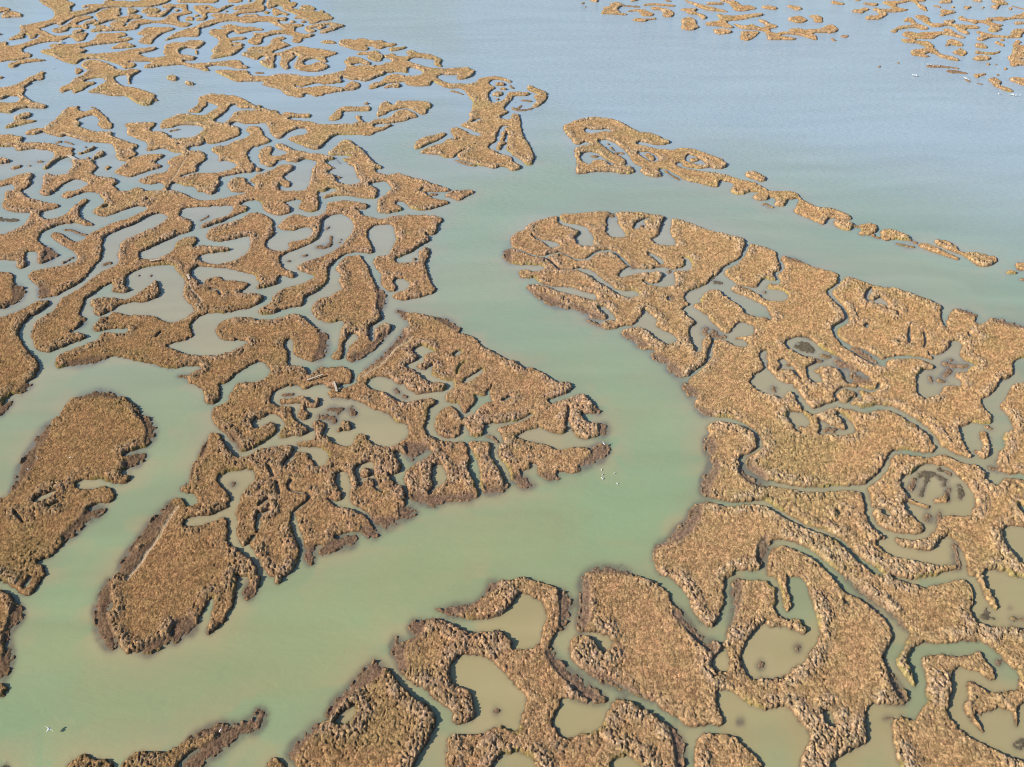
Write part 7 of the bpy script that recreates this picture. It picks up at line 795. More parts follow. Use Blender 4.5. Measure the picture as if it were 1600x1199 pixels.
[-233,1274,3,1,2,-4,5,-1,2,-4,-1,-3,-3,-3,-4,4,-3,1,-2,4],
[-1108,1252,3,0,8,-4,29,-23,7,25,3,2,3,0,2,-2,0,-6,-2,-24,-2,-9,-2,-5,-6,5,-23,19,-15,14,-5,6],
[-339,1240,2,0,4,-4,4,-15,6,-8,-1,-7,-4,0,-7,7,-6,20,0,5],
[383,1239,5,-1,28,-23,8,-6,0,-4,-19,0,-9,4,-8,9,-4,15],
[-383,1232,28,1,2,-2,2,-4,-2,-4,-7,-1,0,-10,-3,-1,-3,4,-1,7,-14,1,-2,1,-2,5],
[171,1230,5,-1,7,-6,1,-3,0,-3,-3,-3,-3,0,-12,8,-2,3,0,2],
[-790,1226,44,-32,15,-15,7,-9,4,-11,1,-17,-3,-13,-5,-9,-2,1,-2,6,-5,23,-4,13,-9,15,-12,16,-24,25],
[-398,1211,27,-4,7,-6,5,-9,1,-4,-1,-4,-4,-1,-2,1,-6,8,-24,5,-3,3,-2,4,0,5],
[180,1183,4,-1,7,-4,5,-7,0,-5,-2,-9,-3,-3,-11,-6,-3,0,-2,3,0,6,1,18,1,4],
[-1148,1181,3,-1,12,-8,16,-14,37,-40,45,-44,14,-17,28,-40,19,-21,0,-2,-11,6,-11,8,-60,56,-7,9,-12,21,-9,12,-10,10,-24,21,-11,12,-13,18,-6,12],
[-946,1181,4,-2,5,-12,5,-18,1,-12,-3,-21,0,-10,3,-12,9,-21,1,-9,-4,-56,-2,-8,-6,-6,-1,2,-2,21,-13,40,-2,17,1,44,-3,40,2,14],
[966,1177,10,-7,-2,-5,-3,-1,-9,6,0,3],
[1122,1177,1,-2,-2,-4,-16,-7,-3,1,4,5],
[638,1169,18,0,0,-5,-2,-3,-3,-2,-17,0,-1,2,1,4],
[-591,1167,7,-2,11,-5,12,-11,12,-12,15,-22,2,-10,-4,2,-14,15,-19,27,-7,8],
[-56,1149,4,0,13,-4,4,-4,9,-12,0,-4,-2,-1,-9,13,-6,4,-13,4,-1,2],
[390,1140,9,0,5,-4,1,-4,2,-15,-4,-13,-6,-8,-7,-6,-2,0,-4,5,-3,10,1,15,3,14],
[-608,1139,3,-4,4,-20,1,-14,-2,-10,-8,-16,-1,-8,0,-9,3,-12,2,-14,-2,-19,-4,-6,-6,-5,2,7,6,10,1,9,0,8,-5,17,-1,7,1,7,3,8,1,9,0,36],
[-205,1124,16,1,17,-3,5,-3,2,-3,1,-7,-3,-6,-17,-8,-4,-5,-4,-8,-4,-2,-3,1,-4,4,-5,11,-3,10,0,13,3,4],
[182,1121,8,-1,2,-6,-1,-9,-2,-7,-6,-9,-9,-9,-14,-10,-29,-14,-4,-3,0,-4,-2,2,1,3,-1,5,3,4,19,19,5,7,3,6,2,10,2,5,9,6],
[-723,1096,5,0,2,-3,1,-9,-2,-7,-7,-9,-11,-9,-6,-4,-5,2,-3,14,0,7,9,10],
[394,1080,6,-1,2,-3,0,-8,-4,-20,-6,-11,-12,-16,-6,-11,-6,-19,-3,-3,-8,1,-3,3,-1,4,2,11,5,16,6,12,11,17,13,24],
[457,1075,3,-1,28,-35,-4,-14,-14,6,-5,5,-7,9,-5,9,-1,5,1,5],
[438,1067,3,-14,7,-14,16,-22,7,-6,8,-4,0,-2,-11,0,-10,4,-9,6,-9,11,-6,14,0,8,2,17],
[936,1065,5,0,1,-3,-2,-7,-3,-2,-4,-1,-14,0,-3,1,-1,3,1,2,3,1],
[1036,1065,5,0,8,-4,5,-3,-1,-2,-2,-2,-5,-2,-16,0,-2,3,4,7],
[820,1056,19,-10,1,-3,-1,-3,-3,-2,-3,0,-16,10,0,4],
[796,1050,13,-2,6,-5,10,-12,1,-2,-2,-4,-3,-3,-3,0,-10,12,-6,4,-5,0,-13,-22,-8,-11,-15,-20,-5,-1,-1,1,1,5,19,25,13,23,-1,0,-12,-6,-2,2,1,5,3,3,14,7],
[56,1042,11,0,14,-3,6,-5,4,-5,-4,-2,-14,0,-6,2,-3,2,-7,7,-1,3],
[13,1041,7,-2,10,-9,13,-15,1,-3,-1,-2,-7,-3,-9,-1,-7,3,-7,4,-8,11,-2,6,0,3,2,3],
[762,1031,3,0,2,-1,-2,-7,-13,-19,-5,-4,-2,0,-2,4,2,5,14,20],
[-529,1023,4,1,3,-2,3,-6,-1,-5,-5,-1,-2,2,-3,6,0,4],
[-12,1023,2,-4,2,-7,-2,-5,-2,-5,-13,-9,-12,-5,-7,1,-4,5,-7,19,0,1,2,0,9,-10,11,-1,7,1,8,5],
[814,1019,3,-1,0,-3,-2,-4,-3,-2,-3,1,0,3,2,4],
[843,1019,4,0,1,-3,-3,-14,-4,-9,-10,-14,-6,-3,-2,1,0,3,1,4,10,14,4,16],
[1084,1019,2,-1,-24,-42,-1,3,5,17,4,7,7,8],
[-231,1013,14,-1,4,-1,2,-2,-6,-5,-4,-1,-5,2,-4,5],
[818,1008,3,0,1,-4,-12,-19,-9,-1,0,1,13,20],
[-187,993,11,0,11,-3,5,-4,3,-12,2,3,8,6,15,4,30,0,30,3,6,-2,1,-5,-2,-5,-10,-5,-9,0,-16,4,-15,-1,-8,-3,-13,-9,-13,-1,-5,2,-2,6,-6,-2,-5,-1,-3,1,-10,7,-4,5,-3,7,0,3],
[-627,968,3,0,5,-4,2,-3,0,-4,-2,-8,-7,-17,0,-12,3,-13,-2,-5,-12,-15,-14,-11,-4,-10,1,-7,1,-1,6,1,5,3,5,5,4,10,5,17,3,2,1,-16,-1,-16,-8,-41,-5,-15,-27,0,-2,18,0,17,4,11,0,10,2,9,9,37,8,25,9,22,4,8],
[-205,962,11,-1,8,-3,11,-7,2,-4,0,-3,-3,-6,-6,-4,-8,-3,-7,1,-7,5,-2,6,-1,13],
[343,961,5,0,1,-3,-1,-5,-6,-16,-11,-18,-16,-22,-9,-8,-6,-4,-17,-8,-24,-9,-5,-3,-4,-5,-2,-6,-3,-17,2,-11,7,-18,-3,0,-5,16,-2,13,0,17,4,11,5,7,5,4,19,10,3,4,3,8,4,4,14,11,15,14,4,5,4,14,3,5,7,7],
[-749,958,6,0,3,-3,1,-4,-1,-5,-7,-9,-12,-8,-4,-5,-12,-30,-8,-12,-2,0,-3,0,-4,7,0,5,10,30,8,17,8,11],
[777,952,3,-1,0,-2,-11,-28,-3,-3,-2,1,0,4,10,25],
[-258,944,10,-9,8,-3,9,0,17,3,4,-1,3,-3,1,-5,0,-4,-5,-9,-4,-3,-11,0,-7,3,-11,5,-6,7,-7,13,-2,4],
[750,942,4,0,2,-2,0,-4,-3,-8,-6,-4,-3,0,-2,2,-1,4,4,8],
[-261,914,9,-3,10,-6,4,-6,0,-8,-6,-4,-5,0,-9,7,-8,8,-4,8,2,2],
[-1018,896,9,-7,1,-4,-1,-3,-1,0],
[451,893,0,-1,-8,-33,-17,-26,-2,-2,-3,-2,-1,1,-1,8,0,8,3,8,6,15,6,10,4,6,6,5],
[-283,892,9,0,2,-2,0,-8,-2,-4,-3,-4,-11,-8,-5,-2,-22,-5,-16,-8,0,3,2,10,6,10,22,12,9,4],
[886,886,3,0,-1,-2,-2,-2,-1,-1,-1,1],
[911,886,3,0,-3,-4,-2,-1,-1,1,1,2],
[771,876,2,-1,1,-2,-6,-25,-6,-23,-3,-3,-2,-2,-3,1,0,3,7,20,5,26,2,4],
[-347,871,2,1,1,-2,2,-27,0,-11,-3,-1,-3,3,-7,9,-1,5,-1,8,0,4,2,4],
[981,831,-5,-9,1,2],
[159,825,17,0,12,-3,11,-6,3,-3,2,-2,-10,-1,-33,4,-34,-2,-2,2,3,1,10,6,11,3],
[116,808,13,-1,1,-13,0,-10,-3,-44,-3,-18,-2,-6,-4,-5,-4,-4,-2,-1,-2,0,-5,2,-1,3,-1,4,7,26,2,10],
[558,808,7,0,15,-27,38,-51,5,-10,2,-11,-1,-3,-2,0,-13,29,-8,12,-21,22,-14,20,-6,10],
[-675,801,3,-2,4,-7,11,-25,2,-7,1,-17,2,-8,7,-12,4,-6,10,-12,12,-20,6,-11,0,-3,-4,0,-7,2,-7,3,-6,4,-11,11,-4,5,-10,17,-13,28,-2,8,-2,10,0,10,2,12,1,18],
[378,799,2,-1,2,-3,0,-5,0,-5,-7,-26,-5,-13,-11,-21,-8,-11,-6,-6,0,4,8,18,6,15,4,15,6,32,3,4],
[-33,796,5,0,5,-3,4,-4,0,-2,-1,-3,-19,-12,-12,-15,-5,-5,-19,-14,-8,-5,-5,-2,-7,0,-12,4,-22,9,6,0,8,-1,12,1,33,7,12,5,4,3,17,22,0,5,-3,6,0,3],
[-427,788,2,-1,4,-19,-12,-6,-5,0,-3,8,-1,9,3,4,2,2],
[75,779,4,-1,11,-10,3,-5,3,-7,-1,-5,-4,-15,-5,-20,-2,-4,-6,-3,-2,1,-1,3,3,38],
[-861,751,3,0,5,-4,8,-8,37,-49,3,-7,0,-3,-3,1,-4,4,-11,15,-5,5,-8,6,-11,7,-8,8,-7,10,-3,6,-1,4,1,2],
[-807,751,3,0,7,-3,3,-2,3,-4,2,-5,3,-11,1,-8,-5,-7,-2,-6,1,-5,4,-15,0,-4,-2,-1,-4,3,-2,3,-3,9,-10,46,-1,6],
[808,748,2,0,1,-1,-1,-3,-2,-2,-2,0,-1,2,1,2],
[852,748,2,0,0,-1,-1,-3,-2,-2,-2,0,-1,2,2,2],
[768,747,1,0,-1,-9,1,-4,5,-8,0,-2,-1,-2,-3,0,-13,0,-4,3,-3,6,2,2,4,0,5,3],
[892,747,1,0,-4,-11,2,-3,4,0,0,-2,-9,-6,-7,-3,-14,0,-2,0,1,2,11,7,7,5],
[262,743,3,0,4,-3,6,-8,13,-27,10,-17,5,-5,15,-8,1,-3,-1,-2,-7,-4,-4,-1,-5,2,-10,12,-12,15,-19,31,-2,5,0,4,0,3],
[800,728,20,-3,21,3,1,-2,-2,-2,-3,-1,-21,-2,-18,3,0,2],
[-518,727,4,0,4,-3,8,-11,1,-7,-2,-8,-4,-2,-7,0,-4,-2,-1,-2,-3,-9,-2,-2,-1,0,-2,2,-5,8,-1,-5,-5,-5,-10,-9,-11,-7,-9,-2,-9,3,-1,3,1,2,10,7,21,11,10,4,3,0,-4,14,0,4,1,5,5,5],
[-145,720,9,-1,1,-1,0,-3,-6,-14,-6,-12,-7,-7,-10,-8,-1,-3,-1,-3,1,-11,8,-21,0,-2,-2,-1,-6,1,-3,1,-3,4,-6,8,-3,6,-6,19,-1,11,0,4,3,3,4,3,2,-2,2,-7,4,-5,7,0,5,2,6,8,1,3,-1,5,-8,11,-2,5,2,3,4,1],
[443,678,4,-1,1,-2,-2,-5,-4,-2,-3,2,-1,2,2,4],
[-809,676,3,-2,12,-14,12,-12,1,5,-2,22,2,1,1,-1,8,-6,3,-5,3,-6,5,-20,0,-7,-3,-4,-3,-2,-5,0,-6,2,-7,4,-7,7,-12,17,-6,9,-2,7],
[58,671,3,-2,10,-19,9,-8,23,-20,26,-24,5,-5,1,-5,-4,-1,-8,-1,-7,1,-5,1,-5,3,-25,25,-13,15,-13,22,-4,10,1,4],
[94,660,11,-15,6,-5,19,-10,39,-18,20,-11,38,-27,21,-16,-34,24,-15,8,-46,20,-30,19,-11,8,-7,6,-5,6],
[742,652,4,0,1,-1,-1,-4,-3,-3,-4,-1,-2,1,1,4,2,3],
[820,652,4,0,1,-1,-1,-4,-3,-3,-5,-1,-1,1,1,4,2,3],
[378,649,4,-1,2,-3,-2,-5,-3,-2,-4,1,-1,3,1,3],
[-208,648,6,-2,4,-2,3,-4,1,-7,-1,-4,-15,-14,-19,-11,-9,-7,-11,-15,-9,-16,-4,-3,-5,0,-1,2,0,3,5,14,6,8,15,16,5,9,3,10,3,6,11,11],
[568,632,5,-5,4,-10,3,-22,0,-6,-2,-4,-2,0,-6,2,-3,7,-3,20,2,14,1,3],
[-24,575,3,0,3,-2,0,-3,-2,-3,-4,0,-2,2,0,4],
[-365,574,5,0,3,-3,2,-5,1,-8,-4,-8,-7,-6,0,-2,-9,-1,-10,-5,-15,-17,-7,-7,-28,-21,39,-20,11,-6,23,-16,11,-4,10,-1,1,-2,5,-3,8,-5,3,-5,-17,0,-13,5,-9,2,-17,0,-8,1,-41,14,-3,2,0,1,1,2,3,1,8,-2,11,-5,7,-2,6,-1,5,2,-1,2,-3,2,-30,16,-13,7,-10,8,-10,7,5,8,6,8,8,8,22,16,2,3,0,1,-2,1,-5,2,-6,-1,-22,-10,-4,1,-2,2,0,2,1,2,3,1,32,15,8,1,19,0,13,5,10,5,-3,11],
[545,562,5,0,0,-3,-3,-1,-11,0,-3,1,3,2],
[328,558,3,1,1,-2,0,-3,-2,-3,-4,0,-1,1,-1,3,2,2],
[-281,551,4,0,4,-2,1,-2,-1,-3,-9,-10,-7,-8,-12,-22,-4,-1,-7,4,-2,2,0,2,1,3,30,35],
[225,547,3,-2,8,-9,5,-8,1,-6,-2,-7,-6,-23,-1,-24,-1,-7,-3,-5,-7,-7,-6,-5,-8,-5,0,1,1,4,4,9,5,12,8,27,1,26,-1,14,-2,10,0,4],
[711,529,21,0,3,-2,0,-3,-1,-4,-2,-1,-6,-4,-5,0,-4,3,-8,-3,-5,0,-2,4,1,4,5,4],
[710,524,-2,-2,1,-2,9,3],
[724,524,-4,-1,5,-3,2,0,2,2,0,2],
[-716,497,4,0,6,-1,9,1,5,-2,3,-3,1,-2,0,-3,-3,-2,-10,1,-9,-1,-4,2,-4,4,0,1,-1,3],
[-745,492,4,0,2,-1,-1,-1,-4,0,-2,1],
[-666,492,3,0,3,-1,-2,-1,-3,0,-3,1],
[-300,480,3,-1,2,-1,19,-20,10,-8,12,-8,2,-2,0,-2,-4,-2,-3,0,-3,1,-42,32,-2,3,0,2,1,2],
[681,468,5,0,4,-3,8,3,4,0,3,-4,-2,-4,-4,-3,-4,-1,-19,0,-3,1,0,3,2,4],
[681,464,-3,-2,1,-2,8,1],
[697,464,-8,-3,8,-1,2,2,-1,2],
[301,436,2,0,2,0,0,-4,-2,-2,-4,0,-1,1,0,3,1,2],
[489,430,11,0,2,-1,-15,0,0,0],
]
MURK = [
[-90,3028,71,-2,-18,-55,-38,-24,-11,24],
[-116,2808,7,-7,-8,-18,-32,-20],
[-1193,2740,87,-5,17,-11,6,-17,-53,-65,-41,-8,-20,23,-26,57],
[262,2714,20,-13,61,11,12,-28,-83,-20,-18,15,0,24],
[-1779,2548,37,-8,32,-24,8,24,27,8,104,-13,44,-24,22,-42,1,-63,-25,-40,-53,-35,-23,-2,-18,13,-6,-13,-25,2,-124,54,-64,52,-27,32,-19,37,1,16],
[454,2519,27,-39,-1,-37,-28,-11,-32,57,-3,25],
[-990,2494,45,-23,36,-40,7,-24,-34,-49,-15,1,-41,33,-18,37],
[586,2494,21,-10,31,-70,-29,-6,-43,32,6,39],
[-584,2427,46,-7,31,-22,28,-72,2,-33,-27,-23,-26,16,-62,113,0,23],
[-668,2424,17,-7,17,-75,2,-112,-72,-7,-12,65,3,46],
[-1354,2303,22,-12,0,-20,-45,-48],
[-903,2134,55,1,26,-20,0,-35,-12,-16,-69,-31,-32,20,-25,40,-4,17,10,16],
[-1032,2084,17,-4,10,-11,3,-14,-62,-119,-4,-44,18,-69,1,-24,-15,-43,-8,-3,-21,42,-23,72,-6,68,15,53],
[287,2080,19,-13,2,-50,12,-53,-2,-15,-36,-9,-17,20,11,103],
[-476,2075,16,-13,9,-25,9,-58,-3,-31,-18,-40,-98,-106,-9,-24,7,-13,40,-32,-33,-10,-49,37,-10,27,-2,26,9,53,-47,3,-23,42,-1,20,31,33,45,26,17,3,9,-9,2,-13,35,69],
[135,2075,17,-43,50,-22,17,-20,11,-51,-7,-42,-29,-8,-14,12,-7,35,13,33,-52,52,-4,18],
[447,2063,13,-13,-12,-71,7,-62,-8,-21,-45,5,-16,26,25,35,21,76],
[397,2061,6,-3,-19,-28,-3,-32,-39,-4,11,33],
[-388,2021,33,-1,20,-28,9,-118,-11,-29,-26,6,-19,45,-19,96,3,21],
[52,1969,26,-34,40,-11,15,-22,-10,-15,-21,-1,-42,58],
[-921,1953,14,-2,3,-16,-3,-43,-14,-33,-50,-30,-14,2,-20,23,8,31],
[-740,1934,21,-7,13,-23,15,-63,-12,-30,-87,-7,-45,15,-6,20,15,29],
[-258,1861,10,-8,-3,-32,-48,8],
[368,1860,20,-9,16,-30,0,-16,-15,-5,-28,53],
[464,1825,9,-3,3,-17,-8,-23,-12,-10,-24,9,19,8],
[36,1812,44,-3,7,-12,-2,-22,-18,-18,-35,3,-9,13,-3,22],
[303,1786,53,-20,26,14,29,-5,14,-17,-4,-41,-11,-21,-15,-7,-32,1,-29,23,-2,7,8,4,17,-17,21,10,13,29,-9,17,-105,-26,-3,6,4,17],
[-791,1785,65,-5,60,-30,7,-20,15,-18,2,-16,-7,-10,7,-29,-26,-2,-82,20,-48,26,-14,18,-20,47,7,13],
[185,1783,26,-11,57,-86,19,-11,21,3,15,-24,-26,-13,-31,12,-47,57,-17,32,-30,22,0,8],
[-968,1780,65,-1,20,-7,31,-26,23,-34,34,-73,14,-36,3,-28,-24,-31,-24,-6,-84,26,-40,26,-5,14,1,47,-14,40,-23,46,-5,21,10,17],
[-448,1753,12,-19,7,-36,-3,-20,-30,-24,-14,4,3,59],
[-296,1735,34,-17,1,-16,-11,-26,-8,-3,-17,16,-5,34],
[642,1730,17,-1,-10,-43,27,-3,16,-15,0,-30,-17,-13,-45,-5,-28,33,-4,27,7,32,14,14],
[497,1704,6,-5,-3,-15,-29,-60,-32,-7,-13,14,3,24,11,13],
[117,1699,83,-10,17,-19,0,-31,-5,-9,-17,-3,-75,27,-19,20,1,16],
[912,1693,5,-6,-7,-18,20,-41,2,-23,-15,-3,-32,11,-16,16,14,46,8,10,10,-2],
[389,1647,12,-2,2,-12,-12,-5],
[430,1600,57,-42,17,-39,20,31,41,1,12,-7,4,-15,-3,-19,-24,-60,-20,-15,-26,7,-12,22,3,32,-27,-12,-35,-47,-12,1,-14,34,-3,37,6,64,5,18],
[308,1594,35,-11,19,-27,15,-69,1,-19,-5,-12,-38,14,-29,32,-9,46,2,34],
[624,1585,6,-26,-6,-11,-9,0],
[-734,1562,12,0,12,-11,17,-50,15,-23,51,-14,1,-11,-28,-33,-25,-10,-33,5,-64,31,-11,15,-1,11,8,46,16,30],
[-381,1493,16,-7,5,-15,-10,-46,-6,-8,-11,60],
[663,1480,40,-15,8,-32,69,-93,6,-30,-61,0,-3,48,-25,8,-28,-9,11,-23,-4,-24,-27,0,-2,29,4,23,25,20,5,13,-49,36,-5,23,9,13],
[1021,1478,24,-5,5,-25,-9,-28,-31,-72,-19,-30,-26,-20,-30,1,-24,-28,-14,-7,-27,-2,-6,15,13,34,5,31,25,58,19,34,29,28,23,10],
[1338,1473,-95,-174,-6,19,12,30,39,72,23,31],
[-516,1472,5,0,5,-10,17,-71,17,-16,-15,-6,-13,12,-15,64],
[-222,1447,27,0,13,-6,13,-17,44,-114,-69,0,-31,30,-13,25,-4,48,4,21],
[-117,1430,5,-4,-3,-9,-17,-13,-1,11],
[585,1430,-17,-65,-5,28,3,18],
[607,1397,11,-1,5,-11,9,-63,-16,33,-12,3,-18,-7,10,18,2,22],
[-67,1365,5,-13,-6,-14,-27,-28,-14,0,5,13],
[564,1354,11,-11,-3,-33,50,-1,-21,-11,-24,-41,-29,19,-19,3,-10,18,0,16,5,15,10,13],
[-296,1339,21,-5,31,-23,-31,-2,108,-25,22,-14,-12,-14,-19,-5,-41,-2,-23,7,-50,40,-6,10,7,4,-25,0,3,18],
[722,1302,22,-11,3,-24,-5,-12,-16,5,-13,-14,-10,-2,-19,14,-1,9,12,18],
[-480,1292,95,-16,58,-19,113,-75,4,-21,-13,-37,-15,-9,-68,-1,-53,15,-4,-8,5,-46,-19,-12,-18,5,-51,33,-45,4,3,8,34,23,-12,5,-4,26,-12,11,-15,2,-21,-19,-11,15,-3,13,3,17,43,3,-18,45,-3,22,10,14],
[581,1220,20,-5,11,-19,0,-12,-11,-13,-18,5,3,-21,-11,9,-7,22,0,25],
[675,1214,9,-1,15,-20,2,-20,-6,-16,-21,-11,-58,6,10,22,4,30,21,-24,26,-15,4,17,-12,27],
[32,1173,45,0,26,-10,3,-10,-3,-32,-7,-8,-14,0,-66,17,-11,9,-2,21,9,8],
[-212,1117,33,0,9,-2,3,-6,-24,-25,-19,-5,-11,14,-6,16],
[-298,1077,24,1,18,-14,5,-14,4,-42,8,-14,-11,5,-10,-7,-31,5,7,-32,-4,-8,-7,0,-37,20,-11,24,0,29,5,19,19,3,9,-6,-1,19,4,9],
[-150,1073,20,-2,5,-19,-6,-43,-19,-15,-5,11,-4,42,4,22],
[809,1070,29,-8,15,-27,8,-41,-5,-19,-7,-13,-11,-16,-13,-10,-15,-4,-28,5,-48,-45,-19,-7,-15,2,0,4,26,10,7,10,-18,49,3,8,14,14,-1,26,4,17,11,13,19,8,21,16],
[-528,1059,18,0,15,-6,5,-7,27,-107,0,9,5,-1,8,-21,1,-26,-3,-2,-2,6,4,-21,-19,-11,-18,-1,-6,9,-10,29,-6,9,-12,5,-51,-11,-15,3,-6,10,3,6,53,19,2,15,-28,73,5,15],
[902,1040,29,-14,-16,-15,-9,-3,-9,13],
[1046,1040,5,-1,-9,-13,-26,-17,-7,2,-2,13,4,5],
[1095,1035,-56,-101,-5,-2,-13,11,10,31,19,24],
[-825,1033,39,-3,10,-9,3,-11,-6,-10,-33,3,-13,11,-5,14],
[-1064,1000,38,-11,19,-12,3,-6,-3,-2,-22,8,-25,13],
[-853,1000,5,-1,0,-5,-10,-16,-14,-8,-8,1,-3,6,5,9],
[678,957,7,-6,3,-16,-5,-3,-10,8,-2,10],
[890,917,50,0,8,-9,-7,-17,-20,-23,-52,-43,-8,30,1,30,11,23],
[769,893,9,-8,4,-20,-3,-22,-11,-35,-53,0,7,6,32,8,1,6,-38,-1,-57,17,-19,16,-3,17,7,7,26,5,3,-11,10,-9,37,-7,16,8,19,19],
[1004,872,-35,-64,-16,0,28,40],
[813,823,20,-3,6,-12,43,0,13,10,18,5,18,-3,1,-12,7,-7,-5,-16,-25,-45,-13,-18,-19,-14,-16,-4,-33,0,-12,4,-2,5,-7,-5,-17,-4,-33,0,-12,4,-5,16,4,16,19,42,13,20,13,6,13,12],
[18,775,8,-1,13,-8,14,-13,2,-8,0,-16,-8,-37,-9,-18,-17,-6,-20,0,-1,14,-41,11,-11,6,-11,12,-1,5,4,4,30,8,16,10,14,12,2,14],
[401,724,8,-2,-4,-17,22,11,31,3,19,-1,10,-7,2,-9,-9,-29,-18,-25,-26,-23,-14,-7,-21,-2,-17,3,-8,-3,-18,0,-7,5,-3,12,1,14,14,55,11,15,9,4],
[113,705,34,-2,14,-8,2,-16,-4,-18,-15,-3,-10,5,-23,35,-2,5],
[327,673,5,-1,2,-8,-3,-23,-5,-8,-10,-2,-11,6,-1,14],
[-30,665,21,-4,8,-8,1,-44,21,-5,8,-19,-2,-14,-6,-19,-9,-9,-20,-8,-30,1,-15,6,-11,13,0,5,11,7,3,6,-7,19,-10,10,-23,6,-6,15,-1,19,5,10,25,10],
[670,643,24,-2,27,-14,23,-15,9,-12,0,-8,9,8,20,12,64,24,30,7,-56,-100,-52,-25,-52,-18,-17,0,-24,11,-38,32,-6,10,-2,15,4,16,18,42,11,14],
[313,602,44,-11,12,-8,3,-7,9,4,24,-6,12,-9,10,-16,1,-13,-5,-14,-17,-31,1,-13,-5,-29,-5,-10,-13,-10,-118,0,8,15,9,8,64,39,-53,50,-3,16,5,31,6,10],
[72,587,42,-2,16,-5,5,-5,1,-7,-8,-22,-16,-11,-19,-5,-13,0,-8,4,-12,15,-4,12,2,18,4,4],
[535,584,26,-1,9,-5,1,-13,-25,-52,-13,-16,-9,-6,4,-6,1,-15,-11,-41,-66,0,-12,39,0,16,4,7,0,7,9,15,33,37,23,21,13,9],
[-234,581,6,-2,4,-8,-3,-13,-11,-6,-16,0,-2,4,8,13],
[458,574,4,-1,2,-7,-5,-20,-10,15,4,9],
[5,520,19,-2,12,-7,3,-6,-1,-27,-3,-6,-6,-5,-29,-2,0,10,-22,16,22,17,0,11],
[148,510,22,0,13,-5,4,-14,-7,-13,-15,-5,-20,0,-13,5,-3,13,3,10,6,6],
[690,482,17,0,35,-18,22,-21,-8,-14,-181,0,18,14,41,20,22,9],
[81,455,32,-9,6,-6,2,-11,-69,0,3,9,11,11,6,5],
[-28,450,20,0,18,-6,8,-7,4,-8,-80,0,-1,4,9,11,7,3],
[426,440,-3,-11,-13,0],
[-231,436,17,-2,7,-5,-25,0,-3,5],
]


def outlines(rows):
    """each row: first point, then steps from point to point, x and y in decimetres"""
    return [np.cumsum(np.array(r, float).reshape(-1, 2), 0) / 10.0 for r in rows]


land_lines, fringe_lines, murk_lines = outlines(LAND), outlines(FRINGE), outlines(MURK)

# ------------------------------------------------------------------ terrain grid: finer close by, coarser far off
NC = 1560
KY = 0.0019
YMAX = 474.0
NR = int(math.log((YMAX + 30) / 70.0) / KY)
jj = np.arange(NR)
GY = 70.0 * np.exp(KY * jj) - 30.0
GW = 52.0 + 0.53 * GY
cc = np.linspace(-1, 1, NC)
X = GW[:, None] * cc[None, :]
Y = np.repeat(GY[:, None], NC, 1)
DX = (2 * GW / (NC - 1))[:, None]
DY = (KY * (GY + 30))[:, None]


def to_grid(P):
    j = np.log((P[:, 1] + 30) / 70.0) / KY
    i = (P[:, 0] / (52.0 + 0.53 * P[:, 1]) + 1) * 0.5 * (NC - 1)
    return i, j


def smooth_loop(P, it=2):
    for _ in range(it):
        Q = np.roll(P, -1, 0)
        P = np.stack([.78 * P + .22 * Q, .22 * P + .78 * Q], 1).reshape(-1, 2)
    return P


def fill(lines):
    """even-odd scanline fill of closed outlines into the terrain grid"""
    acc = np.zeros((NR, NC + 1), np.int32)
    for P in lines:
        i, j = to_grid(smooth_loop(P))
        i2, j2 = np.roll(i, -1), np.roll(j, -1)
        for a, b, c, d in zip(i, j, i2, j2):
            if b > d:
                a, b, c, d = c, d, a, b
            r0, r1 = max(0, math.ceil(b)), min(NR - 1, math.ceil(d) - 1)
            if r1 < r0:
                continue
            r = np.arange(r0, r1 + 1)
            x = a + (r - b) / (d - b) * (c - a)
            k = np.clip(np.ceil(x), 0, NC).astype(int)
            acc[r, k] ^= 1
    return (np.cumsum(acc, 1)[:, :NC] & 1).astype(np.float32)


def blur(a, s):
    r = int(3 * s) + 1
    k = np.exp(-.5 * (np.arange(-r, r + 1) / s) ** 2)
    k /= k.sum()
    p = np.pad(a, ((r, r), (0, 0)), mode='edge')
    a = sum(k[n] * p[n:n + a.shape[0]] for n in range(2 * r + 1))
    p = np.pad(a, ((0, 0), (r, r)), mode='edge')
    return sum(k[n] * p[:, n:n + a.shape[1]] for n in range(2 * r + 1)).astype(np.float32)


def bigblur(a, n, times=3):
    """repeated box blur, n cells half width"""
    for _ in range(times):
        for ax in (0, 1):
            p = np.pad(a, [(n + 1, n) if k == ax else (0, 0) for k in (0, 1)], mode='edge').cumsum(ax, dtype=np.float64)
            m = a.shape[ax]
            hi = np.take(p, np.arange(2 * n + 1, 2 * n + 1 + m), ax)
            lo = np.take(p, np.arange(0, m), ax)
            a = ((hi - lo) / (2 * n + 1)).astype(np.float32)
    return a


def hsh(i, j, s):
    h = (i.astype(np.int64) * 374761393 + j.astype(np.int64) * 668265263 + s * 1442695041) & 0xffffffff
    h = ((h ^ (h >> 13)) * 1274126177) & 0xffffffff
    h = ((h ^ (h >> 15)) * 2246822519) & 0xffffffff
    return ((h ^ (h >> 16)) & 0xffffff).astype(np.float32) / 16777215.0


def vnoise(x, y, s):
    i, j = np.floor(x), np.floor(y)
    u, v = (x - i), (y - j)
    u, v = u * u * (3 - 2 * u), v * v * (3 - 2 * v)
    return ((hsh(i, j, s) * (1 - u) + hsh(i + 1, j, s) * u) * (1 - v) +
            (hsh(i, j + 1, s) * (1 - u) + hsh(i + 1, j + 1, s) * u) * v).astype(np.float32)


def fbm(x, y, s, o=4):
    t, a, n = 0, .5, 0
    for k in range(o):
        t = t + a * vnoise(x * 2 ** k + 17.3 * k, y * 2 ** k - 9.1 * k, s + k)
        n += a
        a *= .5
    return t / n


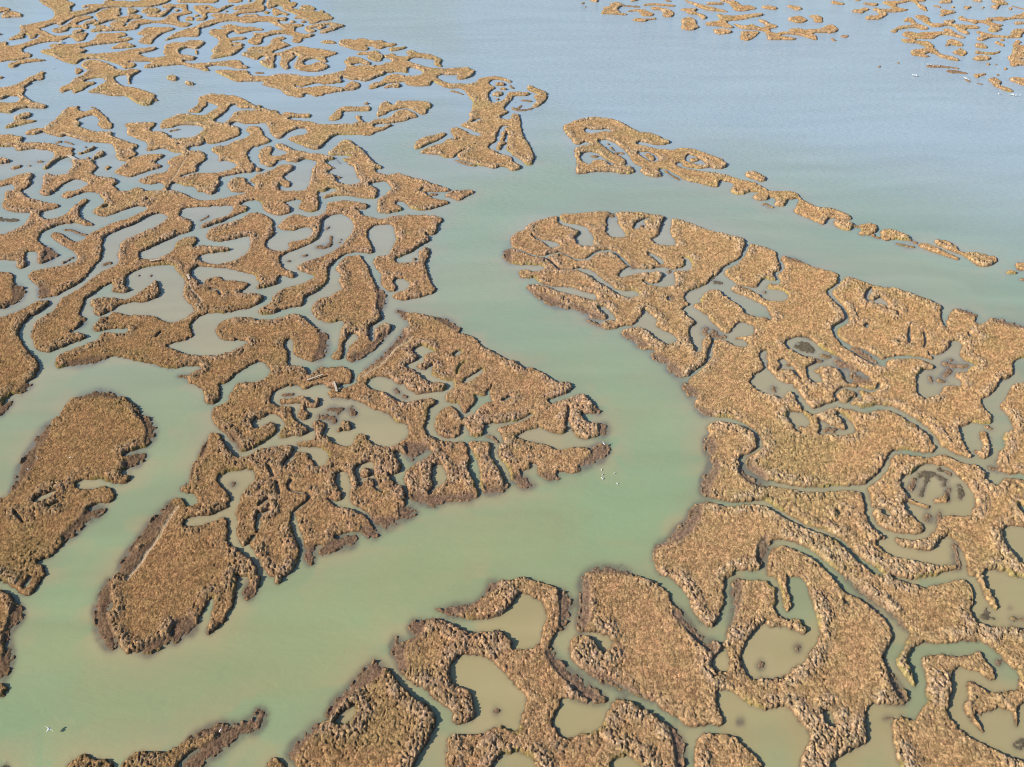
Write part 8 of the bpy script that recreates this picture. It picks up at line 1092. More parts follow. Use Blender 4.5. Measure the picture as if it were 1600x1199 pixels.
def clumps(x, y, cell, s):
    """domes of a tussock field: height 0..1, and a random number per tussock"""
    x, y = x / cell, y / cell
    i0, j0 = np.floor(x), np.floor(y)
    best = np.full(x.shape, -1.0, np.float32)
    rnd = np.zeros(x.shape, np.float32)
    for di in (-1, 0, 1):
        for dj in (-1, 0, 1):
            i, j = i0 + di, j0 + dj
            px, py = i + .1 + .8 * hsh(i, j, s), j + .1 + .8 * hsh(i, j, s + 1)
            r = .45 + .5 * hsh(i, j, s + 2)
            hh = 1 - ((x - px) ** 2 + (y - py) ** 2) / (r * r)
            hh = np.sqrt(np.clip(hh, 0, 1)) * (.55 + .45 * r)
            m = hh > best
            best = np.where(m, hh, best)
            rnd = np.where(m, hsh(i, j, s + 3), rnd)
    return best.astype(np.float32), rnd


def sstep(a, b, x):
    t = np.clip((x - a) / (b - a), 0, 1)
    return t * t * (3 - 2 * t)


land = fill(land_lines)
fringe = fill(fringe_lines)
murk = fill(murk_lines)
F = blur(land, 0.9)
far = np.clip((Y - 60) / 350, 0, 1)
rag = (fbm(X / 1.5, Y / 1.5, 5, 3) - .5) * 1.0 + (vnoise(X / .45, Y / .45, 9) - .5) * .45
softer = np.clip(blur(fringe, 4.0) * 2.2, 0, 1)
inside = F > 0.5
FR = blur(fringe, 1.6)


def edge_distance(ins, steps):
    gy, gx = np.gradient(F)
    g = np.sqrt((gx / DX) ** 2 + (gy / DY) ** 2) + 1e-3
    near = np.abs(F - .5) / g
    n = np.zeros_like(ins)
    n[1:] |= ~ins[:-1]
    n[:-1] |= ~ins[1:]
    n[:, 1:] |= ~ins[:, :-1]
    n[:, :-1] |= ~ins[:, 1:]
    D = np.where(ins, 99.0, 0.0).astype(np.float32)
    b = ins & n
    D[b] = np.minimum(near, np.maximum(DX, DY) * np.ones_like(D))[b]
    dx, dy = DX.astype(np.float32), DY.astype(np.float32)
    dd = np.sqrt(dx * dx + dy * dy)
    for _ in range(steps):
        a = D.copy()
        a[:, 1:] = np.minimum(a[:, 1:], D[:, :-1] + dx)
        a[:, :-1] = np.minimum(a[:, :-1], D[:, 1:] + dx)
        a[1:] = np.minimum(a[1:], D[:-1] + dy[1:])
        a[:-1] = np.minimum(a[:-1], D[1:] + dy[:-1])
        a[1:, 1:] = np.minimum(a[1:, 1:], D[:-1, :-1] + dd[1:])
        a[:-1, :-1] = np.minimum(a[:-1, :-1], D[1:, 1:] + dd[:-1])
        a[1:, :-1] = np.minimum(a[1:, :-1], D[:-1, 1:] + dd[1:])
        a[:-1, 1:] = np.minimum(a[:-1, 1:], D[1:, :-1] + dd[:-1])
        D = np.where(ins, a, 0)
    return D


DI = np.minimum(edge_distance(inside, 34), 9.0)
DO = np.minimum(edge_distance(~inside, 34), 9.0)
# the shore is ragged: tussocks lean out over the water and slumps bite into the bank
rag = (fbm(X / 1.9, Y / 1.9, 5, 3) - .5) * 1.5 + (vnoise(X / .55, Y / .55, 9) - .5) * .75 + (clumps(X, Y, .42, 71)[0] - .35) * .35


def localmax(a, n):
    for _ in range(n):
        P = np.pad(a, 1, mode='edge')
        a = np.maximum.reduce([P[:-2, 1:-1], P[2:, 1:-1], P[1:-1, :-2], P[1:-1, 2:], a])
    return a


slim = np.minimum(localmax(np.minimum(DI, 2), 9), localmax(np.minimum(DO, 2), 9))   # hairline creeks and thin spits stay whole
SD = DI - DO + rag * (.50 + .55 * softer) * np.clip(slim / 1.1, .2, 1) + (clumps(X, Y, .6, 66)[0] - .3) * .38 * np.clip(slim / .6, .25, 1) * (1 - .5 * far)
SD = SD + (.06 + .26 * far) * sstep(.6, 1.3, slim) * (1 - softer) - .12 * softer * (1 - far)
inside = SD > 0
DI, DO = np.maximum(SD, 0), np.maximum(-SD, 0)


# ------------------------------------------------------------------ relief of the vegetated ground
N1 = fbm(X / 14, Y / 14, 21, 4)
N2 = fbm(X / 5, Y / 5, 31, 4)
N3 = fbm(X / 1.8, Y / 1.8, 41, 3)
wx = X + (vnoise(X / .8, Y / .8, 51) - .5) * .5
wy = Y + (vnoise(X / .8, Y / .8, 52) - .5) * .5
c1, r1 = clumps(wx, wy, .95, 61)
c2, r2 = clumps(wx, wy, .44, 71)
c3, r3 = clumps(X, Y, .27, 81)
fine = vnoise(X / .17, Y / .17, 91)
rim = np.exp(-((DI - 1.2) / 1.2) ** 2) * (.25 + .95 * sstep(.42, .66, N2))
lowf = np.clip(FR * 1.15, 0, 1)                       # low fringe of half drowned plants
bushy = np.clip(sstep(.50, .64, N1 * .5 + N2 * .5) * .45 + .16 + rim * .8 + .25 * np.exp(-DI / 2.5), 0, 1.2)
bank = sstep(0, .38, DI)
Zin = .02 + bank * (.17 + .12 * (N1 - .5)) + sstep(-.05, .5, DI) * (c1 * (.02 + .10 * rim) + c2 * (.21 * bushy + .07 * rim + .04) - .11 * (1 - sstep(.05, .35, c2)) * np.clip(bushy, 0, 1) * sstep(.3, 1, DI) + c3 * .12 * (.3 + .7 * bushy) + fine * .05)
Zlow = -.01 + .11 * sstep(0, 1.8, DI) * (.3 + N3) + .09 * c2 * sstep(0, .8, DI) + c3 * .06 + fine * .02 - .07 * (1 - sstep(0, .6, DI))
Z = Zin * (1 - lowf) + Zlow * lowf
Z = np.where(inside, Z, -.04 - .30 * DO)
Z = Z.astype(np.float32)


def col(r, g, b):
    return np.array([r, g, b], np.float32)


def mix(A, B, t):
    return A * (1 - t[..., None]) + B * t[..., None]


T = np.ones((NR, NC, 3), np.float32) * col(.455, .284, .134)
T = mix(T, col(.485, .288, .140), sstep(1.5, 4.5, DI) * sstep(.46, .60, 1 - N2) * .85)          # bare reddish flats
T = mix(T, col(.40, .295, .13), sstep(.55, .72, N1) * .5)                                   # olive patches
T = mix(T, col(.50, .365, .235), np.clip(rim, 0, 1) * (.30 + .6 * r1))                          # pale shrubs on the levee
T = T * (.62 + .76 * r2)[..., None] * (.74 + .52 * r3)[..., None]
green = .7 * sstep(.58, .72, fbm(X / 6, Y / 6, 101, 3)) * (1 - sstep(.25, .8, DI))
T = mix(T, col(.25, .24, .06), green * .75)
T = mix(T, col(.12, .085, .055), (1 - sstep(.06, .34, DI)) * (1 - green) * .8)                   # wet mud at the waterline
lowc = np.ones_like(T) * col(.225, .150, .095) * (.65 + .7 * r3)[..., None]
lowc = mix(lowc, col(.25, .20, .13), (1 - sstep(0, .5, DI)) * .6)
T = mix(T, lowc, np.clip(lowf * 1.2, 0, 1))
mudbank = sstep(330, 380, Y) * sstep(120, 150, X)                                             # bare pink mud banks of the lagoon
T = mix(T, col(.42, .27, .18), mudbank * lowf)
mauve = (1 - sstep(-20, 60, X)) * (1 - sstep(190, 290, Y))                                # heathery tone of the left hand marsh
T = T * (1 - mauve[..., None] * (1 - col(.88, .82, .86)))
brown_sward = (1 - sstep(-70, 40, X + .15 * Y)) * (1 - sstep(130, 230, Y))                              # browner, wetter sward on the near left
T = T * (1 - brown_sward[..., None] * (1 - col(.74, .73, .64)))
pale_sward = sstep(30, 90, X) * sstep(60, 110, Y)                                                 # drier, paler sward on the right
T = T * (1 + pale_sward[..., None] * (col(1.12, 1.07, 1.03) - 1))
T = np.clip(T, 0, 1)

# ------------------------------------------------------------------ connected pieces of land and of water


def label(m):
    par = [0]

    def find(a):
        while par[a] != a:
            par[a] = par[par[a]]
            a = par[a]
        return a
    L = np.zeros(m.shape, np.int32)
    prev = []
    for r in range(m.shape[0]):
        d = np.diff(np.concatenate([[0], m[r].astype(np.int8), [0]]))
        st, en = np.nonzero(d == 1)[0], np.nonzero(d == -1)[0]
        cur = []
        q = 0
        for a, b in zip(st, en):
            lab = 0
            while q < len(prev) and prev[q][1] <= a:
                q += 1
            k = q
            while k < len(prev) and prev[k][0] < b:
                f = find(prev[k][2])
                if lab == 0:
                    lab = f
                elif lab != f:
                    par[f] = lab
                k += 1
            if lab == 0:
                lab = len(par)
                par.append(lab)
            cur.append((a, b, lab))
            L[r, a:b] = lab
        prev = cur
    root = np.array([find(a) for a in range(len(par))])
    _, inv = np.unique(root, return_inverse=True)
    return inv[L].astype(np.int32)


LL = label(inside)
WL = label(~inside)
cell = (DX * DY) * np.ones_like(X)
larea = np.bincount(LL.ravel(), cell.ravel())
warea = np.bincount(WL.ravel(), (cell * (~inside)).ravel())
# drop specks
keep = larea > .35 + 0 * larea
keep[0] = False
LL = np.where(keep[LL], LL, 0)
NL = LL.max() + 1


def spread(L, n):
    for _ in range(n):
        P = np.pad(L, 1)
        m = np.maximum.reduce([P[:-2, 1:-1], P[2:, 1:-1], P[1:-1, :-2], P[1:-1, 2:]])
        L = np.where(L > 0, L, m)
    return L


LS = spread(LL, 2)

# where each piece shows in the picture (used only for wording the labels and choosing detail)
sp, cp = math.sin(CAM_PITCH), math.cos(CAM_PITCH)
dep = Y * cp + CAM_H * sp
U = 800 + FOCAL_PX * X / dep
V = 599.5 + FOCAL_PX * (CAM_H * cp - Y * sp) / dep
seen = (U > 0) & (U < 1600) & (V > 0) & (V < 1199)
pxa = np.abs((np.gradient(U, axis=1)) * (np.gradient(V, axis=0)))


def stats(L, n):
    f = L.ravel()
    s = seen.ravel().astype(float)
    w = (pxa.ravel() * s)
    a = np.bincount(f, w, n)
    aa = np.maximum(a, 1e-6)
    mu, mv = np.bincount(f, w * U.ravel(), n) / aa, np.bincount(f, w * V.ravel(), n) / aa
    ca = cell.ravel() * s
    A = np.maximum(np.bincount(f, ca, n), 1e-6)
    mx, my = np.bincount(f, ca * X.ravel(), n) / A, np.bincount(f, ca * Y.ravel(), n) / A
    xx = np.bincount(f, ca * (X.ravel() - mx[f]) ** 2, n) / A
    yy = np.bincount(f, ca * (Y.ravel() - my[f]) ** 2, n) / A
    xy = np.bincount(f, ca * (X.ravel() - mx[f]) * (Y.ravel() - my[f]), n) / A
    t, dt = xx + yy, np.sqrt((xx - yy) ** 2 + 4 * xy ** 2)
    l1, l2 = (t + dt) / 2, np.maximum((t - dt) / 2, 1e-6)
    fill_ = A / (4 * math.pi * np.sqrt(l1 * l2) + 1e-6)
    return a, mu, mv, A, np.sqrt(l1 / l2), fill_


pa, pu, pv, pA, pel, pfill = stats(LL, NL)
frac_low = np.bincount(LL.ravel(), (FR > .5).ravel().astype(float), NL) / np.maximum(np.bincount(LL.ravel(), None, NL), 1)
tot_area = np.bincount(LL.ravel(), cell.ravel(), NL)

drowned_piece = (frac_low > .75)
drowned_piece[0] = False
islet_low = (spread(np.where(drowned_piece[LL], LL, 0), 6) > 0).astype(np.float32)     # tufts standing alone in ponds
Z = np.where(inside & (islet_low > 0), np.minimum(Z * .5, .04 + .03 * c2), Z).astype(np.float32)
T = mix(T, col(.105, .092, .062) * (.8 + .4 * r3)[..., None], (islet_low * inside * .85).astype(np.float32))

# footpaths trodden pale along the levees (metres on the ground)
PATHS = [[(-61.4, 95.7), (-62.0, 90.8), (-62.6, 87.5), (-63.3, 83.1), (-64.0, 80.1)],
         [(-23.1, 147.2), (-26.3, 143.0), (-28.7, 138.3), (-31.1, 135.4), (-33.4, 133.2)],
         [(-106.4, 222.2), (-106.5, 231.0), (-107.0, 239.4), (-107.1, 246.7)],
         [(48.9, 80.5), (49.0, 74.5), (48.2, 68.7)],
         [(-85.1, 173.4), (-81.0, 168.3), (-76.8, 162.5), (-76.6, 158.1), (-79.1, 154.1)]]
for path in PATHS:
    P = np.array(path, float)
    best = np.full(X.shape, 9.0)
    for p0, p1 in zip(P[:-1], P[1:]):
        box = (X > min(p0[0], p1[0]) - 3) & (X < max(p0[0], p1[0]) + 3) & (Y > min(p0[1], p1[1]) - 3) & (Y < max(p0[1], p1[1]) + 3)
        xx, yy = X[box] + (N2[box] - .5) * 1.6, Y[box] + (N3[box] - .5) * 1.2
        d = p1 - p0
        t = np.clip(((xx - p0[0]) * d[0] + (yy - p0[1]) * d[1]) / (d @ d), 0, 1)
        best[box] = np.minimum(best[box], np.hypot(xx - p0[0] - t * d[0], yy - p0[1] - t * d[1]))
    on = (1 - sstep(.18, .45, best)).astype(np.float32) * sstep(.3, .9, DI).astype(np.float32)
    Z = (Z - on * .12 * (c2 + .4)).astype(np.float32)
    T = mix(T, col(.52, .38, .24), on * .75)

# ------------------------------------------------------------------ materials


def principled(name):
    m = bpy.data.materials.new(name)
    m.use_nodes = True
    nt = m.node_tree
    return m, nt, nt.nodes["Principled BSDF"]


def node(nt, kind, **kw):
    n = nt.nodes.new(kind)
    for k, v in kw.items():
        if k in n.inputs:
            n.inputs[k].default_value = v
        else:
            setattr(n, k, v)
    return n


def marsh_material(name, bumpy):
    m, nt, b = principled(name)
    at = node(nt, "ShaderNodeAttribute", attribute_name="tint")
    geo = node(nt, "ShaderNodeNewGeometry")
    n1 = node(nt, "ShaderNodeTexNoise", Scale=3.4, Detail=6.0, Roughness=.65)
    n2 = node(nt, "ShaderNodeTexNoise", Scale=.5, Detail=4.0, Roughness=.6)
    mr = node(nt, "ShaderNodeMapRange")
    mr.inputs[1].default_value, mr.inputs[2].default_value = .3, .7
    mr.inputs[3].default_value, mr.inputs[4].default_value = .66, 1.36
    ramp = node(nt, "ShaderNodeValToRGB")
    ramp.color_ramp.elements[0].position, ramp.color_ramp.elements[0].color = .36, (.96, 1.0, .95, 1)
    ramp.color_ramp.elements[1].position, ramp.color_ramp.elements[1].color = .64, (1.04, 1.0, 1.01, 1)
    L = nt.links.new
    L(geo.outputs["Position"], n1.inputs["Vector"])
    L(geo.outputs["Position"], n2.inputs["Vector"])
    L(n1.outputs[0], mr.inputs[0])
    L(n2.outputs[0], ramp.inputs[0])
    m1 = node(nt, "ShaderNodeMix", data_type='RGBA', blend_type='MULTIPLY')
    m2 = node(nt, "ShaderNodeMix", data_type='RGBA', blend_type='MULTIPLY')
    m1.inputs[0].default_value = m2.inputs[0].default_value = 1
    L(at.outputs["Color"], m1.inputs[6])
    L(mr.outputs[0], m1.inputs[7])
    L(m1.outputs[2], m2.inputs[6])
    L(ramp.outputs[0], m2.inputs[7])
    L(m2.outputs[2], b.inputs["Base Color"])
    b.inputs["Roughness"].default_value = .95
    b.inputs["Specular IOR Level"].default_value = .09
    bp = node(nt, "ShaderNodeBump", Strength=bumpy, Distance=.40)
    n3 = node(nt, "ShaderNodeTexNoise", Scale=3.6, Detail=5.0, Roughness=.72)
    L(geo.outputs["Position"], n3.inputs["Vector"])
    L(n3.outputs[0], bp.inputs["Height"])
    L(bp.outputs[0], b.inputs["Normal"])
    return m


M_marsh = marsh_material("marsh_vegetation", 1.0)
M_low = marsh_material("drowned_vegetation", .35)


def water_material():
    m, nt, b = principled("turbid_water")
    at = node(nt, "ShaderNodeAttribute", attribute_name="tint")
    geo = node(nt, "ShaderNodeNewGeometry")
    L = nt.links.new
    L(at.outputs["Color"], b.inputs["Base Color"])
    b.inputs["Roughness"].default_value = .09
    b.inputs["IOR"].default_value = 1.333
    b.inputs["Specular IOR Level"].default_value = .8
    wa = node(nt, "ShaderNodeAttribute", attribute_name="chop")
    mp = node(nt, "ShaderNodeMapping")
    mp.inputs["Rotation"].default_value = (0, 0, math.radians(24))
    mp.inputs["Scale"].default_value = (.55, 1.3, 1)
    L(geo.outputs["Position"], mp.inputs[0])
    n1 = node(nt, "ShaderNodeTexNoise", Scale=.75, Detail=4.0, Roughness=.62, Distortion=.4)
    L(mp.outputs[0], n1.inputs["Vector"])
    bp = node(nt, "ShaderNodeBump", Distance=.35)
    L(wa.outputs["Fac"], bp.inputs["Strength"])
    L(n1.outputs[0], bp.inputs["Height"])
    L(bp.outputs[0], b.inputs["Normal"])
    return m


M_water = water_material()

# ------------------------------------------------------------------ water: colour of the silt it carries, sky reflection painted in far off
W = (~inside).astype(np.float32)
openness = bigblur(W, 26, 3)
openness = sstep(.45, .98, openness)
mk = blur(murk * W, 5) / (blur(W, 5) + .02)
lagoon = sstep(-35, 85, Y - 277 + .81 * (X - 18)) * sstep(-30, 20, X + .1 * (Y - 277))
S1 = fbm(X / 38 + .6 * fbm(X / 25, Y / 25, 7, 3), Y / 22, 111, 4)
S2 = fbm(X / 9 + fbm(X / 12, Y / 12, 8, 3) * 2, Y / 7, 121, 4)
WT = np.ones((NR, NC, 3), np.float32) * col(.266, .330, .170)
WT = mix(WT, col(.275, .280, .160), (1 - openness) * .75)
WT = mix(WT, col(.375, .300, .148), np.clip(mk, 0, 1) * .85)
WT = mix(WT, col(.235, .325, .175), openness * sstep(.5, .7, S1) * .6)
WT = mix(WT, col(.295, .305, .15), openness * sstep(.50, .66, 1 - S1) * .45)
WT = mix(WT, col(.38, .31, .165), np.exp(-DO / 3.6) * sstep(.42, .58, S2) * .8)          # silt stirred up along the banks
lowo = blur(fringe * (1 - islet_low), 7)
drown = np.exp(-DO / (.22 + .35 * far + 1.5 * np.clip(lowo * 2.5, 0, 1) * (.4 + N3))) * (.60 + .4 * np.clip(lowo * 3, 0, 1))
WT = mix(WT, col(.125, .098, .078), np.clip(drown * (.35 + 1.1 * N3), 0, .74))               # plants and mud just under the surface
WT = mix(WT, col(.345, .435, .500), np.clip(.30 * sstep(70, 200, Y) + .45 * sstep(210, 330, Y) + .45 * lagoon + .2 * (1 - openness) * sstep(150, 260, Y), 0, .95))  # sky's blue reflection painted into the distant water, along with the bluer lagoon water
WT = WT * (1 + .06 * (fbm(X / 30 + 1.5 * S1, Y / 5 + 2 * S1, 131, 4) - .5) * 3)[..., None]
CH = (.16 + .75 * sstep(140, 330, Y)) * (.25 + .75 * openness)

QX, QY = NC - 1, NR - 1


def build(name, quads, pos, tint, mat, parent=None, origin=None, extra=None):
    """quads: (n,4) flat grid indices -> one mesh object standing at origin"""
    used, inv = np.unique(quads, return_inverse=True)
    inv = inv.reshape(quads.shape)
    co = pos[used]
    o = np.zeros(3, np.float32) if origin is None else np.array(origin, np.float32)
    me = bpy.data.meshes.new(name)
    n = len(quads)
    me.vertices.add(len(used))
    me.vertices.foreach_set("co", (co - o).astype(np.float32).ravel())
    me.loops.add(4 * n)
    me.loops.foreach_set("vertex_index", inv.astype(np.int32).ravel())
    me.polygons.add(n)
    me.polygons.foreach_set("loop_start", np.arange(0, 4 * n, 4, dtype=np.int32))
    me.polygons.foreach_set("loop_total", np.full(n, 4, np.int32))
    me.polygons.foreach_set("use_smooth", np.ones(n, bool))
    a = me.color_attributes.new("tint", 'FLOAT_COLOR', 'POINT')
    rgba = np.ones((len(used), 4), np.float32)
    rgba[:, :3] = tint[used]
    a.data.foreach_set("color", rgba.ravel())
    if extra is not None:
        e = me.attributes.new("chop", 'FLOAT', 'POINT')
        e.data.foreach_set("value", extra[used].astype(np.float32))
    me.update(calc_edges=True)
    me.materials.append(mat)
    ob = bpy.data.objects.new(name, me)
    C.objects.link(ob)
    if parent is not None:
        ob.parent = parent
    elif origin is not None:
        ob.location = origin
    return ob


idx = np.arange(NR * NC).reshape(NR, NC)
PW = np.stack([X, Y, np.zeros_like(X)], -1).reshape(-1, 3).astype(np.float32)
PL = np.stack([X, Y, Z], -1).reshape(-1, 3).astype(np.float32)
Tf = T.reshape(-1, 3)
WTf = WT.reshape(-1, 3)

# water on every second grid line; closed ponds are sheets of their own
r2_, c2_ = np.arange(0, NR, 2), np.arange(0, NC, 2)
sub = idx[np.ix_(r2_, c2_)]
q = np.stack([sub[:-1, :-1], sub[:-1, 1:], sub[1:, 1:], sub[1:, :-1]], -1).reshape(-1, 4)
deep = DI.ravel()[q].min(1) < 1.2
q = q[deep]
main_w = int(np.argmax(np.where(np.arange(len(warea)) > 0, warea, 0) * (np.bincount(WL.ravel(), (~inside).ravel().astype(float)) > 0)))
wl = np.where(~inside, WL, 0)
isp = np.zeros(len(warea), bool)
isp[warea > 9] = True
isp[0] = isp[main_w] = False
wl = spread(np.where(isp[wl], wl, 0), 5)
wl = np.where((~inside) & (WL == main_w), 0, wl).ravel()
ql = wl[q].max(1) * (((~inside) & (WL == main_w)).ravel()[q].sum(1) == 0)
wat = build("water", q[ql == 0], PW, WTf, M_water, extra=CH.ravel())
wat["kind"] = "structure"
wat["label"] = "milky green tidal channels and pale blue lagoon winding between the marsh islands"
order = np.argsort(ql, kind='stable')
qs, ls = q[order], ql[order]
cut = np.nonzero(np.diff(ls))[0] + 1
for blk, lb in zip(np.split(qs, cut), ls[np.concatenate([[0], cut])]):
    if lb == 0 or len(blk) < 6:
        if lb:
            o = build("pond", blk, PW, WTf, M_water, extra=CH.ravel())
            o["kind"] = "structure"
        continue
    c = PW[blk.ravel()].mean(0)
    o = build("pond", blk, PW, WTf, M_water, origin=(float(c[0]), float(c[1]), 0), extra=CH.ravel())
    o["kind"] = "structure"
# the sea beyond the surveyed ground
me = bpy.data.meshes.new("sea")
R = 9000
me.from_pydata([(-R, -R, -.03), (R, -R, -.03), (R, R, -.03), (-R, R, -.03)], [], [(0, 1, 2, 3)])
a = me.color_attributes.new("tint", 'FLOAT_COLOR', 'POINT')
for k in range(4):
    a.data[k].color = (.275, .330, .215, 1)
e = me.attributes.new("chop", 'FLOAT', 'POINT')
for k in range(4):
    e.data[k].value = .6
me.materials.append(M_water)
sea = bpy.data.objects.new("sea", me)
C.objects.link(sea)
sea["kind"] = "structure"

# ------------------------------------------------------------------ islands
q = np.stack([idx[:-1, :-1], idx[:-1, 1:], idx[1:, 1:], idx[1:, :-1]], -1).reshape(-1, 4)
lf = LS.ravel()
lq = lf[q]
ok = (lq.min(1) > 0)
q, lq = q[ok], lq[ok].max(1)
PC = label((FR > .5) & (LS > 0))
psize = np.bincount(PC.ravel())
psize[0] = 0
PC = np.where(psize[PC] > 70, PC, 0)
lowq = PC.ravel()[q].min(1)                            # number of the fringe piece a cell belongs to, 0 on the high ground
order = np.argsort(lq, kind='stable')
q, lq, lowq = q[order], lq[order], lowq[order]
cut = np.nonzero(np.diff(lq))[0] + 1
blocks = {int(l): (b, w) for b, w, l in zip(np.split(q, cut), np.split(lowq, cut), lq[np.concatenate([[0], cut])])}
NAMED = [
    (445, 585, "vast maze of brown marsh left of the main channel, ponds enclosed between its arms"),
    (1251, 936, "huge brown marsh at lower right with big round ponds, reaching the channel bank"),
    (1221, 540, "long brown marsh sheet on the right bank from the rounded tip to the winding creek"),
    (825, 1079, "brown marsh island wrapped around ponds at the bottom middle, below the green channel"),
    (105, 752, "long tongue shaped dark brown island inside the left meander loop"),
    (576, 1135, "triangular brown marsh island at the bottom edge, left of a narrow creek"),
    (664, 164, "long marsh arm ending in a fan shaped island at the channel mouth"),
    (1475, 1130, "marsh island with curling hook shaped arms at the bottom right corner"),
    (1049, 256, "brown island full of small pools heading the thin chain beside the lagoon"),
    (554, 483, "bottle shaped brown island standing on two thin legs left of the channel"),
    (763, 733, "narrow finger shaped island hanging from the central wedge towards the lower channel"),
    (1129, 1175, "rounded brown island cut by the bottom edge, between two creeks"),
    (12, 984, "dark brown island sliced by the left edge near the bottom"),
    (311, 1164, "thin dark spit of drowned plants running up from the bottom edge"),
]
visible = [l for l in blocks if pa[l] > 2.0]
visible.sort(key=lambda l: -pa[l])
single = visible[:300]
rest = [l for l in blocks if l not in set(single)]


def place_phrase(u, v):
    if v > 880:
        if u < 640:
            return "at the bottom left of the photo"
        return "at the bottom middle" if u < 1080 else "at the bottom right corner"
    if u > 850 and v < 60 + 0 * u or (u > 1330 and v < 170):
        return "in the top right marsh" if u > 1330 else "at the far top edge"
    if u > 860 and v < 180 + (u - 860) * .36:
        return "in the lagoon chain"
    if u > 780:
        return "in the channel bend" if u < 1180 else "in the right hand marsh"
    if v < 75:
        return "in the top left corner marsh"
    if v < 150:
        return "in the upper left marsh"
    if v < 230:
        return "left of the channel mouth"
    if v < 330:
        return "in the upper middle left marsh"
    if v < 480:
        return "in the left middle marsh"
    if v < 600:
        return "above the left meander loop"
    return "left of the channel bend"


def size_word(a):
    for lim, w in ((40000, "huge"), (9000, "large"), (2500, "mid sized"), (700, "small"), (150, "very small"), (0, "tiny")):
        if a > lim:
            return w


ORD = ["", "second", "third", "fourth", "fifth", "sixth", "seventh", "eighth", "ninth", "tenth", "eleventh", "twelfth",
       "thirteenth", "fourteenth", "fifteenth", "sixteenth", "seventeenth", "eighteenth", "nineteenth", "twentieth"]
info = {}
WHERE = ('nearer', 'farther')
for l in single:
    drowned = frac_low[l] > .75
    el, fl = pel[l], pfill[l]
    if drowned:
        noun = "dark weed patch"
    else:
        noun = ("brown marsh island" if pa[l] > 700 else "brown marsh islet")
    shape = "long narrow" if el > 3.2 else "branching" if fl < .62 else "elongated" if el > 1.9 else "rounded"
    info[l] = (f"{size_word(pa[l])} {shape} {noun}", place_phrase(pu[l], pv[l]), drowned)
fam = {}
for l, (a, b, d) in info.items():
    fam.setdefault((a, b), []).append(l)
labels = {}
for (a, b), ls_ in fam.items():
    if len(ls_) == 1:
        labels[l_ := ls_[0]] = f"{a} {b}"
        continue
    ls_.sort(key=lambda l: pu[l])
    n = len(ls_)
    for k, l in enumerate(ls_):
        if k == 0:
            t = "leftmost"
        elif k == n - 1:
            t = "rightmost"
        elif k < 20:
            t = ORD[k] + " from left"
        else:
            t = str(k + 1) + "th from left"
        labels[l] = f"{a} {b}, {t}"
HAND = []
LLf = LL


def island_at(u, v):
    d = (U - u) ** 2 + (V - v) ** 2 + np.where(LL > 0, 0, 1e9)
    return int(LL.ravel()[np.argmin(d)])


for u, v, text in NAMED:
    l = island_at(u, v)
    if l in labels:
        labels[l] = text

for l in single:
    blk, low = blocks[l]
    drowned = info[l][2]
    c = PL[blk.ravel()].mean(0)
    org = (float(c[0]), float(c[1]), 0.0)
    if drowned:
        o = build("weed_patch", blk, PL, Tf, M_low, origin=org)
        o["category"], o["group"] = "weed patch", "half drowned weed patches in ponds and shallows"
    else:
        big = pa[l] > 700
        nm = "marsh_island" if big else "marsh_islet"
        pieces = [p for p, n in zip(*np.unique(low, return_counts=True)) if p > 0 and n > 60]
        o = build(nm, blk[~np.isin(low, pieces)], PL, Tf, M_marsh, origin=org)
        for p in pieces:
            build("drowned_fringe", blk[low == p], PL, Tf, M_low, parent=o, origin=org)
        o["category"] = "island" if big else "islet"
        o["group"] = "brown marsh islands between the channels" if big else "small marsh islets"
    o["label"] = labels[l]
if rest:
    o = build("marsh_ground", np.concatenate([blocks[l][0] for l in rest]), PL, Tf, M_marsh)
    o["kind"] = "stuff"
    o["label"] = "specks of brown marsh vegetation too small and many to count"
    o["category"] = "marsh specks"

# ------------------------------------------------------------------ footbridges


def ground(u, v, z=0.0):
    dx, dy = (u - 800) / FOCAL_PX, (v - 599.5) / FOCAL_PX
    t = (CAM_H - z) / (sp + dy * cp)
    return Vector((dx * t, (cp - dy * sp) * t, z))


def simple_mat(name, c, rough=.7, grain=0):
    m, nt, b = principled(name)
    b.inputs["Roughness"].default_value = rough
    n = node(nt, "ShaderNodeTexNoise", Scale=9.0 if grain else 3.0, Detail=4.0)
    r = node(nt, "ShaderNodeValToRGB")
    r.color_ramp.elements[0].position, r.color_ramp.elements[1].position = .3, .7
    r.color_ramp.elements[0].color = (c[0] * .75, c[1] * .75, c[2] * .75, 1)
    r.color_ramp.elements[1].color = (*c, 1)
    tc = node(nt, "ShaderNodeTexCoord")
    nt.links.new(tc.outputs["Object"], n.inputs["Vector"])
    nt.links.new(n.outputs[0], r.inputs[0])
    nt.links.new(r.outputs[0], b.inputs["Base Color"])
    return m


M_wood = simple_mat("weathered_planks", (.62, .52, .40), .8, 1)
M_post = simple_mat("wet_posts", (.22, .17, .12), .8, 1)
M_white = simple_mat("white_plumage", (.82, .82, .80), .6)
M_beak = simple_mat("yellow_beak", (.65, .40, .10), .5)
M_leg = simple_mat("dark_legs", (.08, .07, .06), .6)
M_float = simple_mat("white_foam", (.80, .78, .76), .5)


def mesh_obj(name, verts, faces, mat, parent=None, smooth=False):
    me = bpy.data.meshes.new(name)
    me.from_pydata([tuple(v) for v in verts], [], faces)
    me.materials.append(mat)
    for p in me.polygons:
        p.use_smooth = smooth
    ob = bpy.data.objects.new(name, me)
    C.objects.link(ob)
    ob.parent = parent
    return ob


